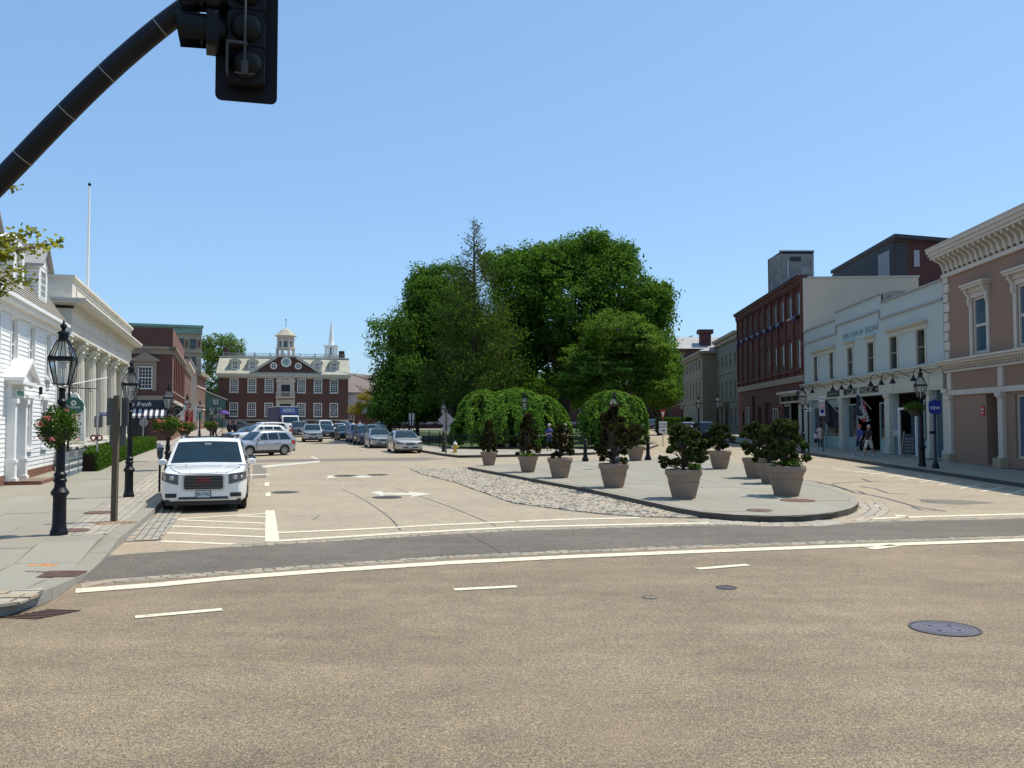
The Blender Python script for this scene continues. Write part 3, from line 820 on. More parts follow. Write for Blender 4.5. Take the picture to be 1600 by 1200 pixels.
manhole(590, 742.0, 0.42, M['iron_dark'], 'dark manhole cover right of the worn far arrow')
manhole(116, 829, 0.26, M['iron_rust'], 'rusty round cover in the pavement right of the nearest lamp post', 0.156, holes=0)
manhole(155, 801, 0.30, M['iron_rust'], 'rusty oval-looking cover in the pavement left of the wooden sign post', 0.156, holes=0)
# rusty tree grate in the pavement
gpx = [tuple(G(u, v, 0.12)[:2]) for u, v in ((57, 897), (120, 897), (133, 885), (76, 884))]
t = thing('drain_grate', 'rusty brown slotted grate set in the pavement near the kerb corner', 'grate', (gpx[0][0], gpx[0][1], 0))
ux = Vector(gpx[1]) - Vector(gpx[0]); uy = Vector(gpx[3]) - Vector(gpx[0])
def gq(a, b, c, d, z0, z1):
    f = lambda s, q: tuple(ux*s + uy*q)
    return [f(a, c), f(b, c), f(b, d), f(a, d)]
zh = lambda o: (lambda p: zL(p[0]+gpx[0][0], p[1]+gpx[0][1]) + o)
fm = MB()
for q in ((0, 1, -0.05, 0.03), (0, 1, .97, 1.05), (0, .03, .03, .97), (.97, 1, .03, .97), (0, 1, .48, .52)):
    fm.prism(ccw(gq(*q, 0, 0)), zh(-.02), zh(.024))
fm.build('frame', M['iron_rust'], t)
for i in range(14):
    a = 0.045 + i * 0.066
    MB().prism(ccw(gq(a, a+0.038, .03, .97, 0, 0)), zh(-.02), zh(.021)).build('bar', M['iron_rust'], t)
MB().prism(ccw(gq(.01, .99, 0, 1, 0, 0)), zh(-.03), zh(.014)).build('pit', M['trim_black'], t)
# storm drain at the kerb
gpx = [tuple(G(u, v)[:2]) for u, v in ((5, 966), (58, 968), (130, 953), (74, 953))]
t = thing('storm_drain', 'black iron storm drain grate in the road against the corner kerb', 'grate', (gpx[0][0], gpx[0][1], 0))
ux = Vector(gpx[1]) - Vector(gpx[0]); uy = Vector(gpx[3]) - Vector(gpx[0])
MB().prism(ccw(gq(0, 1, 0, 1, 0, 0)), 0.001, 0.006).build('pit', M['trim_black'], t)
for i in range(7):
    a = i * 0.16
    MB().prism(ccw(gq(0, 1, a, a+0.055, 0, 0)), 0.002, 0.012).build('bar', M['iron_rust'], t)
# dead leaves
def litter(name, label, c, rx, ry, n, m, size=0.03):
    mb = MB()
    for _ in range(n):
        a = random.random()*2*PI; q = math.sqrt(random.random()); x = math.cos(a)*q*rx; y = math.sin(a)*q*ry
        s = size*random.uniform(.6, 1.4); b = random.random()*PI
        dx, dy = math.cos(b)*s, math.sin(b)*s
        mb.add([(x-dx, y-dy, random.uniform(0, .01)), (x+dy*.6, y-dx*.6, .008), (x+dx, y+dy, random.uniform(0, .02)), (x-dy*.6, y+dx*.6, .012)], [(0, 1, 2, 3)])
    o = mb.build(name, m, None, c); o['kind'] = 'stuff'; o['label'] = label
litter('fallen_leaves', 'orange litter at the edge of the rusty grate', G(78, 885, 0.13) + Vector((-.12, .03, 0.006)), 0.22, 0.07, 120, M['orange'], 0.02)
litter('fallen_leaves', 'brown leaves at the foot of the wooden sign post', G(178, 817, 0.155), 0.5, 0.3, 140, mat('dead_leaf', (0.30, 0.15, 0.06), 0.9, 0.4, 20), 0.03)

# ================================================================ BUILDINGS
UDIR = Matrix.Identity(4)
_wcache = {}
def win_mesh(w, h, nx, ny, fw, mf, arch=0.0, bars=0.03):
    """frame with glazing bars, origin at lower left of the opening, outside towards -y"""
    key = (round(w, 2), round(h, 2), nx, ny, fw, mf.name, arch, bars)
    if key in _wcache: return _wcache[key]
    b = MB()
    b.box(0, fw, .03, .13, 0, h); b.box(w-fw, w, .03, .13, 0, h)
    b.box(fw, w-fw, .03, .13, 0, fw); b.box(fw, w-fw, .03, .13, h-fw, h)
    if bars:
        for i in range(1, nx): x = fw + (w-2*fw)*i/nx; b.box(x-bars/2, x+bars/2, .06, .10, fw, h-fw)
        for j in range(1, ny):
            z = fw + (h-2*fw)*j/ny; t = bars/2 * (2.2 if (j*2 == ny) else 1)
            b.box(fw, w-fw, .062, .11, z-t, z+t)
    if arch:
        n = 8; pts = [(w/2 + (w/2)*math.cos(PI*i/n), h - 0.001 + arch*math.sin(PI*i/n)) for i in range(n+1)]
        b.slab(pts[::-1], .03, .13)
    me = b.mesh('window', mf)
    g = MB().add([(fw*.9, .098, fw*.9), (w-fw*.9, .098, fw*.9), (w-fw*.9, .098, h-fw*.9), (fw*.9, .098, h-fw*.9)], [(0, 1, 2, 3)]).mesh('pane', M['glass'])
    _wcache[key] = (me, g)
    return me, g

class Wall:
    """a wall from a to b (left to right seen from outside) in a building's own space"""
    def __init__(s, root, a, b, H, m, z0=0.0, th=0.3, top=None):
        s.root = root; s.a = Vector((a[0], a[1], z0)); d = Vector((b[0]-a[0], b[1]-a[1])); s.L = d.length
        s.ang = math.atan2(d.y, d.x); s.H = H; s.m = m; s.op = []; s.th = th; s.parts = []; s.top = top
    def place(s, name, me, u, z, y=0.0, parent=None):
        if parent is not None: return obj(name, me, parent)
        c, q = math.cos(s.ang), math.sin(s.ang)
        return obj(name, me, s.root, (s.a.x + u*c - y*q, s.a.y + u*q + y*c, s.a.z + z), s.ang)
    def part(s, name, mb, m, u=0, z=0, y=0, smooth=None):
        return s.place(name, mb.mesh(name, m, smooth), u, z, y)
    def opening(s, u0, u1, z0, z1): s.op.append((u0, u1, z0, z1))
    def window(s, u, z, w, h, nx=2, ny=2, fw=0.07, mf=None, sill=None, arch=0.0, hole=True, glass=None, bars=0.03, sillw=0.12, lintel=None, name='window'):
        mf = mf or M['white_wood']
        if hole: s.opening(u, u+w, z, z+h)
        me, g = win_mesh(w, h, nx, ny, fw, mf, arch, bars)
        o = s.place(name, me, u, z, 0.0 if hole else -0.13)
        p = obj('pane', g, o)
        if glass is not None:
            p.data = g if glass is M['glass'] else _alt(g, glass)
        if sill is not None: s.part('sill', MB().box(-sillw, w+sillw, -.12, .02, -.12, 0), sill, u, z)
        if lintel is not None: s.part('lintel', MB().box(-.12, w+.12, -.05, .02, 0, .24), lintel, u, z+h)
        return o
    def build(s):
        us = sorted({0.0, s.L, *[round(v, 4) for o in s.op for v in o[:2] if 0 < v < s.L]})
        zs = sorted({0.0, s.H, *[round(v, 4) for o in s.op for v in o[2:] if 0 < v < s.H]})
        b = MB()
        def inside(u, z): return any(o[0] < u < o[1] and o[2] < z < o[3] for o in s.op)
        for i in range(len(us)-1):
            for j in range(len(zs)-1):
                if not inside((us[i]+us[i+1])/2, (zs[j]+zs[j+1])/2):
                    b.add([(us[i], 0, zs[j]), (us[i+1], 0, zs[j]), (us[i+1], 0, zs[j+1]), (us[i], 0, zs[j+1])], [(0, 1, 2, 3)])
        t = s.th
        for u0, u1, z0, z1 in s.op:
            b.add([(u0, 0, z0), (u1, 0, z0), (u1, 0, z1), (u0, 0, z1), (u0, t, z0), (u1, t, z0), (u1, t, z1), (u0, t, z1)],
                  [(0, 4, 5, 1), (1, 5, 6, 2), (2, 6, 7, 3), (3, 7, 4, 0)])
        if s.top:   # outline above the wall (gables, stepped parapets)
            b.add([(p[0], 0, p[1]) for p in s.top], [tuple(range(len(s.top)))])
            b.add([(p[0], t, p[1]) for p in s.top], [tuple(range(len(s.top)))[::-1]])
        return s.part('wall', b, s.m)
_altc = {}
def _alt(me, m):
    k = (me.name, m.name)
    if k not in _altc:
        c = me.copy(); c.materials.clear(); c.materials.append(m); _altc[k] = c
    return _altc[k]

def block(root, W, D, H, m, back=True, roofm=None, left=True, right=True, dark=True, roofz=None):
    """side, back walls and a flat roof behind a street wall that the caller builds"""
    if left: Wall(root, (0, D), (0, 0), H, m).build()
    if right: Wall(root, (W, 0), (W, D), H, m).build()
    if back: Wall(root, (W, D), (0, D), H, m).build()
    rz = roofz if roofz is not None else H - 0.25
    MB().box(0.01, W-.01, 0.31, D-.01, rz-.15, rz).build('roof', roofm or M['roof_dark'], root)
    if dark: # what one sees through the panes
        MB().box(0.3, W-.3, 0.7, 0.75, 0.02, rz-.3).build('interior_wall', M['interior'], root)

# frames of the two street rows
TR = math.atan2(-1, -0.06)      # right row: left end is the far end
nR = math.hypot(1, .06)
def uR(px, y0):                 # distance from the far end for a photo column
    return (y0 - 19.5/((px-800)/F - .06)) * nR
TL = math.atan2(1, -0.3185)
nL = math.hypot(1, .3185)

# ---------------------------------------------------------------- beige building (right edge)
def beige():
    Y0 = 44.0; L = 24.0
    root = thing('shop_building', 'two-storey beige stucco building with white bracketed cornice at the right edge', 'building', (facR(Y0), Y0, gz(Y0) - .02 + .15), TR)
    root.location.z = gz(Y0) + 0.13
    H = 9.7
    w = Wall(root, (0, 0), (L, 0), H, M['beige_stucco'], th=.35)
    U = lambda px: uR(px, Y0)
    # upper windows with hoods
    for i in range(5):
        c = U(1534.5) + 4.05*i; W_ = 1.35; z = 5.25; h = 2.65
        w.window(c-W_/2, z, W_, h, 1, 2, .11, M['trim_white'], glass=M['glass_blue'], bars=.06)
        fr = MB(); fr.box(-.26, -.02, -.07, .02, -.05, h+.25); fr.box(W_+.02, W_+.26, -.07, .02, -.05, h+.25); fr.box(-.02, W_+.02, -.07, .02, h, h+.25)
        fr.box(-.3, W_+.3, -.12, .02, -.2, -.05)
        w.part('window_surround', fr, M['trim_white'], c-W_/2, z)
        hd = MB(); hd.box(-.3, W_+.3, -.16, .02, h+.25, h+.45); hd.box(-.42, W_+.42, -.38, .02, h+.45, h+.57); hd.box(-.48, W_+.48, -.45, .02, h+.57, h+.66)
        w.part('window_hood', hd, M['trim_white'], c-W_/2, z)
        for sx in (-.3, W_+.08):
            br = MB().slabx([(-.06, h-.35), (-.13, h-.3), (-.16, h-.1), (-.12, h+.05), (-.3, h+.3), (-.3, h+.44), (.02, h+.44), (.02, h-.35)], sx, sx+.2)
            w.part('bracket', br, M['trim_white'], c-W_/2, z)
    # ground floor
    rec0, rec1 = U(1541), U(1562)
    w.opening(rec0, rec1, 0.05, 3.3)
    sf0 = U(1586)
    w.opening(sf0, sf0+4.6, .45, 3.2)
    w.opening(sf0+5.6, sf0+10, .45, 3.2)
    for q in (sf0, sf0+5.6):
        o = w.place('shop_window', MB().box(0, .09, .1, .2, 0, 2.75).box(4.3, 4.4, .1, .2, 0, 2.75).box(.09, 4.3, .1, .2, 0, .1).box(.09, 4.3, .1, .2, 2.65, 2.75).box(2.15, 2.25, .1, .2, .1, 2.65).mesh('shop_window', M['trim_white']), q, .45)
        obj('pane', MB().add([(.05, .16, .05), (4.35, .16, .05), (4.35, .16, 2.7), (.05, .16, 2.7)], [(0, 1, 2, 3)]).mesh('pane', M['glass_blue']), o)
    w.build()
    # recess with door
    b = MB(); b.box(rec0-.01, rec0, .36, 1.5, .0, 3.3); b.box(rec1, rec1+.01, .36, 1.5, 0, 3.3); b.box(rec0, rec1, 1.5, 1.55, 0, 3.3); b.box(rec0, rec1, .36, 1.5, 3.3, 3.35)
    w.part('recess', b, M['beige_stucco'])
    w.part('door', MB().box(.1, rec1-rec0-.1, 1.44, 1.49, 0, 2.4), M['dark_door'], rec0)
    # trims
    t = MB(); t.box(-.02, L+.02, -.10, .01, 3.35, 3.6); w.part('string_course', t, M['trim_white'])
    t = MB(); t.box(0, L, -.10, .01, 4.5, 4.62)
    t.box(-.02, L+.05, -.22, .01, 4.78, 4.88); t.box(-.02, L+.1, -.45, .01, 4.88, 5.0); t.box(-.02, L+.12, -.55, .01, 5.0, 5.1)
    w.part('middle_cornice', t, M['trim_white'])
    n = int(L/.22); dm = MB().box(0, .11, -.17, -.001, 4.64, 4.78).mesh('dentil', M['trim_white'])
    for i in range(n): w.place('dentil', dm, .03+i*.22, 0)
    def pil(u, wd=.42):
        p = MB(); p.box(0, wd, -.16, .01, .5, 3.1); w.part('pilaster', p, M['trim_white'], u)
        c = MB(); c.box(-.04, wd+.04, -.2, .01, 3.1, 3.16); c.box(-.07, wd+.07, -.26, .01, 3.16, 3.34); w.part('capital', c, M['trim_white'], u)
        q = MB(); q.box(-.03, wd+.03, -.2, .01, .42, .5); w.part('pilaster_base', q, M['trim_white'], u)
        q = MB(); q.box(-.14, wd+.14, -.36, .01, 0, .42); w.part('plinth', q, M['sett_warm'], u)
        q = MB(); q.box(0, wd, -.12, .01, 3.62, 4.48); w.part('panel_strip', q, M['trim_white'], u)
    for px in (1484, 1564): pil(U(px))
    pil(sf0+4.75); pil(sf0+10.2)
    # quoins
    for k in range(9):
        lw = .62 if k % 2 else .5
        w.part('quoin', MB().box(0, lw, -.06, .01, 0, .44), M['trim_white'], 0, 5.15+k*.49)
    # main cornice with curved brackets
    t = MB(); t.box(-.1, L+.1, -.12, .01, 9.35, 9.55); w.part('frieze', t, M['trim_white'])
    t = MB(); t.box(-.22, L+.3, -.60, .3, 10.35, 10.5); t.box(-.27, L+.3, -.68, .3, 10.5, 10.68); t.box(-.32, L+.3, -.76, .3, 10.68, 10.86)
    t.box(-.05, L, -.05, .3, 9.7, 10.35); t.box(-.35, L+.3, -.80, .3, 10.86, 10.92)
    w.part('cornice', t, M['trim_white'])
    prof = [(-.05, 9.55), (-.10, 9.6), (-.14, 9.8), (-.22, 10.02), (-.36, 10.16), (-.52, 10.22), (-.56, 10.35), (-.05, 10.35)]
    bm_ = MB().slabx(prof, 0, .16).mesh('bracket', M['trim_white'])
    for i in range(int(L/.52)): w.place('bracket', bm_, .08+i*.52, 0)
    # red sign
    s = w.part('red_notice', MB().box(0, .34, -.03, 0, 0, .48), M['red_sign'], U(1533), 2.3)
    lettering('NO', .16, M['letter_white'], s, (.17, -.034, .3)); lettering('ENTRY', .08, M['letter_white'], s, (.17, -.034, .14))
    block(root, L, 14, H, M['beige_stucco'], roofz=10.3)
beige()

# ---------------------------------------------------------------- white two-storey shop building
def white_shop():
    Y0 = 69.9; L = 25.75
    root = thing('shop_building', 'long white stuccoed shop building with stepped parapet and gooseneck lamps', 'building', (facR(Y0), Y0, gz(55)+.12), TR)
    root.location.z = gz(57) + .13
    U = lambda px: uR(px, Y0)
    ZS = -gz(57) - .13      # photo heights are absolute
    H = 9.55 + ZS - .0
    a, b_ = U(1307), U(1380)
    up = .55
    w = Wall(root, (0, 0), (L, 0), H, M['stucco_white'], th=.4, top=[(a, H), (b_, H), (b_, H+up), (a, H+up)])
    cs = [(1276, 1), (1301, 1), (1330, 0), (1362, 0), (1398, 1), (1441, 1)]
    zw = 5.42 + ZS; hw = 1.9; ww = 1.15
    for px, q in cs:
        c = U(px)
        w.window(c-ww/2, zw, ww, hw, 1, 2, .04, M['cornice_brown'], bars=.03)
        w.part('window_frame', MB().box(-.16, -.01, -.05, .01, -.05, hw+.1).box(ww+.01, ww+.16, -.05, .01, -.05, hw+.1).box(-.2, ww+.2, -.1, .01, -.15, -.05), M['trim_cream'], c-ww/2, zw)
    def hood(u0, u1):
        w.part('window_hood', MB().box(u0-.2, u1+.2, -.06, .01, zw+hw+.02, zw+hw+.3).box(u0-.3, u1+.3, -.22, .01, zw+hw+.3, zw+hw+.38).box(u0-.34, u1+.34, -.28, .01, zw+hw+.38, zw+hw+.43), M['trim_cream'])
    hood(U(1276)-.6, U(1301)+.6); hood(U(1330)-.6, U(1330)+.6); hood(U(1362)-.6, U(1362)+.6); hood(U(1398)-.6, U(1441)+.6)
    # parapet coping and string line, both stepped
    t = MB(); t.box(-.05, a, -.1, .45, H, H+.09); t.box(a-.06, b_+.06, -.1, .45, H+up, H+up+.09); t.box(b_, L, -.1, .45, H, H+.09)
    w.part('coping', t, M['slate_grey'])
    t = MB(); z2 = H-1.0
    t.box(0, a+.35, -.09, .0, z2, z2+.1); t.box(a+.25, a+.35, -.09, 0, z2+.1, z2+up); t.box(a+.25, b_-.25, -.09, 0, z2+up, z2+up+.1); t.box(b_-.35, b_-.25, -.09, 0, z2+.1, z2+up); t.box(b_-.35, L, -.09, 0, z2, z2+.1)
    w.part('string_course', t, M['slate_grey'])
    t = MB(); t.box(b_+.15, b_+1.5, .05, .9, H, H+.55); w.part('chimney', t, M['cmu'])
    # name panel
    p0, p1 = U(1320), U(1374)
    s = w.part('name_panel', MB().box(0, p1-p0, -.03, 0, 0, .85), mat('panel_grey', (0.36, 0.45, 0.45), .8, .1, 1), p0, 7.75+ZS)
    lettering('JAMES H HORGAN · BUILDING', .50, M['letter_grey'], s, ((p1-p0)/2, -.035, .42))
    # shopfront: signboard, cornice, pilasters
    zc = 4.95+ZS
    t = MB(); t.box(0, L, -.12, .01, zc, zc+.12); t.box(-.03, L+.0, -.34, .01, zc+.12, zc+.26); t.box(-.04, L, -.42, .01, zc+.26, zc+.34)
    w.part('shop_cornice', t, M['trim_cream'])
    fz = 3.95+ZS
    t = MB(); t.box(0.02, L-.02, -.10, -.001, fz, zc); w.part('signboard', t, M['trim_cream'])
    bays = [(1267, 1313), (1319, 1385), (1394, 1451), (1457, 1477)]
    for k, (x0, x1) in enumerate(bays): w.opening(U(x0), U(x1), .02, fz)
    w.build()
    for x0, x1 in ((1259, 1266.5), (1313.5, 1318.8), (1385.5, 1393.5), (1451.5, 1456.6), (1477.5, 1484)):
        u0, u1 = U(x0), U(x1)
        u0 = max(u0, 0.02)
        w.part('pilaster', MB().box(u0, u1, -.15, -.001, .45, fz-.2).box(u0-.06, u1+.06, -.22, -.001, fz-.2, fz-.001).box(u0-.06, u1+.06, -.22, -.001, 0, .45), M['trim_cream'])
    # back of the recesses
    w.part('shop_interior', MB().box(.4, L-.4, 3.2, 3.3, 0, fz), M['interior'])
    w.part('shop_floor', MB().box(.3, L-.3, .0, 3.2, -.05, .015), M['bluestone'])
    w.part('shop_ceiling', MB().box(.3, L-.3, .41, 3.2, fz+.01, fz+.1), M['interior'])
    def shopwin(u0, u1, y, zb, zt, panelm=None, ang=0):
        L2 = u1-u0
        o = w.part('shop_window', MB().box(0, .09, -.05, .05, 0, zt-zb).box(L2-.09, L2, -.05, .05, 0, zt-zb).box(.09, L2-.09, -.05, .05, 0, .09).box(.09, L2-.09, -.05, .05, zt-zb-.09, zt-zb), M['storefront_green'], u0, zb, y)
        obj('pane', MB().add([(.08, 0, .08), (L2-.08, 0, .08), (L2-.08, 0, zt-zb-.08), (.08, 0, zt-zb-.08)], [(0, 1, 2, 3)]).mesh('pane', M['glass']), o)
        w.part('stall_riser', MB().box(0, L2, -.05, .1, 0, zb-.01), M['storefront_green'], u0, 0.02, y)
    shopwin(U(1268), U(1285), .25, .8, fz-.5); shopwin(U(1286), U(1312), .3, .8, fz-.5)
    w.part('transom', MB().box(U(1267), U(1313), .2, .35, fz-.48, fz-.02), M['storefront_green'])
    shopwin(U(1320), U(1334), .25, .8, fz-.45); shopwin(U(1369), U(1384), .25, .8, fz-.45)
    shopwin(U(1345), U(1356), 1.6, .8, fz-.45)
    w.part('door', MB().box(U(1336), U(1344), 1.6, 1.66, .02, 2.4), M['dark_door'])
    w.part('door', MB().box(U(1357), U(1368), 1.6, 1.66, .02, 2.4), M['dark_door'])
    # dark wide bay with white door frame
    d0 = U(1397)
    w.part('door_frame', MB().box(d0, d0+.12, .2, .3, 0, 2.75).box(d0+.12, d0+2.6, .2, .3, 2.63, 2.75).box(d0+2.48, d0+2.6, .2, .3, 0, 2.63), M['white_paint'])
    w.part('door', MB().box(d0+.13, d0+2.47, .9, .96, .02, 2.6), M['teal_dark'])
    shopwin(U(1437), U(1450), .25, .8, fz-.45)
    w.part('shutter', MB().box(U(1457), U(1476.8), .25, .35, .02, fz-.02), M['teal_dark'])
    n = 9; uu0, uu1 = U(1457.5), U(1476)
    for i in range(n):
        x = uu0 + (uu1-uu0)*i/n
        w.part('board', MB().box(0, (uu1-uu0)/n-.03, .21, .245, .05, fz-.1), M['teal_dark'], x)
    # panels on the signboard
    for x0, x1 in ((1455, 1478), (1398, 1445)):
        u0, u1 = U(x0), U(x1)
        w.part('panel_moulding', MB().box(u0, u1, -.13, -.105, fz+.15, fz+.19).box(u0, u1, -.13, -.105, zc-.2, zc-.16).box(u0, u0+.04, -.13, -.105, fz+.19, zc-.2).box(u1-.04, u1, -.13, -.105, fz+.19, zc-.2), M['trim_cream'])
    u0, u1 = U(1328), U(1368)
    sg = w.part('shop_sign', MB().box(0, u1-u0, -.02, 0, 0, .5), M['trim_cream'], u0, fz+.1, -.105)
    lettering('NEWPORT  KITEWORKS', .60, M['black_sign'], sg, ((u1-u0)/2, -.03, .25), depth=.02)
    u0, u1 = U(1296), U(1314)
    sg = w.part('shop_sign', MB().box(0, u1-u0, -.06, 0, 0, .42), M['black_sign'], u0, fz+.15, -.105)
    lettering('• ———————', .26, M['letter_white'], sg, ((u1-u0)/2, -.065, .21))
    # gooseneck lamps over the signs
    gl = MB().tube([(0, -.1, 0), (0, -.25, .02), (0, -.5, .18), (0, -.75, .28), (0, -.95, .2), (0, -1.02, 0), (0, -1.02, -.1)], .022, 6)
    gl.lathe([(.035, -.1), (.05, -.16), (.10, -.25), (.19, -.42), (.185, -.42), (.05, -.2)], 10, (0, -1.02, 0), cap=False)
    gl.lathe([(.07, 0), (.07, .02)], 8, (0, -.105, 0))
    gm = gl.mesh('gooseneck_lamp', M['black_iron'], 40)
    for px in (1270, 1280, 1294, 1328, 1343, 1358, 1392, 1410, 1429, 1464):
        w.place('gooseneck_lamp', gm, U(px)-.4, zc-.1)
    block(root, L, 12, H-.01, M['stucco_white'], roofz=H-.9, dark=False)
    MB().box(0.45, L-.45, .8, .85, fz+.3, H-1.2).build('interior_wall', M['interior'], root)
    return root
wshop = white_shop()

# ---------------------------------------------------------------- red brick three storey
def brick3():
    Y0 = 96.4; L = 26.45
    root = thing('brick_building', 'three-storey dark red brick building with arched windows and tan side wall', 'building', (facR(Y0), Y0, gz(83)+.1), TR)
    ZS = -root.location.z
    H = 14.2+ZS
    w = Wall(root, (0, 0), (L, 0), H, M['brick_maroon'], th=.3)
    cs = [1162, 1169, 1176, 1184.5, 1193, 1201, 1211, 1221, 1233, 1246]
    U = lambda px: uR(px, Y0)
    gr = M['slate_grey']
    for k, px in enumerate(cs):
        c = 1.25 + k*2.63
        for z, h in ((11.15+ZS, 1.9), (6.75+ZS, 2.35)):
            w.window(c-.5, z, 1.0, h, 1, 2, .045, M['cornice_brown'], arch=.32, sill=M['limestone'] if (z > 8 and k == 8) else (M['brick_maroon']), bars=.03)
            n = 7; p = [(c-.5-.14+0 + (.64)*(1-math.cos(PI*i/n)), z+h+.05+.5*math.sin(PI*i/n)) for i in range(n+1)]
            ar = MB()
            for i in range(n):
                x0, z0 = c - .52*math.cos(PI*i/n), z+h+.36*math.sin(PI*i/n); x1, z1 = c - .52*math.cos(PI*(i+1)/n), z+h+.36*math.sin(PI*(i+1)/n)
                X0, Z0 = c - .72*math.cos(PI*i/n), z+h+.60*math.sin(PI*i/n); X1, Z1 = c - .72*math.cos(PI*(i+1)/n), z+h+.60*math.sin(PI*(i+1)/n)
                ar.add([(x0, -.07, z0), (x1, -.07, z1), (X1, -.07, Z1), (X0, -.07, Z0)], [(0, 1, 2, 3)])
                ar.add([(X0, -.07, Z0), (X1, -.07, Z1), (X1, .0, Z1), (X0, 0, Z0)], [(0, 1, 2, 3)])
            w.part('arch', ar, M['brick_maroon'])
        u = c+1.315-.18
        if k < 9: w.part('pilaster', MB().box(u, u+.36, -.16, -.001, 6.2+ZS, H-.75), M['brick_maroon'])
    for u in (.02, L-.4): w.part('pilaster', MB().box(u, u+.36, -.16, -.001, 6.2+ZS, H-.75), M['brick_maroon'])
    # corbelled cornice
    t = MB(); t.box(0, L, -.18, -.001, H-.74, H-.5); t.box(0, L, -.28, -.001, H-.5, H-.2); t.box(-.05, L, -.42, .3, H-.2, H); w.part('cornice', t, M['brick_maroon'])
    t = MB(); t.box(-.1, L, -.5, .5, H, H+.1); w.part('coping', t, M['roof_dark'])
    n = int(L/.5); cm = MB().box(0, .24, -.26, -.18, 0, .22).mesh('corbel', M['brick_maroon'])
    for i in range(n): w.place('corbel', cm, i*.5+.1, H-.73)
    w.part('stone_band', MB().box(0, L, -.14, -.001, 5.6+ZS, 6.12+ZS), M['cornice_brown'])
    w.part('sill_course', MB().box(0, L, -.2, -.001, 6.5+ZS, 6.64+ZS), M['brick_maroon'])
    # ground floor
    gf = [(2.0, 1.0, 2.9, .02, 'door'), (4.2, 1.4, 3.3, .6, 'w'), (7.0, 1.2, 4.4, .02, 'dark'), (9.6, 1.5, 3.2, .02, 'door'), (12.6, 2.4, 3.6, .02, 'arch'), (16.2, 1.6, 3.0, .6, 'w')]
    for u, wd, zt, zb, k in gf:
        w.opening(u, u+wd, zb, zt)
        if k == 'w': w.window(u+.01, zb+.01, wd-.02, zt-zb-.02, 2, 2, .08, M['trim_white'], hole=False, sill=M['limestone']); w.parts
        else: w.part('door', MB().box(u, u+wd, .2, .26, zb, zt), M['blue_door'] if k != 'arch' else M['brick_deep'])
    # shop at the near end
    s0, s1 = 19.6, 25.6
    w.opening(s0, s1, .02, 3.35)
    w.build()
    w.part('shopfront', MB().box(s0, s0+1.9, .1, .2, .02, 3.3).box(s1-1.4, s1, .1, .2, .02, 3.3), M['trim_white'])
    w.part('shop_window', MB().box(s0+.12, s0+1.78, .05, .1, .7, 3.1), M['glass'])
    w.part('shop_recess', MB().box(s0+1.95, s1-1.45, 1.2, 1.3, .02, 3.3), M['brick_deep'])
    sgn_ = w.part('shop_sign', MB().box(s0-.5, s1+.3, -.5, -.001, 4.15, 4.35).box(s0-.2, s1, -.22, -.002, 3.35, 4.15), M['trim_white'])
    for i in range(3): w.part('transom_pane', MB().box(s0+.1+i*1.95, s0+1.85+i*1.95, -.24, -.225, 3.5, 3.95), M['glass'])
    # blue flower boxes under the top windows
    for k in range(10):
        if k == 8: continue
        fbx = w.part('flower_box', MB().box(0, 1.1, -.42, -.13, 0, .2), M['black_sign'], 1.25+k*2.63-.55, 10.85+ZS)
        fm_ = MB(); rq = random.Random(k)
        for _ in range(70):
            x, y, z = rq.uniform(-.05, 1.15), rq.uniform(-.55, -.1), rq.uniform(-.2, .32); fm_.add([(x-.06, y, z), (x, y-.03, z-.06), (x+.06, y, z), (x, y+.03, z+.06)], [(0, 1, 2, 3)])
        fo_ = fm_.build('flowers', mat('flower_violet', (.03, .035, .30), .8, .5, 8) if 'flower_violet' not in bpy.data.materials else bpy.data.materials['flower_violet'], fbx); fo_['kind'] = 'stuff'
    # side wall facing the square above the white shop, and the rest
    Wall(root, (L, 0), (L, 9.2), 14.0+ZS-.0, M['stucco_tan']).build()
    MB().box(L-.25, L+.06, .35, 9.3, 14.0+ZS, 14.12+ZS).build('parapet_cap', M['trim_cream'], root)
    Wall(root, (0, 12), (0, 0), H, M['brick_maroon']).build(); Wall(root, (L, 9.2), (0, 12), H-.3, M['brick_maroon']).build()
    MB().box(.01, L-.26, .31, 9.2, H-.8, H-.6).build('roof', M['roof_dark'], root)
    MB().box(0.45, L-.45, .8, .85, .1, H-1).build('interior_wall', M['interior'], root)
    return root, w
b3, b3w = brick3()

# block tower and dark gabled hall behind
def tower():
    a = P(1219, 430, 84); b = P(1272, 430, 84)
    W = b.x-a.x; zt = P(1240, 391.5, 84).z
    root = thing('block_tower', 'grey concrete block tower rising behind the brick building', 'tower', (a.x, 84, 0), 0)
    H = zt-.1
    wl = Wall(root, (0, 0), (W, 0), H, M['cmu']); wl.build()
    Wall(root, (W, 0), (W, 4), H, M['cmu']).build(); Wall(root, (W, 4), (0, 4), H, M['cmu']).build()
    MB().box(.0, W, 0, 4, H-.2, H-.05).build('roof', M['roof_dark'], root)
    w2 = Wall(root, (-.35, 2.4), (0, 0), H-.25, M['cmu']); w2.build()
    MB().box(-.05, W+.05, -.06, .15, H, H+.12).build('coping', M['sign_alu'], root)
    for x in (W*.23, W*.97): MB().box(x-.05, x+.05, -.06, -.001, H-2.6, H-.9).build('pipe', M['steel'], root)
    MB().box(W*.3, W*.62, -.04, -.001, H-.95, H-.5).build('vent', M['roof_dark'], root)
    MB().box(.9, W, -.12, -.001, H-4.2, H-4.05).build('ledge', M['cmu'], root)
tower()
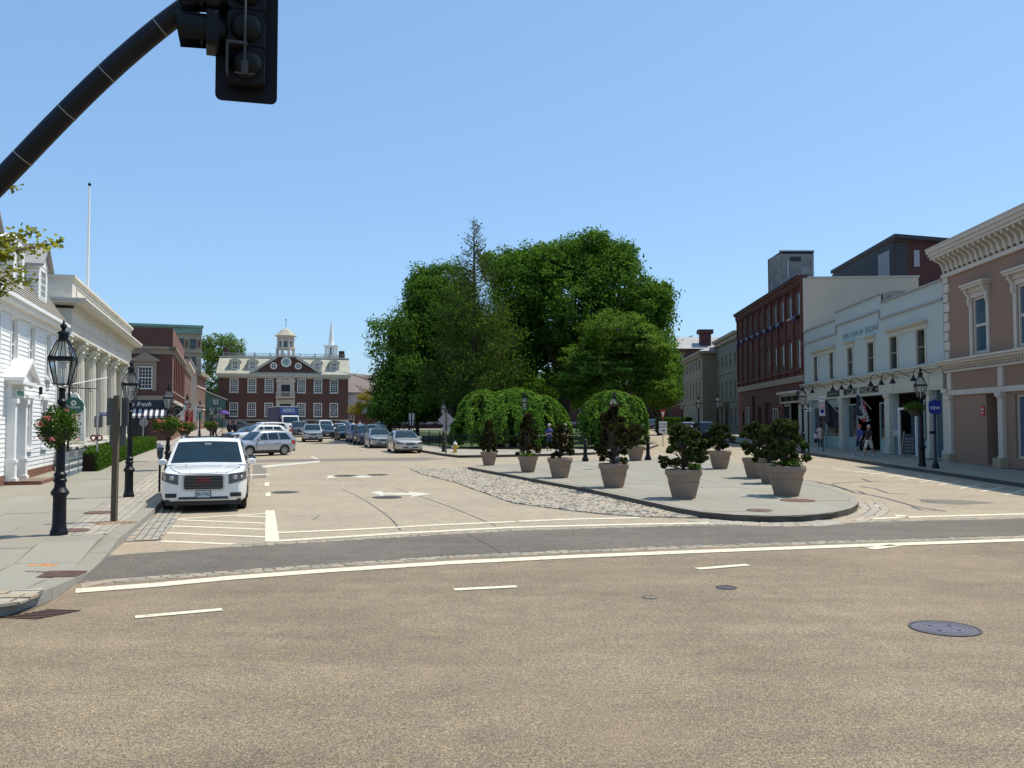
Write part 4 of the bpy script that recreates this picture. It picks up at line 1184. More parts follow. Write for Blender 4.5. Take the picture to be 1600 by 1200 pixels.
def darkhall():
    A = P(1395, 372, 77.1)
    root = thing('hall_building', 'tall dark brick hall with sloping dark roof behind the tan wall', 'building', (A.x+.35, 77.1, 0), 0)
    H = A.z - .3; D = 18; W = 9.5
    w1 = Wall(root, (-.25, 0), (W+8, 0), H-1.2, M['brick_deep'], top=[(0, H-1.2), (W+8, H-1.2), (W+8, H-1.0), (0, H+.1)]); w1.build()
    w2 = Wall(root, (.06*D-.25, D+0), (-.25, 0), H+.05, M['roof_dark']); w2.build()
    # roof overhanging the street side
    b = MB(); q = [(-.4, -.5), (-.4+.06*D, D), (W+8, D), (W+8, -.5)]
    zf = lambda x: H+.25 - max(0, (x-0)) * .085
    b.add([(x, y, zf(x)) for x, y in q] + [(x, y, zf(x)+.35) for x, y in q], [(0, 1, 2, 3), (7, 6, 5, 4), (0, 4, 5, 1), (1, 5, 6, 2), (2, 6, 7, 3), (3, 7, 4, 0)])
    b.build('roof', M['roof_dark'], root)
    # boarded gable panels facing the street
    for i in range(6):
        y = 1+i*2.7
        MB().box(.06*y-.33, .06*y-.26, y, y+2.4, H-6, H-.6).build('cladding_panel', M['slate_grey'] if i == 0 else M['roof_dark'], root)
    MB().box(-.22, .9, -.06, -.001, H-4, H-.1).build('corner_panel', M['roof_dark'], root)
    MB().box(1.5, 2.0, -.05, -.001, H-2.3, H-.8).build('vent_panel', M['sign_alu'], root)
darkhall()

# ---------------------------------------------------------------- stone buildings further up the right street
def stone_near():
    Y0 = 121.4; L = 15.3
    root = thing('stone_building', 'dark olive stone building with columned doorway beside the red brick one', 'building', (21.5+.06*Y0, Y0, gz(114)+.1), TR)
    H = 13.6-root.location.z
    w = Wall(root, (0, 0), (L, 0), H, M['olive_dark'])
    for i in range(5):
        u = .9+i*2.9
        w.window(u, 4.6, 1.15, 2.4, 2, 4, .1, M['cornice_brown'], sill=M['olive_stone']); w.window(u, 8.9, 1.15, 1.5, 2, 2, .1, M['cornice_brown'], sill=M['olive_stone'])
        if i not in (2,): w.window(u, 1.0, 1.15, 2.3, 2, 4, .1, M['cornice_brown'], sill=M['olive_stone'])
    w.opening(6.3, 8.1, .02, 3.0); w.build()
    w.part('door', MB().box(6.3, 8.1, .2, .26, .02, 3.0), M['dark_door'])
    for u in (5.7, 8.3): w.part('column', MB().lathe([(.22, .3), (.2, .4), (.17, 3.2), (.24, 3.3), (.24, 3.5)], 10, (u+.15, -.5, 0)), M['cornice_brown'])
    w.part('portico', MB().box(5.4, 9.0, -.85, -.001, 3.5, 4.0).box(5.5, 8.9, -.8, -.001, 0, .3), M['olive_stone'])
    w.part('string_course', MB().box(0, L, -.12, -.001, 4.15, 4.35).box(0, L, -.12, -.001, 7.9, 8.1), M['olive_stone'])
    w.part('cornice', MB().box(-.3, L, -.6, .3, H-.4, H).box(0, L, -.3, -.001, H-.9, H-.4), M['cornice_brown'])
    block(root, L, 12, H, M['olive_stone'])
def stone_far():
    Y0 = 140.8; L = 19.5
    root = thing('stone_building', 'tan stone corner building with three rows of windows up the right street', 'building', (facR(Y0), Y0, gz(131)+.1), TR)
    H = 12.3-root.location.z
    w = Wall(root, (0, 0), (L, 0), H, M['olive_stone'])
    for i in range(6):
        u = 1.0+i*3.1
        w.window(u, 5.0, 1.1, 2.3, 2, 4, .1, M['cornice_brown'], sill=M['cornice_brown']); w.window(u, 8.8, 1.1, 1.5, 2, 2, .1, M['cornice_brown'])
        w.window(u, 1.2, 1.1, 2.3, 2, 4, .1, M['trim_cream'], sill=M['cornice_brown'])
    w.build()
    w.part('string_course', MB().box(0, L, -.12, -.001, 7.6, 7.8).box(0, L, -.12, -.001, 4.1, 4.3), M['cornice_brown'])
    w.part('cornice', MB().box(-.3, L+.5, -.6, .3, H-.35, H).box(0, L, -.3, -.001, H-.7, H-.35), M['cornice_brown'])
    e = Wall(root, (L, 0), (L, 12), H, M['olive_stone']); e.window(3, 5, 1.1, 2.3, 2, 4, .1, M['cornice_brown']); e.build()
    e.part('cornice', MB().box(.31, 12, -.5, .3, H-.35, H), M['cornice_brown'])
    block(root, L, 12, H, M['olive_stone'], right=False)
    MB().add([(-.3, -.6, H), (L+.5, -.6, H), (L+.5, 12, H), (-.3, 12, H), (3, 6, H+2.2), (L-3, 6, H+2.2)], [(0, 1, 5, 4), (1, 2, 5), (2, 3, 4, 5), (3, 0, 4)]).build('hip_roof', M['slate_grey'], root)
stone_near(); stone_far()
def hiproof():
    a = P(1050, 545, 165); b = P(1118, 545, 165)
    W = b.x-a.x+6
    root = thing('brick_building', 'dark brick building with grey hip roof and chimney far up the right street', 'building', (a.x, 165, gz(165)), 0)
    H = P(1080, 545, 165).z - root.location.z; T = P(1080, 522, 165).z - root.location.z
    w = Wall(root, (0, 0), (W, 0), H, M['brick_deep'])
    for i in range(4):
        for z in (4.5, 8.5, 12): w.window(1+i*3.2, z, 1.1, 1.9, 2, 4, .1, M['trim_cream'])
    w.build(); block(root, W, 12, H, M['brick_deep'])
    MB().add([(-.5, -.5, H), (W+.5, -.5, H), (W+.5, 12.5, H), (-.5, 12.5, H), (2.5, 6, T), (W-2.5, 6, T)], [(0, 1, 5, 4), (1, 2, 5), (2, 3, 4, 5), (3, 0, 4)]).build('hip_roof', M['slate_grey'], root)
    c = P(1103, 530, 166); x = c.x-a.x
    MB().box(x-1.0, x+1.0, 1, 2.6, H, T+.2).box(x-1.4, x+1.4, .7, 2.9, T+.2, T+1.0).build('chimney', M['brick_deep'], root)
hiproof()
# dark shop row closing the view between the trees and the right street
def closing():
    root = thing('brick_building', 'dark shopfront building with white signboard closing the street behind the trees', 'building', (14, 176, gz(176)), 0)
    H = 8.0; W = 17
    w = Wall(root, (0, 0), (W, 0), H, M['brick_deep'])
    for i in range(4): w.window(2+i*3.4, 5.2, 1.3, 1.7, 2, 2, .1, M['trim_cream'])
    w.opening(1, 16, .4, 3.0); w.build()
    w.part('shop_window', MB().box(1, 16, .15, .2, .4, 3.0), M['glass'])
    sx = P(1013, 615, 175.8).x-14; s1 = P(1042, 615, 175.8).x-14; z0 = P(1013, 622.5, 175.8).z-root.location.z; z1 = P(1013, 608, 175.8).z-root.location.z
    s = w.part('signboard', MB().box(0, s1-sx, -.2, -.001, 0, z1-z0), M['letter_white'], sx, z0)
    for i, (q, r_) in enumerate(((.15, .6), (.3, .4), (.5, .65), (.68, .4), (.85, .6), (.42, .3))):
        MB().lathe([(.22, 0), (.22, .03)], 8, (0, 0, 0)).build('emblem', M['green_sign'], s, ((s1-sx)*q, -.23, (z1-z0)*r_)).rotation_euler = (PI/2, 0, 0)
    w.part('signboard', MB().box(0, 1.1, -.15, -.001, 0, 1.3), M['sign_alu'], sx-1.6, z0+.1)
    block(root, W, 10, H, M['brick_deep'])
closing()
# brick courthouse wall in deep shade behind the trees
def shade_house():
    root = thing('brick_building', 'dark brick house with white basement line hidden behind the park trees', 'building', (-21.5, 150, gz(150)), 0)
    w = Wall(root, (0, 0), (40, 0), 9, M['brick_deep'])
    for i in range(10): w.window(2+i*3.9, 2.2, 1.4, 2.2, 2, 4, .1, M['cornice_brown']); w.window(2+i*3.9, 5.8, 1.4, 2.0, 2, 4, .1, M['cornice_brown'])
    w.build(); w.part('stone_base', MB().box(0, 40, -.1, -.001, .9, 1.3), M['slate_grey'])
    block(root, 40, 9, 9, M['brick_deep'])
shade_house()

# ================================================================ LEFT SIDE
def uL(px, y0, x0=-7.75, s=-.3185):
    """distance along the left row's street line for a photo column"""
    k = (px-800)/F
    Y = x0 / (k - s)
    return (Y - y0) * nL

# ---------------------------------------------------------------- white clapboard house
def clap_house():
    Y0 = 20.0
    root = thing('clapboard_house', 'white clapboard house with gambrel roof, dormers and pedimented door at the left edge', 'house', (facL(Y0), Y0, .14), TL)
    Y1 = 36.8; L = (Y1-Y0)*nL
    H = 6.2
    U = lambda px: uL(px, Y0)
    w = Wall(root, (0, 0), (L, 0), H, M['white_wood'], th=.25)
    upper = [U(18), U(46), U(72)]; lower = [U(44), U(68)]
    step = upper[1]-upper[0]
    allu = [upper[0]-2*2.35, upper[0]-2.35] + upper
    for c in allu:
        w.window(c-.42, 3.95, .84, 1.75, 3, 4, .06, M['white_paint'], sill=M['white_paint'], bars=.022)
    for c in lower + [U(18)-2.2, U(18)-4.6]:
        w.window(c-.42, 1.15, .84, 1.75, 3, 4, .06, M['white_paint'], sill=M['white_paint'], bars=.022)
    for c in lower: w.part('window_cap', MB().box(c-.62, c+.62, -.14, -.001, 3.0, 3.12), M['white_paint'])
    for c in upper[1:]: w.part('vent_cover', MB().box(c-.3, c+.3, -.05, -.001, 3.42, 3.72), M['sign_alu'])
    dc = U(19)
    w.opening(dc-.55, dc+.55, .25, 2.9)
    w.build()
    # clapboards, one board each, cut at the windows and the door
    holes = [(c-.52, c+.52, 3.85, 5.8) for c in allu] + [(c-.52, c+.52, 1.05, 3.0) for c in lower+[U(18)-2.2, U(18)-4.6]] + [(dc-.95, dc+.95, .0, 3.6)]
    bh = .155; k = 0; z = .35
    while z < H-.45:
        segs = [(0.1, L-.1)]
        for a, b, c, d in holes:
            if c < z+bh*.5 < d:
                ns = []
                for s0, s1 in segs:
                    if b <= s0 or a >= s1: ns.append((s0, s1)); continue
                    if a > s0: ns.append((s0, a))
                    if b < s1: ns.append((b, s1))
                segs = ns
        bd = MB()
        for s0, s1 in segs:
            bd.slabx([(-.002, z), (-.034, z), (-.012, z+bh), (-.002, z+bh)], s0, s1)
        w.part('clapboard', bd, M['white_paint'])
        z += bh
    for c in allu + lower:
        zz = 3.95 if c in allu else 1.15
        w.part('window_casing', MB().box(c-.52, c-.42, -.06, -.001, zz-.05, zz+1.85).box(c+.42, c+.52, -.06, -.001, zz-.05, zz+1.85).box(c-.42, c+.42, -.06, -.001, zz+1.75, zz+1.85), M['white_paint'])
    for u in (0, L-.11): w.part('corner_board', MB().box(u, u+.12, -.06, -.001, .1, H-.3), M['white_paint'])
    w.part('foundation', MB().box(0, L, -.04, -.001, 0, .34), M['brick_red'])
    w.part('eave_cornice', MB().box(-.1, L+.15, -.12, -.001, H-.4, H-.15).box(-.15, L+.2, -.4, .1, H-.15, H-.02).box(-.18, L+.25, -.5, .1, H-.02, H+.1), M['white_paint'])
    # door case
    dr = thing('door_case', None, None, (0, 0, 0)); 
    bpy.data.objects.remove(dr)
    w.part('door', MB().box(-.5, .5, .12, .17, .3, 2.45), M['grey_door'], dc)
    w.part('door_handle', MB().box(-.38, -.34, .04, .12, 1.1, 1.6), M['black_iron'], dc)
    w.part('door_transom', MB().box(-.5, .5, .13, .16, 2.5, 2.85), M['glass'], dc)
    w.part('lettering_board', MB().box(-.62, .62, -.2, -.17, 2.98, 3.25), M['white_paint'], dc)
    bd = w.part('name_board', MB().box(-.6, .6, -.24, -.21, 2.98, 3.24), M['white_paint'], dc)
    lettering('MUSEUM', .24, M['letter_green'], bd, (0, -.245, 3.1))
    for s in (-1, 1):
        x = s*.78
        w.part('pilaster', MB().box(x-.14, x+.14, -.3, -.001, .85, 2.75).box(x-.19, x+.19, -.36, -.001, 2.75, 2.92).box(x-.19, x+.19, -.36, -.001, .75, .85).box(x-.16, x+.16, -.33, -.001, .2, .75).box(x-.2, x+.2, -.38, -.001, .12, .24), M['white_paint'], dc)
    w.part('entablature', MB().box(-1.0, 1.0, -.16, -.001, 2.93, 3.4).box(-1.12, 1.12, -.55, -.001, 3.4, 3.5), M['white_paint'], dc)
    w.part('pediment', MB().slab([(-1.15, 3.51), (1.15, 3.51), (0, 4.15)], -.42, -.001), M['white_paint'], dc)
    pr = MB()
    for s in (-1, 1):
        p = [(s*1.28, 3.5), (s*1.28, 3.62), (0, 4.32), (0, 4.18)]
        pr.slab(p if s > 0 else p[::-1], -.62, .0)
    w.part('pediment_roof', pr, M['white_paint'], dc)
    w.part('doorstep', MB().box(-1.0, 1.0, -1.15, -.001, -.12, .14), M['brick_red'], dc)
    # roof: gambrel, street slope, far gable end
    D1 = 1.15; Z1 = H+2.35; D2 = 4.8; Z2 = H+4.1
    rf_ = MB(); x1 = L+.25
    prof = [(-.5, H+.1), (D1, Z1), (D2, Z2), (8.2, Z1), (10.4, H+.1)]
    n = 15
    def course(y0, z0, y1, z1, n):
        for i in range(n):
            a, b = i/n, (i+1)/n
            ya, za, yb, zb = y0+(y1-y0)*a, z0+(z1-z0)*a, y0+(y1-y0)*b, z0+(z1-z0)*b
            nz = Vector((-(z1-z0), (y1-y0))).normalized() * .035
            rf_.add([(-.2, ya+nz.x, za+nz.y), (x1, ya+nz.x, za+nz.y), (x1, yb, zb), (-.2, yb, zb), (-.2, ya, za), (x1, ya, za)], [(0, 1, 2, 3), (4, 5, 1, 0), (1, 5, 2)])
    course(-.42, H+.1, D1, Z1, 17); course(D1, Z1, D2, Z2, 14)
    rf_.add([(-.2, D2, Z2), (x1, D2, Z2), (x1, 8.2, Z1), (-.2, 8.2, Z1), (x1, 10.4, H), (-.2, 10.4, H)], [(0, 1, 2, 3), (3, 2, 4, 5)])
    o = rf_.build('shingle_roof', mat('shingle_plain', (0.33, 0.31, 0.265), .85, .3, 5, stain=(.22, .2, .17), stain_amt=.6), root); o['kind'] = 'stuff'
    MB().slabx([(0, H-.3), (10, H-.3), (10.2, H), (8.1, Z1-.05), (D2, Z2-.05), (D1, Z1-.05), (-.3, H)], L-.02, L+.1).build('gable_wall', M['white_wood'], root)
    e = Wall(root, (L, 0), (L, 10), H, M['white_wood']); e.window(2, 4, .84, 1.75, 3, 4, .06, M['white_paint']); e.build()
    Wall(root, (0, 10), (0, 0), H, M['white_wood']).build()
    Wall(root, (L, 10), (0, 10), H, M['white_wood']).build()
    MB().box(.3, L-.3, .7, .75, 0, H-.2).build('interior_wall', M['interior'], root)
    # dormers
    def dormer(c, arched):
        f = .02; wd = .78; zb = H+.62; zt = H+2.05
        b = MB().box(c-wd, c-.48, f, f+.1, zb, zt).box(c+.48, c+wd, f, f+.1, zb, zt).box(c-.48, c+.48, f, f+.1, zb, zb+.22).box(c-.48, c+.48, f, f+.1, zt-.15, zt)
        b.box(c-wd, c-wd+.05, f+.1, 2.6, zb, zt).box(c+wd-.05, c+wd, f+.1, 2.6, zb, zt)
        d = b.build('dormer', M['white_paint'], root)
        for k in range(10):
            MBk = MB()
            for s in (-1, 1):
                MBk.box(c+s*wd-(.02 if s < 0 else 0), c+s*wd+(.02 if s > 0 else 0), f+.02+k*.0, 2.5, zb+k*.14, zb+k*.14+.012)
            MBk.build('clapboard', M['sign_alu'], d)
        me, g = win_mesh(.96, 1.1, 3, 4, .05, M['white_paint'], 0, .022)
        wdw = obj('window', me, d, (c-.48, f-.04, zb+.21)); 
        gp_ = bpy.data.objects.new('glass_sheet', g); COL.objects.link(gp_); gp_.parent = d; gp_.location = (c-.48, f-.03, zb+.21)
        if arched:
            n = 8; pts = [(c + (wd+.15)*math.cos(PI*i/n), zt + .48*math.sin(PI*i/n)) for i in range(n+1)]
            MB().slab(pts[::-1], f-.02, f+.08).build('dormer_pediment', M['white_paint'], d)
            s = MB()
            for i in range(n):
                (xa, za), (xb, zb_) = pts[i], pts[i+1]
                s.add([(xa, f-.12, za+.03), (xb, f-.12, zb_+.03), (xb, 3.2, zb_+.03), (xa, 3.2, za+.03)], [(0, 1, 2, 3)])
                s.add([(xa, f-.12, za-.05), (xb, f-.12, zb_-.05), (xb, f-.12, zb_+.03), (xa, f-.12, za+.03)], [(0, 1, 2, 3)])
            s.build('dormer_roof', M['white_paint'], d)
        else:
            MB().slab([(c-wd-.1, zt), (c+wd+.1, zt), (c, zt+.75)], f-.02, f+.08).build('dormer_pediment', M['white_paint'], d)
            s = MB()
            for q in (-1, 1):
                p = [(c+q*(wd+.25), zt-.08), (c+q*(wd+.25), zt+.02), (c, zt+.92), (c, zt+.80)]
                s.slab(p if q > 0 else p[::-1], f-.2, 3.2)
            s.build('dormer_roof', M['slate_grey'], d)
    dormer(uL(52, Y0, -8.05)+.0, False)
    dormer(uL(52, Y0, -8.05)-4.0, True); dormer(uL(52, Y0, -8.05)-8.0, False)
    # iron railing with banners by the wall
    fx0, fx1 = U(31), L-.2
    rl = thing('iron_railing', 'black iron railing with printed grey-blue banners in front of the white house', 'railing', root.location, TL)
    for i in range(4):
        u = fx0 + (fx1-fx0)*i/3
        MB().box(u-.035, u+.035, -1.28, -1.21, -.14, 1.12).build('post', M['black_iron'], rl)
    MB().box(fx0, fx1, -1.26, -1.23, 1.0, 1.04).build('top_rail', M['black_iron'], rl)
    MB().box(fx0, fx1, -1.26, -1.23, -.02, .02).build('bottom_rail', M['black_iron'], rl)
    bm = mat('banner_print', (.13, .17, .21), .6, .5, 3.2, stain=(.40, .33, .15), stain_amt=.8)
    for i in range(3):
        u = fx0 + (fx1-fx0)*i/3 + .06; u1 = fx0 + (fx1-fx0)*(i+1)/3 - .06
        b = MB().box(u, u1, -1.30, -1.285, .03, 1.0).build('banner', bm, rl)
        MB().box(u+.1, (u+u1)/2, -1.305, -1.30, .78, .97).build('print_block', M['sign_grey'], b)
        for k in range(4): MB().box(u+.05, u1-.08, -1.305, -1.30, .62-k*.13, .67-k*.13).build('print_line', M['cloth_white'] if k % 2 else M['glass_blue'], b)
    rl2 = thing('brick_edging', 'low brick edging under the iron railing', 'edging', root.location, TL)
    MB().box(fx0-.1, fx1+.1, -1.45, -1.05, -.15, -.06).build('brick_course', M['brick_red'], rl2)
    # flag pole bracket on the wall
    fp = thing('flagpole', 'short white angled flagpole on the wall of the clapboard house', 'flagpole', root.location, TL)
    MB().tube([(U(60), 0, 3.35), (U(60)+1.9, -2.2, 4.0)], .018, 6).build('pole', M['white_paint'], fp)
    MB().box(U(60)-.08, U(60)+.08, -.12, 0, 3.2, 3.5).build('bracket', M['black_iron'], fp)
clap_house()

# ---------------------------------------------------------------- bank with columns
def bank():
    Y0 = 40.0; X0 = -19.9
    root = thing('bank_building', 'classical white stone bank with six fluted Corinthian columns', 'bank', (X0, Y0, gz(Y0)+.1), TL)
    zb = root.location.z
    L = (62.8-Y0)*nL
    D = 16
    zi = 6.35-zb       # underside of entablature
    st = M['white_stone']; sh = M['limestone']
    # podium
    MB().box(-.1, L+.2, .35, D, 0, .95).build('podium', sh, root)
    MB().box(-.5, L+.5, -.1, .35, 0, .45).build('steps', sh, root)
    # entablature: architrave, frieze, dentilled cornice, attic parapet
    e = MB(); e.box(0, L, .5, D, zi, zi+.5); e.box(-.03, L+.03, .46, D, zi+.5, zi+.58); e.box(.02, L-.02, .52, D, zi+.58, zi+1.12)
    e.build('entablature', st, root)
    e = MB(); e.box(-.08, L+.08, .40, D, zi+1.12, zi+1.17); e.box(-.12, L+.12, .34, D, zi+1.33, zi+1.40); e.box(-.5, L+.5, -.1, D, zi+1.40, zi+1.52); e.box(-.56, L+.56, -.16, D, zi+1.52, zi+1.62)
    e.build('cornice', st, root)
    dm = MB().box(0, .13, 0, .12, 0, .15).mesh('dentil', st)
    n = int(L/.25)
    for i in range(n): obj('dentil', dm, root, (.03+i*.25, .32, zi+1.175))
    e = MB(); e.box(.15, L-.1, .55, D-.5, zi+1.62, zi+2.55); e.box(.05, L, .42, D-.4, zi+2.62, zi+2.75); e.box(.1, L-.05, .48, D-.45, zi+2.55, zi+2.62)
    e.build('parapet', st, root)
    for k in range(4):
        x0 = 1.2+k*(L-1.6)/4; x1 = x0+(L-1.6)/4-.5
        f = MB(); f.box(x0, x1, .51, .548, zi+1.85, zi+1.89); f.box(x0, x1, .51, .548, zi+2.32, zi+2.36); f.box(x0, x0+.04, .51, .548, zi+1.89, zi+2.32); f.box(x1-.04, x1, .51, .548, zi+1.89, zi+2.32)
        f.build('panel_moulding', sh, root)
    MB().box(-.45, .12, 3.0, 9.5, zi+1.62, zi+2.75).box(-.6, .05, 2.85, 9.6, zi+2.75, zi+2.9).build('parapet_block', sh, root)
    MB().box(-.4, 0, 3.0, D, 0, zi).build('side_pier', sh, root)
    # walls behind the columns
    w = Wall(root, (0, 2.4), (L, 2.4), zi-.95, sh, z0=.95)
    for k in range(5):
        w.window(2.2+k*4.1, .6, 1.5, 2.9, 3, 5, .1, M['verdigris'], glass=M['glass'])
    w.build()
    Wall(root, (0, D), (0, 2.4), zi-.95, sh, z0=.95).build(); Wall(root, (L, 2.4), (L, D), zi-.95, sh, z0=.95).build()
    MB().box(.3, L-.3, 3.2, 3.25, 1, zi).build('interior_wall', M['interior'], root)
    # anta at the near corner and columns
    def column(u, y=.95, pil=False):
        h = zi-.95
        c = MB()
        n = 24
        def ring(r, z, fl):
            return [((r - (fl if i % 2 else 0))*math.cos(2*PI*i/(2*n)), (r - (fl if i % 2 else 0))*math.sin(2*PI*i/(2*n)), z) for i in range(2*n)]
        prof = [(.40, .28, .035), (.395, 1.5, .035), (.375, h*.55, .035), (.335, h-.82, .03)]
        vs = []; fs = []
        for r, z, fl in prof: vs += ring(r, z, fl)
        N = 2*n
        for k in range(len(prof)-1):
            for i in range(N): fs.append((k*N+i, k*N+(i+1) % N, (k+1)*N+(i+1) % N, (k+1)*N+i))
        c.add(vs, fs)
        return c.mesh('shaft', st)
    sh_me = column(0)
    h = zi-.95
    base_me = MB().box(-.52, .52, -.52, .52, 0, .1).lathe([(.51, .1), (.53, .14), (.51, .18), (.44, .2), (.46, .25), (.42, .28)], 24).mesh('column_base', st, 30)
    cb = MB().lathe([(.345, h-.82), (.36, h-.79), (.34, h-.76), (.35, h-.45), (.42, h-.14)], 16)
    cb.box(-.47, .47, -.47, .47, h-.12, h-.001)
    rr = random.Random(4)
    for tier, (z0, z1, r0, r1) in enumerate(((h-.78, h-.52, .36, .46), (h-.58, h-.30, .38, .52), (h-.36, h-.14, .40, .60))):
        for i in range(8):
            a = 2*PI*(i+.5*(tier % 2))/8
            if tier == 2 and i % 2: continue
            ca, sa = math.cos(a), math.sin(a)
            def pt(r, t, z): return (r*ca - t*sa, r*sa + t*ca, z)
            wdt = .11 if tier < 2 else .07
            cb.add([pt(r0, -wdt, z0), pt(r0, wdt, z0), pt(r1-.05, wdt*1.1, z1-.04), pt(r1-.05, -wdt*1.1, z1-.04), pt(r1+.03, wdt*.6, z1-.0), pt(r1+.03, -wdt*.6, z1), pt(r1+.05, wdt*.5, z1-.09), pt(r1+.05, -wdt*.5, z1-.09)],
                   [(0, 1, 2, 3), (3, 2, 4, 5), (5, 4, 6, 7)])
    cap_me = cb.mesh('capital', [mat('capital_stone', (.60, .60, .50), .8, .2, 5, stain=(.32, .42, .36), stain_amt=.5)])
    px = [122, 145, 162, 178, 192, 208]
    for p in px:
        k = (p-800)/F
        Y = -7.4/(k+.3185)
        # position along the row, in the building's own space
        u = (Y-Y0)*nL - .1
        t = obj('column', sh_me, root, (u, .98, .95))
        obj('column_base', base_me, t); obj('capital', cap_me, t)
    # square pier behind the first column
    MB().box(.1, .75, 1.5, 2.4, .95, zi).build('anta', st, root)
    MB().box(L-.75, L-.1, 1.5, 2.4, .95, zi).build('anta', st, root)
    pl = thing('flagpole', 'tall grey flagpole rising from the roof of the columned bank', 'flagpole', (P(136.5, 445, 48).x, 48, zb+zi+2.0))
    T = P(137, 291, 48).z - pl.location.z
    MB().lathe([(.09, 0), (.085, T*.5), (.05, T)], 10).build('pole', M['white_wood'], pl, smooth=40)
    MB().lathe([(.02, 0), (.09, .06), (.1, .12), (.03, .2)], 8, (0, 0, T)).build('finial', M['black_iron'], pl)
    MB().lathe([(.16, 0), (.16, .6), (.1, .7)], 10).build('pole_base', M['black_iron'], pl)
bank()

# ---------------------------------------------------------------- generic row houses on the left
def brickA():
    A = Vector((-31.5, 80, 0)); B = Vector((-4.7-.335*104, 104, 0))
    L = (B-A).length; th = math.atan2(B.y-A.y, B.x-A.x)
    root = thing('brick_building', 'red brick corner shop building with striped awning beyond the bank', 'building', (A.x, A.y, gz(90)+.05), th)
    zb = root.location.z; H = 11.0-zb
    w = Wall(root, (0, 0), (L, 0), H, M['brick_red'])
    for i in range(7):
        u = 1.0+i*3.5
        w.window(u, 4.6, 1.2, 2.2, 3, 4, .1, M['trim_cream'], sill=M['limestone'], arch=.25)
        if i % 2 == 0: w.window(u+.2, 1.0, 1.0, 2.0, 2, 3, .1, M['trim_cream'], sill=M['limestone'])
        w.part('pilaster', MB().box(u+1.7, u+2.3, -.14, -.001, 3.9, H-2.2), M['brick_red'])
    w.build()
    w.part('stone_band', MB().box(0, L, -.1, -.001, 3.5, 3.8), M['limestone'])
    w.part('cornice', MB().box(-.35, L, -.35, .3, H-2.0, H-1.75).box(0, L, -.12, -.001, H-2.4, H-2.0), M['cornice_brown'])
    # front towards the square
    f = Wall(root, (0, 9), (0, 0), H, M['brick_colony'])
    a = 9 - 2.85
    f.window(a-.1, 4.75, 1.25, 2.1, 4, 6, .1, M['white_paint'])
    f.opening(2.3, 7.0, .02, 2.9); f.build()
    f.part('window_surround', MB().box(a-.45, a-.12, -.12, -.001, 4.6, 7.3).box(a+1.17, a+1.5, -.12, -.001, 4.6, 7.3).box(a-.12, a+1.17, -.12, -.001, 6.9, 7.3), M['cornice_brown'])
    f.part('pediment', MB().slab([(a-.7, 7.31), (a+1.75, 7.31), (a+1.75, 7.45), (a+.52, 8.15), (a-.7, 7.45)], -.3, -.001), M['cornice_brown'])
    f.part('stone_band', MB().box(0, 9, -.12, -.001, 3.75, 4.15), M['cornice_brown'])
    f.part('cornice', MB().box(0, 9.3, -.35, .3, H-2.0, H-1.75).box(0, 9, -.12, -.001, H-2.45, H-2.0), M['cornice_brown'])
    f.part('shopfront', MB().box(2.3, 7.0, .15, .2, .02, 2.9), M['dark_door'])
    for i in range(3): f.part('shop_window', MB().box(2.5+i*1.5, 3.8+i*1.5, .05, .12, .6, 2.6), M['glass'])
    s = f.part('shop_sign', MB().box(0, 6.35, -.12, -.001, 0, .75), M['navy'], 2.6, 2.98)
    lettering('awesome fresh', .62, M['letter_white'], s, (2.75, -.125, .38), shear=.25)
    # striped awning
    n = 24; x0 = 2.9; wd = 5.7/n
    aw = thing('awning', None, None)
    bpy.data.objects.remove(aw)
    for i in range(n):
        b = MB().add([(x0+i*wd, -.001, 2.95), (x0+(i+1)*wd-.004, -.001, 2.95), (x0+(i+1)*wd-.004, -.95, 2.3), (x0+i*wd, -.95, 2.3), (x0+i*wd, -.95, 2.08), (x0+(i+1)*wd-.004, -.95, 2.08)],
                     [(0, 1, 2, 3), (3, 2, 5, 4)])
        f.part('awning_stripe', b, M['navy'] if i % 2 else M['cloth_white'])
    block(root, L, 9, H, M['brick_red'], left=False)
    MB().box(-.1, 9.1, 0, 0, 0, 0)
brickA()

def gableB():
    A = Vector((-4.7-.335*104.2, 104.2, 0)); B = Vector((-4.7-.335*127, 127, 0))
    L = (B-A).length; th = math.atan2(B.y-A.y, B.x-A.x)
    root = thing('brick_building', 'brick row building with white pedimented gable beyond the corner shop', 'building', (A.x, A.y, gz(112)), th)
    zb = root.location.z; H = 9.2
    w = Wall(root, (0, 0), (L, 0), H, M['brick_red'])
    for i in range(7):
        u = .9+i*3.4
        w.window(u, 4.6, 1.2, 2.4, 3, 4, .1, M['trim_white'], sill=M['limestone']); w.window(u, 1.0, 1.4, 2.2, 2, 2, .1, M['trim_white'])
    w.build()
    w.part('cornice', MB().box(-.3, L, -.6, .3, H-.5, H).box(0, L, -.2, -.001, H-1.0, H-.5), M['trim_white'])
    # gable set across: triangular end visible from the square
    f = Wall(root, (0, 10), (0, 0), H, M['trim_cream']); f.build()
    MB().slabx([(-.5, H), (10, H), (5, H+2.9)], .1, .3).build('gable', M['trim_white'], root)
    r = MB()
    for p in (((-.7, H), (4.8, H+3.1)), ((5.2, H+3.1), (10.4, H))):
        (y0, z0), (y1, z1) = p
        r.add([(-.2, y0, z0), (L, y0, z0), (L, y1, z1), (-.2, y1, z1), (-.2, y0, z0+.2), (L, y0, z0+.2), (L, y1, z1+.2), (-.2, y1, z1+.2)], [(0, 1, 2, 3), (4, 7, 6, 5), (0, 4, 5, 1), (3, 2, 6, 7), (0, 3, 7, 4)])
    r.build('roof', M['slate_grey'], root)
    block(root, L, 10, H, M['brick_red'], left=False)
gableB()

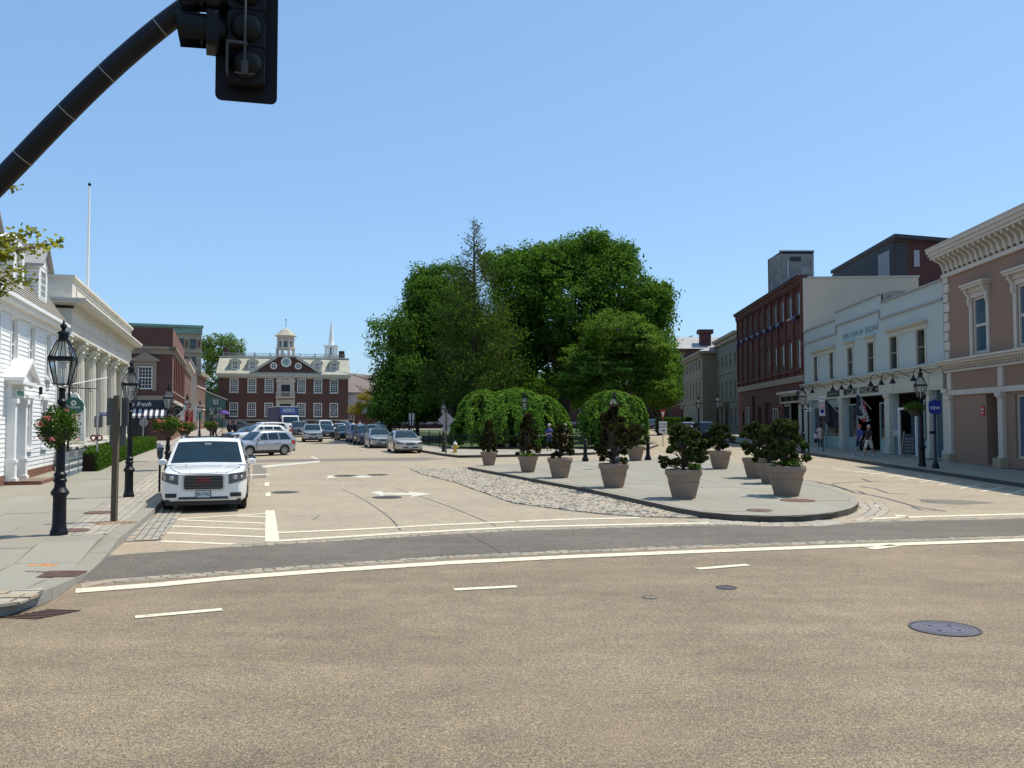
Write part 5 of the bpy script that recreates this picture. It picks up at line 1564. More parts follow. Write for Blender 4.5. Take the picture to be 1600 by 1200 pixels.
def tanC():
    th = R(20); a = P(203, 500, 146)
    root = thing('stone_building', 'tall tan stone building with green copper cornice behind the brick row', 'building', (a.x, 146, gz(146)), th)
    zb = root.location.z; L = 11.5; H = 18.9-zb
    w = Wall(root, (0, 0), (L, 0), H, M['tan_stone'])
    for k in range(6):
        u = L-1.9-k*2.0
        w.window(u-.1, H-4.0, 1.2, 1.9, 1, 2, .1, M['cornice_brown']); w.window(u-.1, H-7.6, 1.2, 2.4, 1, 2, .1, M['cornice_brown'])
        w.window(u-.1, H-11.6, 1.2, 2.4, 1, 2, .1, M['cornice_brown'])
    w.build()
    for k in range(6): w.part('red_panel', MB().box(L-.65-k*2.0, L-.2-k*2.0, -.06, -.001, H-3.7, H-2.4), M['brick_red'])
    w.part('copper_cornice', MB().box(-.5, L+.3, -.7, .3, H-.25, H+.15).box(-.2, L+.1, -.3, -.001, H-1.3, H-.25), M['verdigris'])
    w.part('string_course', MB().box(0, L+.1, -.25, -.001, H-4.6, H-4.3).box(0, L+.1, -.15, -.001, H-8.4, H-8.2), M['tan_stone'])
    for k in range(8): w.part('quoin', MB().box(L-.9, L, -.1, -.001, H-12.6+k*.62, H-12.1+k*.62), M['tan_stone'])
    block(root, L, 14, H, M['tan_stone'])
tanC()

def brickD():
    A = Vector((-50.4, 138, 0)); B = Vector((-54.0, 152, 0))
    L = (B-A).length; th = math.atan2(B.y-A.y, B.x-A.x)
    root = thing('brick_building', 'narrow brick building with arched windows and blank tan side wall at the row end', 'building', (A.x, A.y, gz(140)), th)
    H = P(307, 580, 138).z-root.location.z
    w = Wall(root, (0, 0), (L, 0), H, M['brick_red'])
    for i in range(4):
        u = 1.1+i*3.4
        w.window(u, 4.2, 1.4, 2.4, 2, 3, .1, M['trim_cream'], arch=.4, sill=M['limestone']); w.window(u, .9, 1.6, 2.1, 2, 2, .1, M['trim_cream'])
    w.build()
    w.part('stone_band', MB().box(0, L, -.12, -.001, 3.4, 3.6).box(0, L, -.12, -.001, 7.0, 7.2), M['limestone'])
    w.part('cornice', MB().box(-.4, L+.2, -.7, .3, H-.6, H), M['cornice_brown'])
    Wall(root, (0, 9), (0, 0), H, M['stucco_tan']).build()
    block(root, L, 9, H, M['brick_red'], left=False)
brickD()

def tealhouse():
    a = P(318, 660, 163); b = P(352, 660, 163)
    root = thing('gabled_house', 'dark teal gabled house with white windows left of the brick courthouse', 'house', (a.x, 163, gz(163)), R(19))
    L = 3.9; zb = root.location.z
    z0 = P(320, 610, 163).z-zb; z1 = P(347, 623, 163).z-zb
    w = Wall(root, (0, 0), (L, 0), z1, M['teal_house'], top=[(0, z1), (L, z1), (.3, z0), (0, z0)])
    for px in (335.5,): w.window(P(px, 660, 163).x-a.x-.35, P(0, 631, 163).z-zb, .75, 1.1, 2, 2, .1, M['white_paint'])
    for px in (330, 341): w.window(P(px, 660, 163).x-a.x-.35, P(0, 648, 163).z-zb, .75, 1.3, 2, 2, .1, M['white_paint'])
    w.build()
    MB().slab([(L+.4, z1-.1), (L+.4, z1+.1), (.3, z0+.25), (0, z0+.2), (0, z0)], -.3, 8).build('roof', M['roof_dark'], root)
    MB().slab([(L+.4, z1-.3), (L+.4, z1-.12), (.3, z0+.0), (.3, z0-.2)], -.35, -.301).build('verge_board', M['trim_white'], root)
    block(root, L, 8, z1-.3, M['teal_house'])
    MB().box(-.0, 6, -1.2, -.001, 3.1, 3.2).build('porch_roof', M['roof_dark'], root)
tealhouse()

# ---------------------------------------------------------------- the old colony house
def colony():
    S = F/172.0
    th = R(14.2)
    C = Vector((P(443.8, 660, 172).x, 172, 0)); W = 25.0
    o = C - Vector((math.cos(th), math.sin(th), 0)) * W/2
    root = thing('courthouse_building', 'two-storey red brick colonial statehouse with white cupola and clock pediment', 'building', (o.x, o.y, gz(172)), th)
    zb = root.location.z
    Z = lambda y: (P(445, y, 172).z - zb)
    Uc = lambda px: W/2 + (px-443.8)/S*1.0
    H = Z(587)
    base = Z(657)
    w = Wall(root, (0, 0), (W, 0), H, M['brick_colony'])
    for px in (368.6, 395, 420.6, 469.7, 495, 519.8):
        for yb in (613.6, 651):
            c = Uc(px)
            w.window(c-.82, Z(yb), 1.64, 2.75, 4, 6, .14, M['white_paint'], sill=M['trim_white'], bars=.045, arch=.12)
    for px in (368.6, 395, 469.7, 495, 519.8):
        c = Uc(px); w.window(c-.8, Z(668), 1.6, .9, 2, 1, .1, M['trim_cream'], bars=.05)
    dc = Uc(445.6)
    w.opening(dc-1.05, dc+1.05, Z(646), Z(631)); w.opening(dc-.85, dc+.85, Z(618), Z(601))
    w.build()
    w.part('stone_base', MB().box(-.1, Uc(368.6)-1, -.12, -.001, 0, base).box(W-1.5, W+.1, -.12, -.001, 0, base), M['limestone'])
    w.part('water_table', MB().box(-.12, W+.12, -.16, -.001, base, base+.18), M['limestone'])
    w.part('stone_base', MB().box(Uc(368.6)+1, dc-2.0, -.12, -.001, 0, Z(668)).box(dc+2.0, W-1.6, -.12, -.001, 0, Z(668)), M['limestone'])
    w.part('door', MB().box(dc-1.05, dc+1.05, .2, .26, Z(646), Z(631)), M['blue_door'])
    w.part('balcony_door', MB().box(dc-.85, dc+.85, .2, .26, Z(618), Z(601)), M['blue_door'])
    # door surrounds
    b = MB()
    b.box(dc-1.8, dc-1.05, -.2, -.001, Z(650), Z(624)); b.box(dc+1.05, dc+1.8, -.2, -.001, Z(650), Z(624)); b.box(dc-1.05, dc+1.05, -.2, -.001, Z(631), Z(624))
    w.part('door_surround', b, M['trim_cream'])
    b = MB(); b.box(dc-1.7, dc-.85, -.2, -.001, Z(620), Z(597)); b.box(dc+.85, dc+1.7, -.2, -.001, Z(620), Z(597)); b.box(dc-.85, dc+.85, -.2, -.001, Z(601), Z(597))
    w.part('balcony_door_surround', b, M['trim_white'])
    n = 10; pts = [(dc+1.95*math.cos(PI*i/n), Z(597)+1.15*math.sin(PI*i/n)) for i in range(n+1)]
    w.part('arched_pediment', MB().slab(pts[::-1], -.45, -.001), M['trim_white'])
    w.part('emblem', MB().lathe([(.25, 0), (.25, .08)], 8, (dc-.45, -.5, Z(593))).lathe([(.25, 0), (.25, .08)], 8, (dc+.35, -.5, Z(593))), M['cornice_brown'])
    w.part('balcony', MB().box(dc-1.85, dc+1.85, -1.3, -.001, Z(622.5), Z(620)), M['trim_white'])
    b = MB(); b.box(dc-1.85, dc+1.85, -1.3, -1.22, Z(613.5), Z(612.3)); b.box(dc-1.85, dc-1.77, -1.22, 0, Z(613.5), Z(612.3)); b.box(dc+1.77, dc+1.85, -1.22, 0, Z(613.5), Z(612.3))
    for i in range(15): x = dc-1.8+i*.257; b.box(x-.04, x+.04, -1.29, -1.21, Z(620), Z(613.5))
    w.part('balcony_rail', b, M['trim_white'])
    for s in (-1, 1): w.part('console', MB().slabx([(-.05, Z(627)), (-.4, Z(624)), (-1.1, Z(622.6)), (-.05, Z(622.6))], dc+s*1.6-.12, dc+s*1.6+.12), M['trim_cream'])
    w.part('front_steps', MB().box(dc-2.2, dc+2.2, -2.4, -.13, 0, Z(658)).box(dc-2.2, dc+2.2, -1.6, -.13, Z(658), Z(652)), M['limestone'])
    # cornice
    w.part('cornice', MB().box(-.2, W+.2, -.3, -.001, H-.55, H-.2).box(-.45, W+.45, -.7, .3, H-.2, H+.15).box(-.5, W+.5, -.8, .3, H+.15, H+.3), M['trim_cream'])
    # roof
    D = 12.5; e0 = H+.3; Zt = Z(558)
    b = MB(); b.add([(-.45, -.7, e0), (W+.45, -.7, e0), (W+.2, 3.2, Zt), (-.1, 3.2, Zt), (W+.2, D-3.2, Zt), (-.1, D-3.2, Zt), (W+.45, D+.7, e0), (-.45, D+.7, e0)],
                    [(0, 1, 2, 3), (3, 2, 4, 5), (5, 4, 6, 7), (1, 6, 4, 2), (0, 3, 5, 7)])
    b.build('slate_roof', M['slate'], root)
    MB().box(-.25, W+.35, 3.0, D-3, Zt+.002, Zt+.2).build('roof_deck_edge', M['trim_cream'], root)
    # brick pediment cutting the roof
    pa, pb = Uc(398), Uc(495.5); ta, tb = Uc(433), Uc(460)
    zt = Z(557)
    w.part('brick_pediment', MB().slab([(pa+.3, e0+.02), (pb-.3, e0+.02), (tb, zt-.15), (ta, zt-.15)], -.35, 3.0), M['brick_colony'])
    def rake(x0, z0, x1, z1, t=.5):
        d = Vector((x1-x0, z1-z0)).normalized(); n_ = Vector((-d.y, d.x))*t
        if n_.y < 0: n_ = -n_
        p = [(x0, z0), (x1, z1), (x1+n_.x, z1+n_.y), (x0+n_.x, z0+n_.y)]
        if area(p) < 0: p = p[::-1]
        return MB().slab(p, -.7, 3.1)
    w.part('raking_cornice', rake(pa-.5, e0+.05, ta, zt-.35), M['trim_cream'])
    w.part('raking_cornice', rake(tb, zt-.35, pb+.5, e0+.05), M['trim_cream'])
    w.part('raking_cornice', MB().box(ta-.2, tb+.2, -.72, 3.1, zt-.15, zt+.2), M['trim_cream'])
    def disc(px, py, r, m1, m2, nm, hole=.72):
        o = w.part(nm, MB().lathe([(r, 0), (r, .12), (r*hole, .14)], 24, (0, 0, 0), cap=False), m1, Uc(px), Z(py), -.36)
        o.rotation_euler = (PI/2, 0, 0)
        k = MB().lathe([(r*hole, .05), (.001, .06)], 24, cap=False).build('clock_face' if nm == 'clock' else 'pane', m2, o)
        return o
    cl = disc(446, 566, 1.0, M['white_paint'], mat('clock_face', (.30, .42, .40), .5, .05, 3), 'clock')
    for i in range(12):
        a = i*PI/6; MB().box(-.03, .03, .52, .66, 0.065, .075).build('hour_mark', M['trim_white'], cl).rotation_euler = (0, 0, a)
    MB().box(-.03, .03, -.05, .5, .08, .09).build('clock_hand', M['black_sign'], cl); MB().box(-.04, .3, -.03, .03, .08, .09).build('clock_hand', M['black_sign'], cl)
    for px in (427.2, 464.4):
        q = disc(px, 572, .66, M['white_paint'], M['glass'], 'round_window', .68)
        MB().box(-.45, .45, -.04, .04, .07, .09).box(-.04, .04, -.45, .45, .072, .092).build('glazing_bar', M['white_paint'], q)
    # dormers
    for px in (369.5, 395.5, 493.6, 519.9):
        c = Uc(px)
        y0 = .35; z0 = Z(578.5); z1 = Z(566)
        b = MB().box(c-.95, c-.55, y0, y0+.15, z0, z1).box(c+.55, c+.95, y0, y0+.15, z0, z1).box(c-.55, c+.55, y0, y0+.15, z0, z0+.2)
        b.box(c-.95, c-.85, y0+.15, 3.4, z0, z1).box(c+.85, c+.95, y0+.15, 3.4, z0, z1)
        d = b.build('dormer', M['trim_cream'], root)
        me, g = win_mesh(1.1, z1-z0-.2, 3, 4, .1, M['white_paint'], 0, .05)
        obj('window', me, d, (c-.55, y0, z0+.2)); obj('pane', g, d, (c-.55, y0+.01, z0+.2))
        n = 8; pts = [(c+1.15*math.cos(PI*i/n), z1+.62*math.sin(PI*i/n)) for i in range(n+1)]
        MB().slab(pts[::-1], y0-.2, 3.5).build('dormer_roof', M['trim_cream'], d)
    # balustrade and chimneys
    b = MB(); zr = Z(550.5)
    for y in (3.4, D-3.4):
        b.box(.5, W-.5, y-.05, y+.05, zr-.08, zr); b.box(.5, W-.5, y-.05, y+.05, Zt+.25, Zt+.33)
        for i in range(60): x = .6+i*(W-1.2)/59; b.box(x-.04, x+.04, y-.04, y+.04, Zt+.33, zr-.08)
        for i in range(9): x = .6+i*(W-1.2)/8; b.box(x-.1, x+.1, y-.1, y+.1, Zt+.2, zr+.15)
    b.build('roof_balustrade', M['slate_grey'], root)
    for px in (353, 533.5): c = Uc(px); MB().box(c-.55, c+.55, 5.0, 6.6, Zt-.5, Z(543.5)).build('chimney', M['brick_deep'], root)
    # cupola
    cc = (Uc(444.5), D/2)
    cup = MB()
    def octa(r0, z0, r1, z1, mb=None): (mb or cup).lathe([(r0, z0), (r1, z1)], 8, (cc[0], cc[1], 0), ph=PI/8)
    octa(1.95, Zt, 1.95, Z(553.5)); octa(2.1, Z(553.5), 2.1, Z(552.5))
    octa(1.9, Z(542.5), 2.05, Z(541)); octa(2.1, Z(541), 2.1, Z(539.5))
    octa(1.75, Z(523.5), 1.75, Z(521)); octa(2.15, Z(521.5), 2.4, Z(520.2))
    c_o = cup.build('cupola', M['trim_white'], root)
    for i in range(8):
        a = i*PI/4+PI/8; x = cc[0]+1.62*math.cos(a); y = cc[1]+1.62*math.sin(a)
        MB().lathe([(.30, Z(552.5)), (.30, Z(542.5))], 8, (x+.15*math.cos(a), y+.15*math.sin(a), 0)).lathe([(.26, Z(539.5)), (.26, Z(523.5))], 8, (x, y, 0)).build('cupola_post', M['trim_white'], c_o)
        am = a+PI/8; xm = cc[0]+1.5*math.cos(am); ym = cc[1]+1.5*math.sin(am)
        MB().box(-.06, .06, -.45, .45, Z(531)-Z(531), Z(526)-Z(531)).build('cupola_arch', M['trim_white'], c_o, (xm, ym, Z(529.5)), am)
        MB().box(-.02, .02, -.36, .36, 0, Z(524)-Z(538)).build('pane', M['glass_blue'], c_o, (cc[0]+1.3*math.cos(am), cc[1]+1.3*math.sin(am), Z(538)), am)
        MB().box(-.06, .06, -.5, .5, 0, Z(523.5)-Z(525.5)).build('cupola_arch', M['trim_white'], c_o, (xm, ym, Z(525.5)), am)
    MB().lathe([(2.4, Z(520.2)), (1.7, Z(516)), (1.1, Z(511.5)), (.7, Z(509.8)), (.25, Z(508)), (.08, Z(507))], 8, (cc[0], cc[1], 0), ph=PI/8).build('cupola_roof', M['slate'], root)
    MB().lathe([(.05, Z(508)), (.05, Z(494))], 6, (cc[0], cc[1], 0)).lathe([(.02, -.2), (.2, -.05), (.2, .05), (.02, .2)], 8, (cc[0], cc[1], Z(494))).build('finial', M['cornice_brown'], root)
    block(root, W, D, H, M['brick_colony'])
    Wall(root, (.01, 9), (.01, 9.01), 1, M['brick_colony'])
colony()

def steeple():
    Y = 240; c = P(517.3, 555, Y); s = Y/F
    root = thing('church_steeple', 'white church steeple with tall spire behind the courthouse roof', 'steeple', (c.x, Y, gz(200)), R(10))
    Z = lambda y: P(517, y, Y).z - root.location.z
    a = 10*s
    MB().box(-a*.95, a*.95, -a*.95, a*.95, 0, Z(557)).build('tower', M['white_wood'], root)
    MB().box(-a*1.1, a*1.1, -a*1.1, a*1.1, Z(557), Z(555)).build('tower_cornice', M['white_wood'], root)
    b = MB()
    for i in range(4):
        for q in (-1, 1):
            x, y = [(q*a*.8, a*.8), (q*a*.8, -a*.8)][i % 2] if i < 2 else (q*a*.28, [-a*.8, a*.8][i-2])
            b.box(x-.28, x+.28, y-.28, y+.28, Z(555), Z(543))
    b.build('belfry_post', M['white_wood'], root)
    MB().box(-a*.5, a*.5, -a*.5, a*.5, Z(555), Z(543)).build('belfry_core', M['slate_grey'], root)
    MB().box(-a*1.05, a*1.05, -a*1.05, a*1.05, Z(543), Z(540)).build('belfry_cornice', M['white_wood'], root)
    MB().lathe([(a*.48, Z(540)), (a*.36, Z(527)), (.12, Z(503)), (.03, Z(501))], 8, ph=PI/8).build('spire', M['white_wood'], root)
steeple()

def whiteback():
    Y = 186; a = P(538, 660, Y); b = P(600, 660, Y)
    root = thing('white_building', 'white building with brown-grey roof to the right of the courthouse', 'building', (a.x, Y, gz(Y)), 0)
    Z = lambda y: P(560, y, Y).z-root.location.z
    L = b.x-a.x; ze = Z(612)
    w = Wall(root, (0, 0), (L, 0), ze, M['white_wood'])
    for px in (558.5, 563.5): w.window(P(px, 660, Y).x-a.x-.3, Z(643), .6, 1.3, 1, 2, .06, M['black_sign'])
    w.build(); block(root, L, 12, ze, M['white_wood'])
    MB().add([(-.4, -.5, ze-.1), (L+.5, -.5, ze-.3), (L+.5, 6, Z(586)), (-.4, 6, Z(580.5)), (L+.5, 12, ze), (-.4, 12, ze), ], [(0, 1, 2, 3), (3, 2, 4, 5), (1, 4, 2), (0, 3, 5)]).build('roof', M['roof_brown'], root)
    w.part('fascia', MB().box(-.3, L, -.55, -.1, ze-.5, ze-.15), M['slate_grey'])
    r2 = thing('brick_building', 'low red brick building with twin white window under the white one', 'building', (a.x+.3, 182, gz(182)), 0)
    Z2 = lambda y: P(560, y, 182).z-r2.location.z
    w = Wall(r2, (0, 0), (9, 0), Z2(646), M['brick_colony'])
    w.window(P(545, 660, 182).x-a.x-.9, Z2(656), .85, 1.1, 2, 2, .12, M['white_paint']); w.window(P(545, 660, 182).x-a.x+.1, Z2(656), .85, 1.1, 2, 2, .12, M['white_paint'])
    w.build(); block(r2, 9, 3.4, Z2(646), M['brick_colony'])
whiteback()

# ================================================================ VEGETATION
def leaf_mesh(name, C, size, m, up=0.3, rnd=None, aspect=0.55, droop=None, shape='diamond', outward=None):
    """C (N,3) leaf centres; one small pointed quad per leaf"""
    N = len(C)
    nrm = rng.normal(size=(N, 3)); nrm[:, 2] += up * 2
    if outward is not None: nrm += outward * 1.6
    nrm /= np.linalg.norm(nrm, axis=1)[:, None]
    t = rng.normal(size=(N, 3))
    if droop is not None: t += droop * 2
    t -= nrm * np.sum(t*nrm, axis=1)[:, None]; t /= np.linalg.norm(t, axis=1)[:, None] + 1e-9
    b = np.cross(nrm, t)
    s = (size * rng.uniform(0.6, 1.35, N))[:, None]
    V = np.empty((N, 4, 3))
    V[:, 0] = C - t*s*.5; V[:, 1] = C + b*s*aspect*.5 - nrm*s*.08 + t*s*.05; V[:, 2] = C + t*s*.5; V[:, 3] = C - b*s*aspect*.5 - nrm*s*.08 + t*s*.05
    me = bpy.data.meshes.new(name)
    me.vertices.add(N*4); me.vertices.foreach_set('co', V.reshape(-1).astype(np.float32))
    me.loops.add(N*4); me.loops.foreach_set('vertex_index', np.arange(N*4, dtype=np.int32))
    me.polygons.add(N); me.polygons.foreach_set('loop_start', np.arange(0, N*4, 4, dtype=np.int32))
    me.update(calc_edges=True)
    r = rng.random(N) if rnd is None else np.clip(rnd + rng.normal(0, .18, N), 0, 1)
    at = me.attributes.new('rnd', 'FLOAT', 'POINT'); at.data.foreach_set('value', np.repeat(r, 4).astype(np.float32))
    me.materials.append(m)
    return me

def blob_points(blobs, nclump, per, csize, shell=0.55, flat=1.0, seed=0):
    """clumps of leaves scattered through ellipsoids, thicker towards the surface"""
    g = np.random.default_rng(seed)
    vol = np.array([b[1][0]*b[1][1]*b[1][2] for b in blobs]) ** (2/3)
    pick = g.choice(len(blobs), nclump, p=vol/vol.sum())
    c = np.array([b[0] for b in blobs])[pick]; rd = np.array([b[1] for b in blobs])[pick]
    d = g.normal(size=(nclump, 3)); d /= np.linalg.norm(d, axis=1)[:, None]
    r = (shell + (1-shell) * g.random(nclump)) * g.uniform(.9, 1.06, nclump)
    cc = c + d*r[:, None]*rd
    sz = csize * g.uniform(.55, 1.4, nclump)
    n = g.poisson(per, nclump)
    idx = np.repeat(np.arange(nclump), n)
    off = g.normal(size=(len(idx), 3)); off /= np.linalg.norm(off, axis=1)[:, None]
    off *= (g.random(len(idx)) ** .45)[:, None] * sz[idx][:, None]
    off[:, 2] *= flat
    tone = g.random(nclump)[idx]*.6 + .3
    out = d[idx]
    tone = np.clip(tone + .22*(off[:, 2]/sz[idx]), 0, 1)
    return cc[idx] + off, tone, out

def limbs(mb, base, top, r0, r1, nb, spread, rr, lvl=0, bend=.3, zmin=.3):
    base = Vector(base); top = Vector(top)
    pts = [base]; n = 5
    for i in range(1, n+1):
        t = i/n; p = base.lerp(top, t)
        if i < n: p += Vector((rr.uniform(-1, 1), rr.uniform(-1, 1), 0)) * (top-base).length * .035 * bend * 3
        pts.append(p)
    rs = [r0 + (r1-r0)*i/n for i in range(n+1)]
    mb.tube(pts, rs, 9 if lvl == 0 else 6)
    if nb <= 0: return
    for k in range(nb):
        t = zmin + (1-zmin) * (k+rr.random()*.6)/nb
        t = min(t, .97)
        i = min(int(t*n), n-1); p = pts[i].lerp(pts[i+1], t*n-i)
        a = rr.random()*2*PI; L = (top-base).length * spread * rr.uniform(.6, 1.1) * (1.15 - .5*t)
        d = Vector((math.cos(a), math.sin(a), rr.uniform(.25, .9))).normalized()
        rb = (r0+(r1-r0)*t)*.55
        limbs(mb, p, p + d*L, rb, rb*.25, nb//2 if lvl < 1 else 0, .5, rr, lvl+1)

def tree(name, label, cat, loc, trunk_h, r0, blobs, nclump, per, csize, leaf, m, bark, group=None, nb=9, shell=.55, flat=.8, seed=1, up=.3, spread=.55, lean=(0, 0), aspect=.55, top_h=None):
    t = thing(name, label, cat, loc, 0, group)
    rr = random.Random(seed)
    mb = MB(); limbs(mb, (0, 0, -.2), (lean[0], lean[1], top_h or trunk_h), r0, r0*.22, nb, spread, rr)
    mb.lathe([(r0*1.7, -.2), (r0*1.25, .2), (r0*1.02, .8)], 10, cap=False)
    mb.build('trunk', bark, t, smooth=60)
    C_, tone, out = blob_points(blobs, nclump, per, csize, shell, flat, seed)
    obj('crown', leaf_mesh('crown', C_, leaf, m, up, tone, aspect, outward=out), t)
    return t

def at(u, v, Y, base):  # local coordinates of a photo point at depth Y relative to base
    p = P(u, v, Y); return (p.x-base.x, p.y-base.y, p.z-base.z)

def blobs_px(base, lst):
    out = []
    for u, v, Y, ru, rv, rd in lst:
        s = Y/F; c = at(u, v, Y, base)
        out.append((c, (ru*s, rd, rv*s)))
    return out
# the big spreading tree
b = Vector((P(880, 660, 88).x, 88, gz(88)))
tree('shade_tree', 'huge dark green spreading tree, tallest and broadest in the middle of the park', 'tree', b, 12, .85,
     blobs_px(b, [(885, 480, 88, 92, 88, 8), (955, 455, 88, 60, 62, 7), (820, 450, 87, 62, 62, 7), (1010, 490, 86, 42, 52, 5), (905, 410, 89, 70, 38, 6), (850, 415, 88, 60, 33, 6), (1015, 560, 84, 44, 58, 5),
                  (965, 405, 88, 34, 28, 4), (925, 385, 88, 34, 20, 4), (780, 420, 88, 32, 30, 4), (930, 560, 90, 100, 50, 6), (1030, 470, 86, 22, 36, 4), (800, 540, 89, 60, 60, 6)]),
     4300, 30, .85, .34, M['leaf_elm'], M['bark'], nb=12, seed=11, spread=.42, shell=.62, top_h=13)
b = Vector((P(715, 660, 84).x, 84, gz(84)))
tree('shade_tree', 'broad green tree left of the tallest one, behind the thin-topped tree', 'tree', b, 11, .6,
     blobs_px(b, [(700, 500, 85, 62, 68, 6), (672, 470, 85, 42, 40, 5), (650, 530, 83, 48, 60, 5), (700, 440, 86, 40, 30, 4), (640, 590, 81, 48, 46, 5), (615, 610, 80, 32, 40, 4), (610, 638, 79, 34, 26, 4), (660, 632, 80, 36, 26, 4), (730, 560, 84, 60, 70, 5), (660, 440, 86, 22, 22, 3)]),
     2300, 30, .8, .32, M['leaf_elm2'], M['bark'], nb=10, seed=12, shell=.62, spread=.4, top_h=10)
b = Vector((P(612, 660, 79).x, 79, gz(79)))
tree('shade_tree', 'sparse light-leaved tree at the left edge of the park trees', 'tree', b, 8, .28,
     blobs_px(b, [(600, 540, 79, 30, 46, 3), (588, 515, 79, 18, 22, 2.5), (618, 505, 79, 22, 24, 2.5), (605, 585, 79, 26, 40, 3)]),
     260, 12, .6, .26, M['leaf_elm2'], M['bark'], nb=14, seed=13, shell=.4, spread=.5, lean=(-.8, 0))
# thin-topped conifer-like tree
def bare_top():
    b = Vector((P(740, 660, 76).x, 76, gz(76)))
    t = thing('larch_tree', 'tall brownish tree with a thin bare pointed top', 'tree', b)
    rr = random.Random(3); top = at(738, 338, 76, b)[2]
    mb = MB(); mb.tube([(0, 0, -.2), (.05, 0, top*.5), (0, 0, top)], [.38, .22, .02], 9)
    pts = []; tn = []
    tw = MB()
    for i in range(230):
        z = top * (.16 + .82 * (i/230)); f = 1 - z/top
        R_ = 5.6*min(1, f*1.30)**.9*rr.uniform(.5, 1) + .3
        if z > top*.68: R_ = (top*1.0 - z)*.40*rr.uniform(.5, 1) + .15
        a = rr.random()*2*PI; up = .35 + .9*(z/top)
        e = Vector((math.cos(a)*R_, math.sin(a)*R_, z + R_*up*.5))
        s = Vector((0, 0, z)); mid = s.lerp(e, .5) + Vector((0, 0, -.08*R_))
        tw.tube([s, mid, e], [.045*(1.1-z/top)+.012, .03, .008], 4, cap=False)
        for k in range(5):
            q = s.lerp(e, .3+.14*k); aa = a + rr.uniform(-1, 1); tw.tube([q, q + Vector((math.cos(aa), math.sin(aa), .9))*R_*.22], [.014, .005], 3, cap=False)
        dens = 150 if z < top*.55 else (60 if z < top*.68 else 16)
        if z > top*.86: dens = 6
        for k in range(int(dens*min(1, R_/3+.3))):
            q = s.lerp(e, rr.uniform(.25, 1.05)); r_ = .55 if z < top*.7 else .3
            pts.append((q.x + rr.gauss(0, r_), q.y + rr.gauss(0, r_), q.z + rr.gauss(0, r_*.6))); tn.append(rr.random())
    mb.build('trunk', M['bark'], t, smooth=60); tw.build('branches', M['bark'], t)
    obj('crown', leaf_mesh('crown', np.array(pts), .22, M['leaf_brown'], .2, np.array(tn)), t)
bare_top()
# maple in front right
b = Vector((P(975, 660, 74).x, 74, gz(74)))
tree('maple_tree', 'yellow-green layered maple in front, at the right end of the park', 'tree', b, 7.5, .3,
     blobs_px(b, [(960, 520, 74, 58, 36, 4), (1010, 560, 74, 48, 44, 4), (920, 570, 74, 46, 40, 4), (965, 585, 74, 70, 36, 4), (1025, 605, 73, 34, 26, 3), (900, 600, 74, 30, 26, 3), (990, 540, 74, 44, 40, 4)]),
     1500, 34, .62, .24, M['leaf_maple'], M['bark'], nb=11, seed=14, shell=.6, flat=.38, up=1.2)
# lower darker trees filling the park
for (u, v, Y, ru, rv, rd, sd, lb) in ((770, 600, 98, 80, 42, 4, 21, 'low dark tree deep in the park behind the weeping tree'), (1030, 605, 108, 34, 34, 3, 22, 'dark tree deep in the park at the right end'),
                                       (650, 622, 95, 50, 30, 4, 23, 'low green tree by the left park fence'), (870, 610, 105, 90, 34, 5, 24, 'wide dark tree far back under the tallest crown')):
    b = Vector((P(u, 660, Y).x, Y, gz(Y)))
    tree('shade_tree', lb, 'tree', b, 5, .25, blobs_px(b, [(u, v, Y, ru, rv, rd)]), 420, 26, .8, .34, M['leaf_elm'], M['bark'], nb=7, seed=sd, shell=.5)
for k, (u, Y, r) in enumerate(((725, 96, .38), (708, 90, .28), (800, 100, .4))):
    b = Vector((P(u, 660, Y).x, Y, gz(Y)))
    tree('shade_tree', ('slim trunked tree behind the diamond sign', 'grey trunked tree left of the weeping tree', 'thick trunked tree behind the weeping tree')[k], 'tree', b, 9, r,
         blobs_px(b, [(u, 540, Y, 60, 60, 5)]), 420, 26, .9, .34, M['leaf_elm2'], M['bark_grey'], nb=7, seed=31+k)

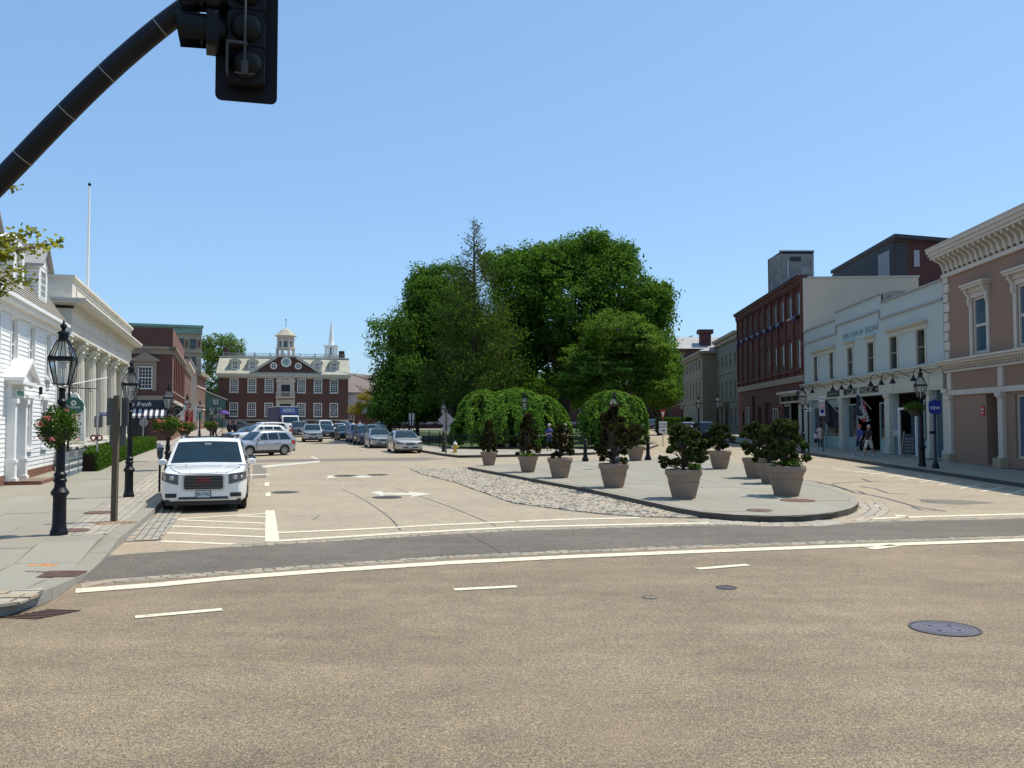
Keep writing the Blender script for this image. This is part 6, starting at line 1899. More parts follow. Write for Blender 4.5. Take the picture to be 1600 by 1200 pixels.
# weeping umbrella trees
def weeping(name, label, px0, px1, ytop, Y, seed, lobes):
    c = (px0+px1)/2; b = Vector((P(c, 660, Y).x, Y, gz(Y)))
    t = thing('weeping_tree', label, 'tree', b, 0, 'weeping umbrella trees by the park fence')
    s = Y/F; rr = random.Random(seed); g = np.random.default_rng(seed)
    pts = []; tn = []; dr = []; ou = []
    mb = MB()
    mb.tube([(0, 0, -.1), (.1, 0, 1.2), (-.05, 0, 2.2)], [.3, .22, .2], 9)
    for (u, v, ru, hpx, dy) in lobes:
        x0, y0, z0 = at(u, v, Y+dy, b); R_ = ru*s; hz = hpx*s
        mb.tube([(0, 0, 1.6), (x0*.5, y0*.4, z0*.75), (x0, y0, z0-.3)], [.14, .09, .04], 6)
        ribs = [rr.random()*2*PI for _ in range(int(11+R_*11))]
        for a in ribs:
            end = rr.uniform(1.25, 2.0); tone = rr.uniform(.2, .85); k = R_*rr.uniform(.85, 1.1); drop = rr.uniform(-.12, .06)
            n = int(50+R_*105)
            for i in range(n):
                th = end*rr.random()**.75; sw = rr.gauss(0, .13+.05*math.sin(th))
                x = k*math.sin(min(th, PI/2))**.85; z = z0 + drop - hz*(1-math.cos(th)) - (max(0, th-PI/2)*hz*.5)
                aa = a + sw*(.5/max(x, .25))
                pts.append((x0+math.cos(aa)*x + rr.gauss(0, .05), y0+math.sin(aa)*x + rr.gauss(0, .05), z+rr.gauss(0, .05))); tn.append(tone)
                ou.append((math.cos(a)*math.sin(th), math.sin(a)*math.sin(th), math.cos(th)+.3)); dr.append((math.cos(a)*math.cos(th), math.sin(a)*math.cos(th), -math.sin(th)-.3))
    pts = np.array(pts); keep = pts[:, 2] > .35
    mb.build('trunk', M['bark'], t, smooth=60)
    obj('crown', leaf_mesh('crown', pts[keep], .19, M['leaf_weep'], .3, np.array(tn)[keep], .6, droop=np.array(dr)[keep], outward=np.array(ou)[keep]), t)
weeping('w', 'larger bright green weeping tree with drooping lobes, left of the lamp', 705, 895, 608, 63, 5,
        [(800, 609, 58, 46, 1.2), (755, 612, 44, 46, 0), (845, 620, 42, 50, 0), (738, 636, 34, 40, -.9), (795, 633, 36, 36, -1.4), (868, 642, 24, 44, -.4), (716, 651, 13, 34, -.3), (768, 648, 26, 30, -1.9), (836, 641, 32, 38, -1.5), (884, 660, 12, 30, -.5)])
weeping('w', 'smaller bright green weeping tree at the right, behind the front lamp', 900, 1015, 612, 62, 6,
        [(957, 612, 42, 46, .6), (926, 628, 24, 42, -.2), (985, 620, 27, 46, -.1), (960, 637, 28, 36, -1.2), (1001, 640, 14, 40, -.3), (909, 646, 11, 34, -.3), (938, 647, 19, 32, -1.4), (984, 648, 18, 32, -1.2)])

for (u, w_, h_, lb) in ((772, 1.7, 1.15, 'added dark bush standing in for shade under the larger weeping tree'), (838, 1.5, 1.0, 'added dark bush standing in for shade behind the two men'), (955, 1.5, 1.0, 'added dark bush standing in for shade under the smaller weeping tree')):  # bushes added to darken the ground where only tree shade lies
    b = Vector((P(u, 660, 63.2).x, 63.2, gz(63.2)+.15))
    t = thing('shade_filler_bush', lb, 'bush', b); C_, tone, out = blob_points([((0, 0, h_*.5), (w_, .9, h_*.55))], 120, 40, .3, .6, .8, int(u))
    C_[:, 2] = np.maximum(C_[:, 2], .03); obj('foliage', leaf_mesh('foliage', C_, .14, M['leaf_shrub'], .3, tone), t); mb = MB(); mb.tube([(0, 0, 0), (0, 0, h_*.8)], .1, 5); mb.build('stems', M['bark'], t)
# far and side trees
b = Vector((P(350, 660, 205).x, 205, gz(200)))
tree('shade_tree', 'large loose-crowned green tree behind the teal house and courthouse', 'tree', b, 16, .6,
     blobs_px(b, [(345, 550, 205, 30, 30, 7), (330, 590, 205, 26, 34, 6), (362, 545, 205, 22, 24, 5), (345, 620, 205, 32, 24, 5), (325, 545, 205, 12, 20, 4)]), 620, 22, 1.0, .5, M['leaf_far'], M['bark'], nb=10, seed=41, shell=.5)
b = Vector((P(568, 660, 120).x, 120, gz(120)))
tree('maple_tree', 'small yellow-orange leaved tree beside the courthouse', 'tree', b, 3.5, .12,
     blobs_px(b, [(568, 628, 120, 14, 14, 1.5), (556, 640, 120, 12, 9, 1.5), (575, 618, 120, 10, 9, 1.2)]), 160, 22, .4, .2, M['leaf_yellow'], M['bark'], nb=6, seed=42)
for k, (u, v, Y, r, lb) in enumerate(((1078, 532, 190, 12, 'small distant tree above the far roof'), (1150, 532, 150, 16, 'treetop showing above the olive stone building'), (1048, 560, 150, 24, 'green tree at the far end of the right street'))):
    b = Vector((P(u, 660, Y).x, Y, gz(Y)))
    tree('shade_tree', lb, 'tree', b, P(u, v, Y).z-gz(Y)-1, .3, blobs_px(b, [(u, v+r*.6, Y, r, r, 3), (u, v+r*2, Y, r*1.1, r, 3)]), 200, 20, .9, .45, M['leaf_elm2'], M['bark'], seed=51+k)

# ginkgo branch reaching in at the left edge (the tree itself stands outside the picture)
def ginkgo():
    t = thing('ginkgo_tree', 'yellow-green leafy branches reaching in at the left edge before the roof', 'tree', (-12.2, 13.6, .13))
    mb = MB(); rr = random.Random(9)
    mb.tube([(0, 0, -.1), (0, 0, 2.2), (.1, 0, 4.6), (0, .1, 7.5)], [.2, .17, .13, .05], 9)
    ends = [(100, 378, 14), (70, 385, 14.2), (62, 362, 14.2), (30, 372, 14), (25, 290, 14.4), (40, 420, 13.8), (50, 438, 14), (12, 400, 14), (5, 435, 13.9), (14, 455, 14), (-30, 340, 14), (-60, 420, 14), (-20, 275, 14.4)]
    pts = []; tn = []
    for k, (u, v, Y) in enumerate(ends):
        e = Vector((P(u, v, Y).x+12.2, Y-13.6, P(u, v, Y).z-.13))
        s = Vector((.05, 0, e.z*.8 - .2)); mid = s.lerp(e, .5)+Vector((0, 0, .15))
        pth = [s, mid, e]; mb.tube(pth, [.06, .03, .008], 5)
        for i in range(330):
            f = rr.uniform(.42, 1.0)
            if u < 0: f = rr.uniform(.3, 1)
            q = s.lerp(mid, f*2) if f < .5 else mid.lerp(e, f*2-1)
            sp = .05 + .14*(1-f)
            pts.append((q.x+rr.gauss(0, sp), q.y+rr.gauss(0, sp*1.5), q.z+rr.gauss(0, sp))); tn.append(rr.random())
    for i in range(5):
        a = i*1.3+2; e = Vector((math.cos(a)*2, math.sin(a)*2, 5+i*.6)); mb.tube([(0, 0, 4+i*.5), e], [.06, .01], 5)
        for _ in range(600): q = Vector((0, 0, 4+i*.5)).lerp(e, rr.uniform(.3, 1)); pts.append((q.x+rr.gauss(0, .25), q.y+rr.gauss(0, .25), q.z+rr.gauss(0, .25))); tn.append(rr.random())
    mb.build('trunk', M['bark_grey'], t, smooth=60)
    P_ = np.array(pts)
    ux = (P_[:, 0]-12.2)/(P_[:, 1]+13.6)
    keep = (ux*F+800 < 103) 
    obj('crown', leaf_mesh('crown', P_[keep], .075, M['leaf_ginkgo'], .4, np.array(tn)[keep], .9), t)
ginkgo()

# hedge in front of the bank
def hedge(pts, wd, h, name, label, m, n=26000, leaf=.05):
    c = Vector((pts[0][0], pts[0][1], 0)); z0 = gz(c.y)+.13
    t = thing('hedge', label, 'hedge', (c.x, c.y, z0))
    L = offset(pts, 0); Rr = offset(pts, wd)
    core = MB()
    C_ = []; tn = []; rr = random.Random(2)
    tot = sum(math.dist(pts[i], pts[i+1]) for i in range(len(pts)-1))
    for i in range(len(pts)-1):
        a, b_, c2, d = [Vector((*q, 0))-Vector((c.x, c.y, 0)) for q in (L[i], L[i+1], Rr[i+1], Rr[i])]
        za, zb = gz(L[i][1])+.13-z0, gz(L[i+1][1])+.13-z0
        q = [a.lerp(d, .12), b_.lerp(c2, .12), c2.lerp(b_, .12), d.lerp(a, .12)]
        core.add([(p.x, p.y, z) for p, z in zip(q, (za, zb, zb, za))] + [(p.x, p.y, z+h-.1) for p, z in zip(q, (za, zb, zb, za))], [(0, 1, 5, 4), (1, 2, 6, 5), (2, 3, 7, 6), (3, 0, 4, 7), (4, 5, 6, 7)])
        seg = (b_-a).length; k = int(n*seg/tot)
        for _ in range(k):
            u, v, w_ = rr.random(), rr.random(), rr.random(); f = rr.random()
            if f < .4: w_ = 1
            elif f < .75: v = 0
            elif f < .9: v = 1
            elif i == 0: u = 0
            p = a.lerp(b_, u).lerp(d.lerp(c2, u), v)
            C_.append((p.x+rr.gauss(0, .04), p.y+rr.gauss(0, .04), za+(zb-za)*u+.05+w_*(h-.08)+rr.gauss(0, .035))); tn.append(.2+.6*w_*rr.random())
    core.build('branches', M['soil'], t)
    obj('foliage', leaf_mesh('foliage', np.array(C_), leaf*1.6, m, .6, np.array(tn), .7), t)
hedge([G(88, 736, .13)[:2], G(152, 737.5, .13)[:2], G(200, 717, .13)[:2], G(244, 700.5, .13)[:2]], 1.3, .82, 'h', 'clipped green box hedge in front of the bank columns', M['leaf_hedge'], 30000, .06)
def hedge2():
    hedge([(P(1035, 0, 112).x, 112), (P(1075, 0, 118).x, 118)], 1.5, 2.0, 'h', 'tall green hedge by the far end of the right street', M['leaf_elm2'], 9000, .13)
hedge2()

# planters with shrubs
def pot_mesh(seed):
    prof = [(.30, 0), (.315, .03), (.40, .36), (.425, .44), (.405, .445), (.455, .60), (.475, .605), (.49, .63), (.50, .72), (.49, .765), (.455, .77), (.44, .72), (.40, .68)]
    return MB().lathe(prof, 32, cap=True).mesh('pot', M['clay'], 50)
potm = pot_mesh(0)
soilm = MB().lathe([(.43, .70), (.001, .72)], 20, cap=False).mesh('soil', M['soil'])
def planter(px, yb, wpx, label, kind, top, half, seed):
    g0 = G(px, yb-2.5, .15); S = F/g0.y; k = (wpx/S)/1.0
    t = thing('planter', label, 'planter', (g0.x, g0.y, g0.z+.006), random.random()*6, 'clay pots of shrubs on the island')
    t.scale = (k, k, k)
    obj('pot', potm, t); obj('soil', soilm, t)
    rr = random.Random(seed)
    # shrub: a thing that grows in the pot moves with it
    H = (yb - top)/S/k - .75; W_ = half/S/k
    mb = MB(); pts = []; tn = []
    nl = {'curly': 40, 'cone': 80, 'red': 46}[kind]
    for i in range(nl):
        a = rr.random()*2*PI; f = (i+.5)/nl
        if kind == 'cone':
            z = .8 + (H)*f; r = W_*(1-f*.75)*rr.uniform(.5, 1)
        else:
            z = .85 + H*f**.9*.95; r = W_*(1 if kind == 'curly' else .9)*math.sin(PI*min(1, (.30 if kind == 'curly' else .34)+.66*f))**.6*rr.choice((.3, .6, .8, .95, 1.05))
        e = Vector((math.cos(a)*r, math.sin(a)*r, z))
        s = Vector((0, 0, .72 + (z-.75)*.35)); mid = s.lerp(e, .5)+Vector((rr.gauss(0, .05), rr.gauss(0, .05), .03))
        mb.tube([s, mid, e], [.022, .015, .006], 4, cap=False)
        cs = W_*(.25 if kind != 'cone' else .2)*rr.uniform(.6, 1.25)
        for _ in range(85 if kind != 'red' else 75):
            d = Vector((rr.gauss(0, 1), rr.gauss(0, 1), rr.gauss(0, 1))).normalized()*cs*rr.random()**.4
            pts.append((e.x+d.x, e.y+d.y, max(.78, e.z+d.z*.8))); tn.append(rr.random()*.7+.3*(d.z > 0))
    mb.tube([(0, 0, .7), (0, 0, .75+H*.6)], [.05, .02], 6)
    mb.build('stems', M['bark'], t)
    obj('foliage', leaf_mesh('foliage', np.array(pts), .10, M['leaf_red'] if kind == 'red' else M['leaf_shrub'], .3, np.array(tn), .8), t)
    return t, rr
pl_specs = [(764, 729.5, 27, 'leftmost pot on the island, holding a dark cone-shaped shrub', 'cone', 662, 15),
            (825, 740, 32, 'second pot from the left with a reddish shrub and grass at its rim', 'red', 652, 19),
            (875, 749, 40, 'third pot from the left, dark open shrub in front of two men', 'red', 668, 20),
            (959, 764, 48, 'pot with a reddish shrub standing right in front of the lamp post', 'red', 640, 28),
            (1068.5, 781, 58, 'large pot by the kerb with twisted dark shrub and yellow-green plant', 'curly', 672, 32),
            (993, 722, 29, 'pot standing farther back between the two bollards', 'curly', 668, 17),
            (1125, 735, 36, 'rear pot near the far road with a round dark shrub', 'curly', 668, 20),
            (1180, 749, 40, 'pot left of the nearest right-hand pot, shrub dark and bushy', 'curly', 666, 27),
            (1204, 758, 42, 'pot half hidden behind the nearest right-hand pot', 'curly', 672, 24),
            (1229, 777, 60, 'nearest pot at the right, bushy dark shrub over a rusty cover', 'curly', 664, 34)]
for i, sp_ in enumerate(pl_specs):
    t, rr = planter(*sp_[:7], seed=60+i)
    if i in (1, 4, 9):  # little green underplanting
        pts = []; x0 = .28 if i == 4 else 0
        t.rotation_euler = (0, 0, 0)
        for _ in range(420):
            a = rr.random()*2*PI; r = rr.random()*(.17 if i == 4 else .38); pts.append((x0+math.cos(a)*r, -.12+math.sin(a)*r, .78+rr.random()*.13))
        obj('underplanting', leaf_mesh('underplanting', np.array(pts), .09, M['leaf_light'] if i != 9 else M['leaf_hedge'], .3, None, .4, droop=np.tile([0, 0, 1.], (420, 1))), t)

# ================================================================ STREET FURNITURE
def lamp_proto():
    t = thing('street_lamp', 'x', 'street lamp', (0, 0, 0), 0, 'black lantern lamp posts around the square')
    b = MB()
    b.lathe([(.165, 0), (.165, .07), (.15, .1), (.135, .16), (.128, .20), (.122, .72), (.13, .76), (.165, .80), (.17, .84), (.14, .88), (.11, .93)], 12)
    b.lathe([(.11, .93), (.10, 1.02), (.125, 1.04), (.125, 1.08), (.105, 1.1), (.105, 1.14), (.12, 1.16), (.12, 1.19), (.085, 1.23)], 14)
    b.build('post_base', M['black_iron'], t, smooth=30)
    b = MB(); b.lathe([(.085, 1.23), (.072, 2.0), (.06, 2.55), (.085, 2.58), (.09, 2.62), (.06, 2.66), (.055, 2.8), (.075, 2.83), (.04, 2.88)], 14)
    b.build('shaft', M['black_iron'], t, smooth=30)
    # lantern, square, tapering
    z0, z1, z2, z3 = 2.95, 3.42, 3.49, 3.80
    r0, r1, r2 = .12, .205, .09
    f = MB()
    for i in range(4):
        a = PI/4 + i*PI/2; c, s = math.cos(a), math.sin(a); q = math.sqrt(2)
        f.tube([(r0*q*c, r0*q*s, z0), (r1*q*c, r1*q*s, z1)], .014, 4)
        f.tube([(r1*q*c, r1*q*s, z2), (r2*q*c, r2*q*s, z3)], .014, 4)
        f.tube([(.03*c, .03*s, 2.86), (.12*c, .12*s, 2.90), (r0*q*c*1.1, r0*q*s*1.1, z0-.02), (r1*q*1.02*c, r1*q*1.02*s, z0+.18), (r1*q*1.08*c, r1*q*1.08*s, z1+.01)], .007, 4)
        a2 = i*PI/2; c, s = math.cos(a2), math.sin(a2)
        f.tube([(r1*c, r1*s, z2), (r2*c, r2*s, z3)], .008, 4)
    f.box(-r0-.012, r0+.012, -r0-.012, r0+.012, z0-.012, z0+.008)
    for s in (-1, 1):
        f.box(-r1-.02, r1+.02, s*r1-.02, s*r1+.02, z1, z2); f.box(s*r1-.02, s*r1+.02, -r1+.02, r1-.02, z1, z2)
    f.build('lantern_frame', M['black_iron'], t)
    g = MB()
    for i in range(4):
        ca, sa = [(1, 0), (0, 1), (-1, 0), (0, -1)][i]
        def p(r, u, z): return (r*ca - u*sa, r*sa + u*ca, z)
        g.add([p(r0, -r0, z0), p(r0, r0, z0), p(r1, r1, z1), p(r1, -r1, z1)], [(0, 1, 2, 3)])
        g.add([p(r1, -r1, z2), p(r1, r1, z2), p(r2, r2, z3), p(r2, -r2, z3)], [(0, 1, 2, 3)])
    g.build('lantern_glass', M['lantern_glass'], t)
    MB().lathe([(.03, 2.9), (.02, 3.1), (.015, 3.25), (.06, 3.27), (.055, 3.36), (.1, 3.37), (.1, 3.39)], 10).build('burner', M['steel'], t, smooth=40)
    MB().lathe([(.12, z3), (.12, z3+.02), (.09, z3+.03), (.09, z3+.13), (.115, z3+.14), (.105, z3+.18), (.04, z3+.21), (.035, z3+.24), (.065, z3+.28), (.055, z3+.33), (.02, z3+.36), (.025, z3+.38), (.002, z3+.43)], 12).build('finial', M['black_iron'], t, smooth=35)
    return t
lampP = lamp_proto()
def put_lamp(u, v, label, first=[True], Y=None, zo=.15, top=None):
    g = G(u, v, zo) if Y is None else Vector((P(u, 660, Y).x, Y, gz(Y)+zo))
    if first[0]:
        lampP.location = g; lampP['label'] = label; first[0] = False; o = lampP
    else: o = clone(lampP, g, label=label)
    o.rotation_euler = (0, 0, math.atan2(-g.x, g.y) - R(13))
    if top is not None:
        h = P(u, top, g.y).z - g.z; k = h/4.22; o.scale = (k, k, k)
    return o
L1 = put_lamp(92, 836, 'nearest lamp post at left, with a big pink flower basket', top=500)
L2 = put_lamp(201, 776.5, 'second lamp post on the left pavement, behind the wooden sign post', top=562)
put_lamp(263, 0, 'third lamp post on the left, behind the parking meter', Y=37, top=597)
put_lamp(292, 0, 'fourth lamp post on the left, in front of the row building flags', Y=56, top=615)
put_lamp(312, 0, 'fifth lamp post on the left, far down the pavement', Y=74, top=625)
R1 = put_lamp(1441, 729, 'lamp post at right on the shop pavement beside the blue sign', top=574)
put_lamp(1255, 707, 'lamp post in front of the join of the brick and white buildings', top=600)
put_lamp(693, 706, 'lamp post behind the diamond sign at the park corner', top=624)
put_lamp(820, 0, 'lamp post in the middle of the larger weeping tree', Y=57, top=612)
put_lamp(959.5, 0, 'lamp post on the island behind the reddish shrub', Y=38, top=611)
put_lamp(1122, 688, 'lamp post by the olive stone building', top=613)
put_lamp(1092, 685, 'lamp post in front of the tan corner building', top=617)
put_lamp(1066, 680, 'farthest lamp post on the right street', top=622)
put_lamp(884, 0, 'lamp post inside the park right of the larger weeping tree', Y=75, top=634)
put_lamp(640, 0, 'lamp post in the park above the silver parked cars', Y=78, top=630)
put_lamp(522, 0, 'lamp post in front of the courthouse right end', Y=140, top=638)
put_lamp(332, 0, 'lamp post with purple umbrella beside it near the row end', Y=100, top=634)

def basket(loc, r, label, seed, dens=1.0, fl=M['flower_pink'], flat=.62):
    t = thing('hanging_basket', label, 'flower basket', loc, 0, 'flower baskets on the lamp posts')
    g = np.random.default_rng(seed)
    MB().lathe([(.05, -.60), (.28, -.50), (.42, -.2), (.44, 0)], 14).build('bowl', M['soil'], t).scale = (r/.62,)*3
    n = int(3400*dens)
    d = g.normal(size=(n, 3)); d /= np.linalg.norm(d, axis=1)[:, None]; q = (.55+.5*g.random(n))
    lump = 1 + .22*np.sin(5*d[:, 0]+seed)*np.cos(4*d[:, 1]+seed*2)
    C_ = d*(q*lump)[:, None]*np.array([r, r, r*flat])
    tone = g.random(n)*.7+.3*(d[:, 2] > 0)
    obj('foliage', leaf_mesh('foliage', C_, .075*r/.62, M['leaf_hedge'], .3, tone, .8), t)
    n = int(130*dens) if fl else 0; cl = g.normal(size=(26, 3)); cl /= np.linalg.norm(cl, axis=1)[:, None]; cl[:, 2] = cl[:, 2]*.8
    cl[:, 2] = np.where(g.random(26) < .35, -.5, np.abs(cl[:, 2])+.1); pk_ = g.integers(0, 26, n); C2 = cl[pk_]*np.array([r, r, r*flat])*1.12 + g.normal(0, .05*r/.62, (n, 3))
    if n: obj('flowers', leaf_mesh('flowers', C2, .07*r/.62, fl, .3, None, .9), t)['kind'] = 'stuff'
    return t
s1 = L1.location; basket((s1.x-.06, s1.y-.05, P(88, 667, 15.9).z), .345, 'big basket of pink geraniums on the nearest left lamp post', 1, 1.1, flat=1.08)
basket((P(262, 663, 37).x, 37, P(262, 664, 37).z), .56, 'flower basket on the third left lamp post', 2, .8)
basket((P(289, 665, 56).x, 56, P(289, 667, 56).z), .62, 'flower basket on the fourth left lamp post', 3, .7)
basket((P(329, 664, 76).x, 76, P(329, 664, 76).z), .60, 'green flower basket on a plain black pole far down the left pavement', 4, .6)
MBp = thing('black_pole', 'plain black pole carrying the farthest flower basket', 'pole', (P(329, 664, 76).x, 76, gz(76)+.15)); MB().lathe([(.07, 0), (.06, 2.1)], 8).build('pole', M['black_iron'], MBp)
basket((R1.location.x-.3, R1.location.y, P(1436, 637, R1.location.y).z), .42, 'green hanging basket on the right lamp post', 5, .7, fl=None)

# ---- signs on posts
def post(name, label, cat, base, h, r=.03, m=None, square=False, group=None):
    t = thing(name, label, cat, base, 0, group)
    (MB().box(-r, r, -r, r, 0, h) if square else MB().lathe([(r, 0), (r, h)], 10)).build('post', m or M['steel'], t)
    return t
g0 = G(178, 815, .15)
top = P(183, 618, g0.y).z-g0.z
t = thing('sign_post', 'leaning wooden post carrying grey sign backs beside the second lamp', 'sign', g0)
lean = P(183, 618, g0.y).x - g0.x
MB().add([(-.055, -.05, 0), (.055, -.05, 0), (.055, .05, 0), (-.055, .05, 0), (lean-.055, -.05, top), (lean+.055, -.05, top), (lean+.055, .05, top), (lean-.055, .05, top)],
         [(0, 3, 2, 1), (4, 5, 6, 7), (0, 1, 5, 4), (1, 2, 6, 5), (2, 3, 7, 6), (3, 0, 4, 7)]).build('post', M['wood_post'], t)
def rrect(w, h, r, n=4):
    pts = []
    for cx, cy, a0 in ((w/2-r, h/2-r, 0), (-w/2+r, h/2-r, 90), (-w/2+r, -h/2+r, 180), (w/2-r, -h/2+r, 270)):
        for i in range(n+1): a = R(a0+90*i/n); pts.append((cx+r*math.cos(a), cy+r*math.sin(a)))
    return pts
def plate(w, h, m, r=.03, th=.012): return MB().slab(rrect(w, h, r)[::1], -th/2, th/2).mesh('sign_panel', m)
for (a, b_, c, d, ang, yy) in ((168, 186.5, 622, 665, 18, .10), (188, 203, 621, 666, -35, .06), (172, 196, 665, 697, 10, .16)):
    p0 = P((a+b_)/2, (c+d)/2, g0.y+yy); k = g0.y/F
    o = obj('sign_panel', plate((b_-a)*k/math.cos(R(ang)), (d-c)*k, M['sign_grey']), t, (p0.x-g0.x, yy, p0.z-g0.z)); o.rotation_euler = (0, 0, R(ang))
# thin grey post with street-name sign
g0 = G(151, 735, .15)
t = post('sign_post', 'thin grey post with blue street-name plate and a red wreath by the hedge', 'sign', g0, P(151, 612, g0.y).z-g0.z, .045)
k = g0.y/F
o = obj('sign_panel', plate(13*k, 18*k, M['sign_grey']), t, (-.0, .07, P(151, 659, g0.y).z-g0.z))
o = obj('name_plate', plate(15*k, 5.5*k, M['blue_sign'], .01), t, (.32, -.06, P(151, 647.5, g0.y).z-g0.z)); lettering('WAY', .12, M['letter_white'], o, (0, -.01, 0), depth=.003)
w_ = MB()
for cx in (-.13, .13):
    w_.tube([(cx+.11*math.cos(a*PI/6), -.08, P(151, 684, g0.y).z-g0.z+.11*math.sin(a*PI/6)) for a in range(13)], .035, 6)
w_.build('wreath', mat('wreath', (.14, .035, .03), .9, .5, 20), t)
g0 = Vector((P(224, 660, 68).x, 68, gz(68)+.15))
t = post('sign_post', 'rounded grey back of a stop sign standing before the striped awning', 'sign', g0, P(224, 653, 68).z-g0.z, .04)
obj('sign_panel', MB().slab([(.36*math.cos(PI/8+i*PI/4), .36*math.sin(PI/8+i*PI/4)) for i in range(8)], -.01, .01).mesh('sign_panel', M['sign_alu']), t, (0, .06, P(224, 660, 68).z-g0.z))
# diamond sign from behind
g0 = G(697, 708.5, .15)
t = post('sign_post', 'grey diamond sign seen from behind on a post at the park corner', 'sign', g0, P(697, 642, g0.y).z-g0.z, .04, M['wood_post'])
k = g0.y/F
o = obj('sign_panel', plate(18.5*k, 18.5*k, M['sign_alu'], .04), t, (0, .06, P(697, 656, g0.y).z-g0.z)); o.rotation_euler = (0, PI/4, 0)
obj('sign_panel', plate(12.5*k, 7.5*k, M['sign_alu'], .02), t, (0, .06, P(697, 670, g0.y).z-g0.z))
# twin signs in the park
g0 = Vector((P(643, 660, 62).x, 62, gz(62)+.15)); k = 62/F
t = post('sign_post', 'pair of narrow white signs above the silver parked cars', 'sign', g0, P(643, 646, 62).z-g0.z, .03, M['black_iron'])
for s in (-1, 1):
    obj('sign_panel', plate(3.4*k, 11*k, M['sign_alu'], .02), t, (s*2.6*k, .04, P(643, 651, 62).z-g0.z)); obj('sign_panel', plate(2*k, 8*k, M['sign_alu'], .02), t, (s*2.1*k, .04, P(643, 660.5, 62).z-g0.z))
# yield and one-way signs
g0 = G(1036, 698, .15)
t = post('sign_post', 'red and white yield sign above a ONE WAY arrow sign', 'sign', g0, P(1036, 641, g0.y).z-g0.z, .03, M['steel'])
k = g0.y/F; zc = P(1036, 648.5, g0.y).z-g0.z
a = 4.6*k; hh = 8.5*k
o = obj('yield_panel', MB().slab([(a, hh), (-a, hh), (0, -hh)][::-1], -.01, .01).mesh('yield_panel', M['red_sign']), t, (0, -.05, zc))
o.rotation_euler = (0, 0, 0)
obj('yield_face', MB().slab([(a*.5, hh*.55), (-a*.5, hh*.55), (0, -hh*.45)][::-1], -.004, .004).mesh('yield_face', M['letter_white']), o, (0, -.02, 0))
zc = P(1036, 667.5, g0.y).z-g0.z
o = obj('sign_panel', plate(12.5*k, 18*k, M['letter_white'], .03), t, (0, -.05, zc))
lettering('ONE', .26, M['black_sign'], o, (0, -.012, .22), depth=.004); lettering('WAY', .26, M['black_sign'], o, (0, -.012, -.01), depth=.004)
ar = MB().slab([(-.17, -.28), (.04, -.28), (.04, -.34), (.18, -.245), (.04, -.15), (.04, -.21), (-.17, -.21)], -.016, -.008).build('arrow', M['black_sign'], o)
# one-way arrow plate near the white building
g0 = G(1257, 706, .15)
t = post('sign_post', 'white arrow plate on a dark post beside the lamp at the brick corner', 'sign', Vector((g0.x+.1, g0.y-.5, g0.z)), 3.1, .05, M['black_iron'])
k = g0.y/F
o = obj('sign_panel', plate(13*k, 5*k, M['letter_white'], .02), t, (-.1, -.1, P(1252, 640, g0.y).z-g0.z))
MB().slab([(-.22, 0), (-.1, .08), (-.1, .03), (.2, .03), (.2, -.03), (-.1, -.03), (-.1, -.08)][::-1], -.016, -.008).build('arrow', M['black_sign'], o)
# parking signs in front of the white shop
g0 = G(1287, 706, .15); k = g0.y/F
t = post('sign_post', 'post with red-and-white and blue parking signs before the white shop', 'sign', g0, P(1284, 618, g0.y).z-g0.z, .035, M['wood_post'])
for (a, b_, c, d, m) in ((1279, 1289, 619, 628, M['letter_white']), (1279, 1289, 629, 637, M['cloth_pink']), (1280, 1289, 638, 650, M['cloth_white'])):
    o = obj('sign_panel', plate((b_-a)*k, (d-c)*k, m, .02), t, (P((a+b_)/2, 660, g0.y).x-g0.x, -.05, P(0, (c+d)/2, g0.y).z-g0.z))
obj('symbol', MB().lathe([(.13, 0), (.13, .01)], 14).mesh('symbol', M['blue_sign']), o, (0, -.012, .06)).rotation_euler = (PI/2, 0, 0)
lettering('NO', .22, M['letter_red'], TREE(t)[1] if len(TREE(t)) > 1 else t, (0, -.01, 0), depth=.003)
# blue round sign
g0 = G(1462, 732, .15); k = g0.y/F
t = post('sign_post', 'blue shield-shaped sign on a dark blue post beside the right lamp', 'sign', g0, P(1462, 626, g0.y).z-g0.z, .06, mat('navy_post', (.01, .014, .05), .5, .1, 4))
MB().lathe([(.16, 0), (.15, .12), (.08, .3), (.065, .35)], 10).build('post_base', M['black_iron'], t)
sp = [(-.26, .28), (-.1, .32), (0, .38), (.1, .32), (.26, .28), (.28, 0), (.24, -.24), (0, -.30), (-.24, -.24), (-.28, 0)]
o = obj('sign_panel', MB().slab(sp, -.012, .012).mesh('sign_panel', M['blue_sign']), t, (-.02, -.08, P(1462, 637, g0.y).z-g0.z))
lettering('VIEW', .19, M['letter_white'], o, (0, -.014, -.02), depth=.003); lettering('·', .2, M['letter_red'], o, (0, -.014, -.16), depth=.003)
MB().box(-.22, -.02, -.07, .07, P(1462, 675, g0.y).z-g0.z-.08, P(1462, 675, g0.y).z-g0.z+.04).build('bracket_box', M['black_iron'], t)

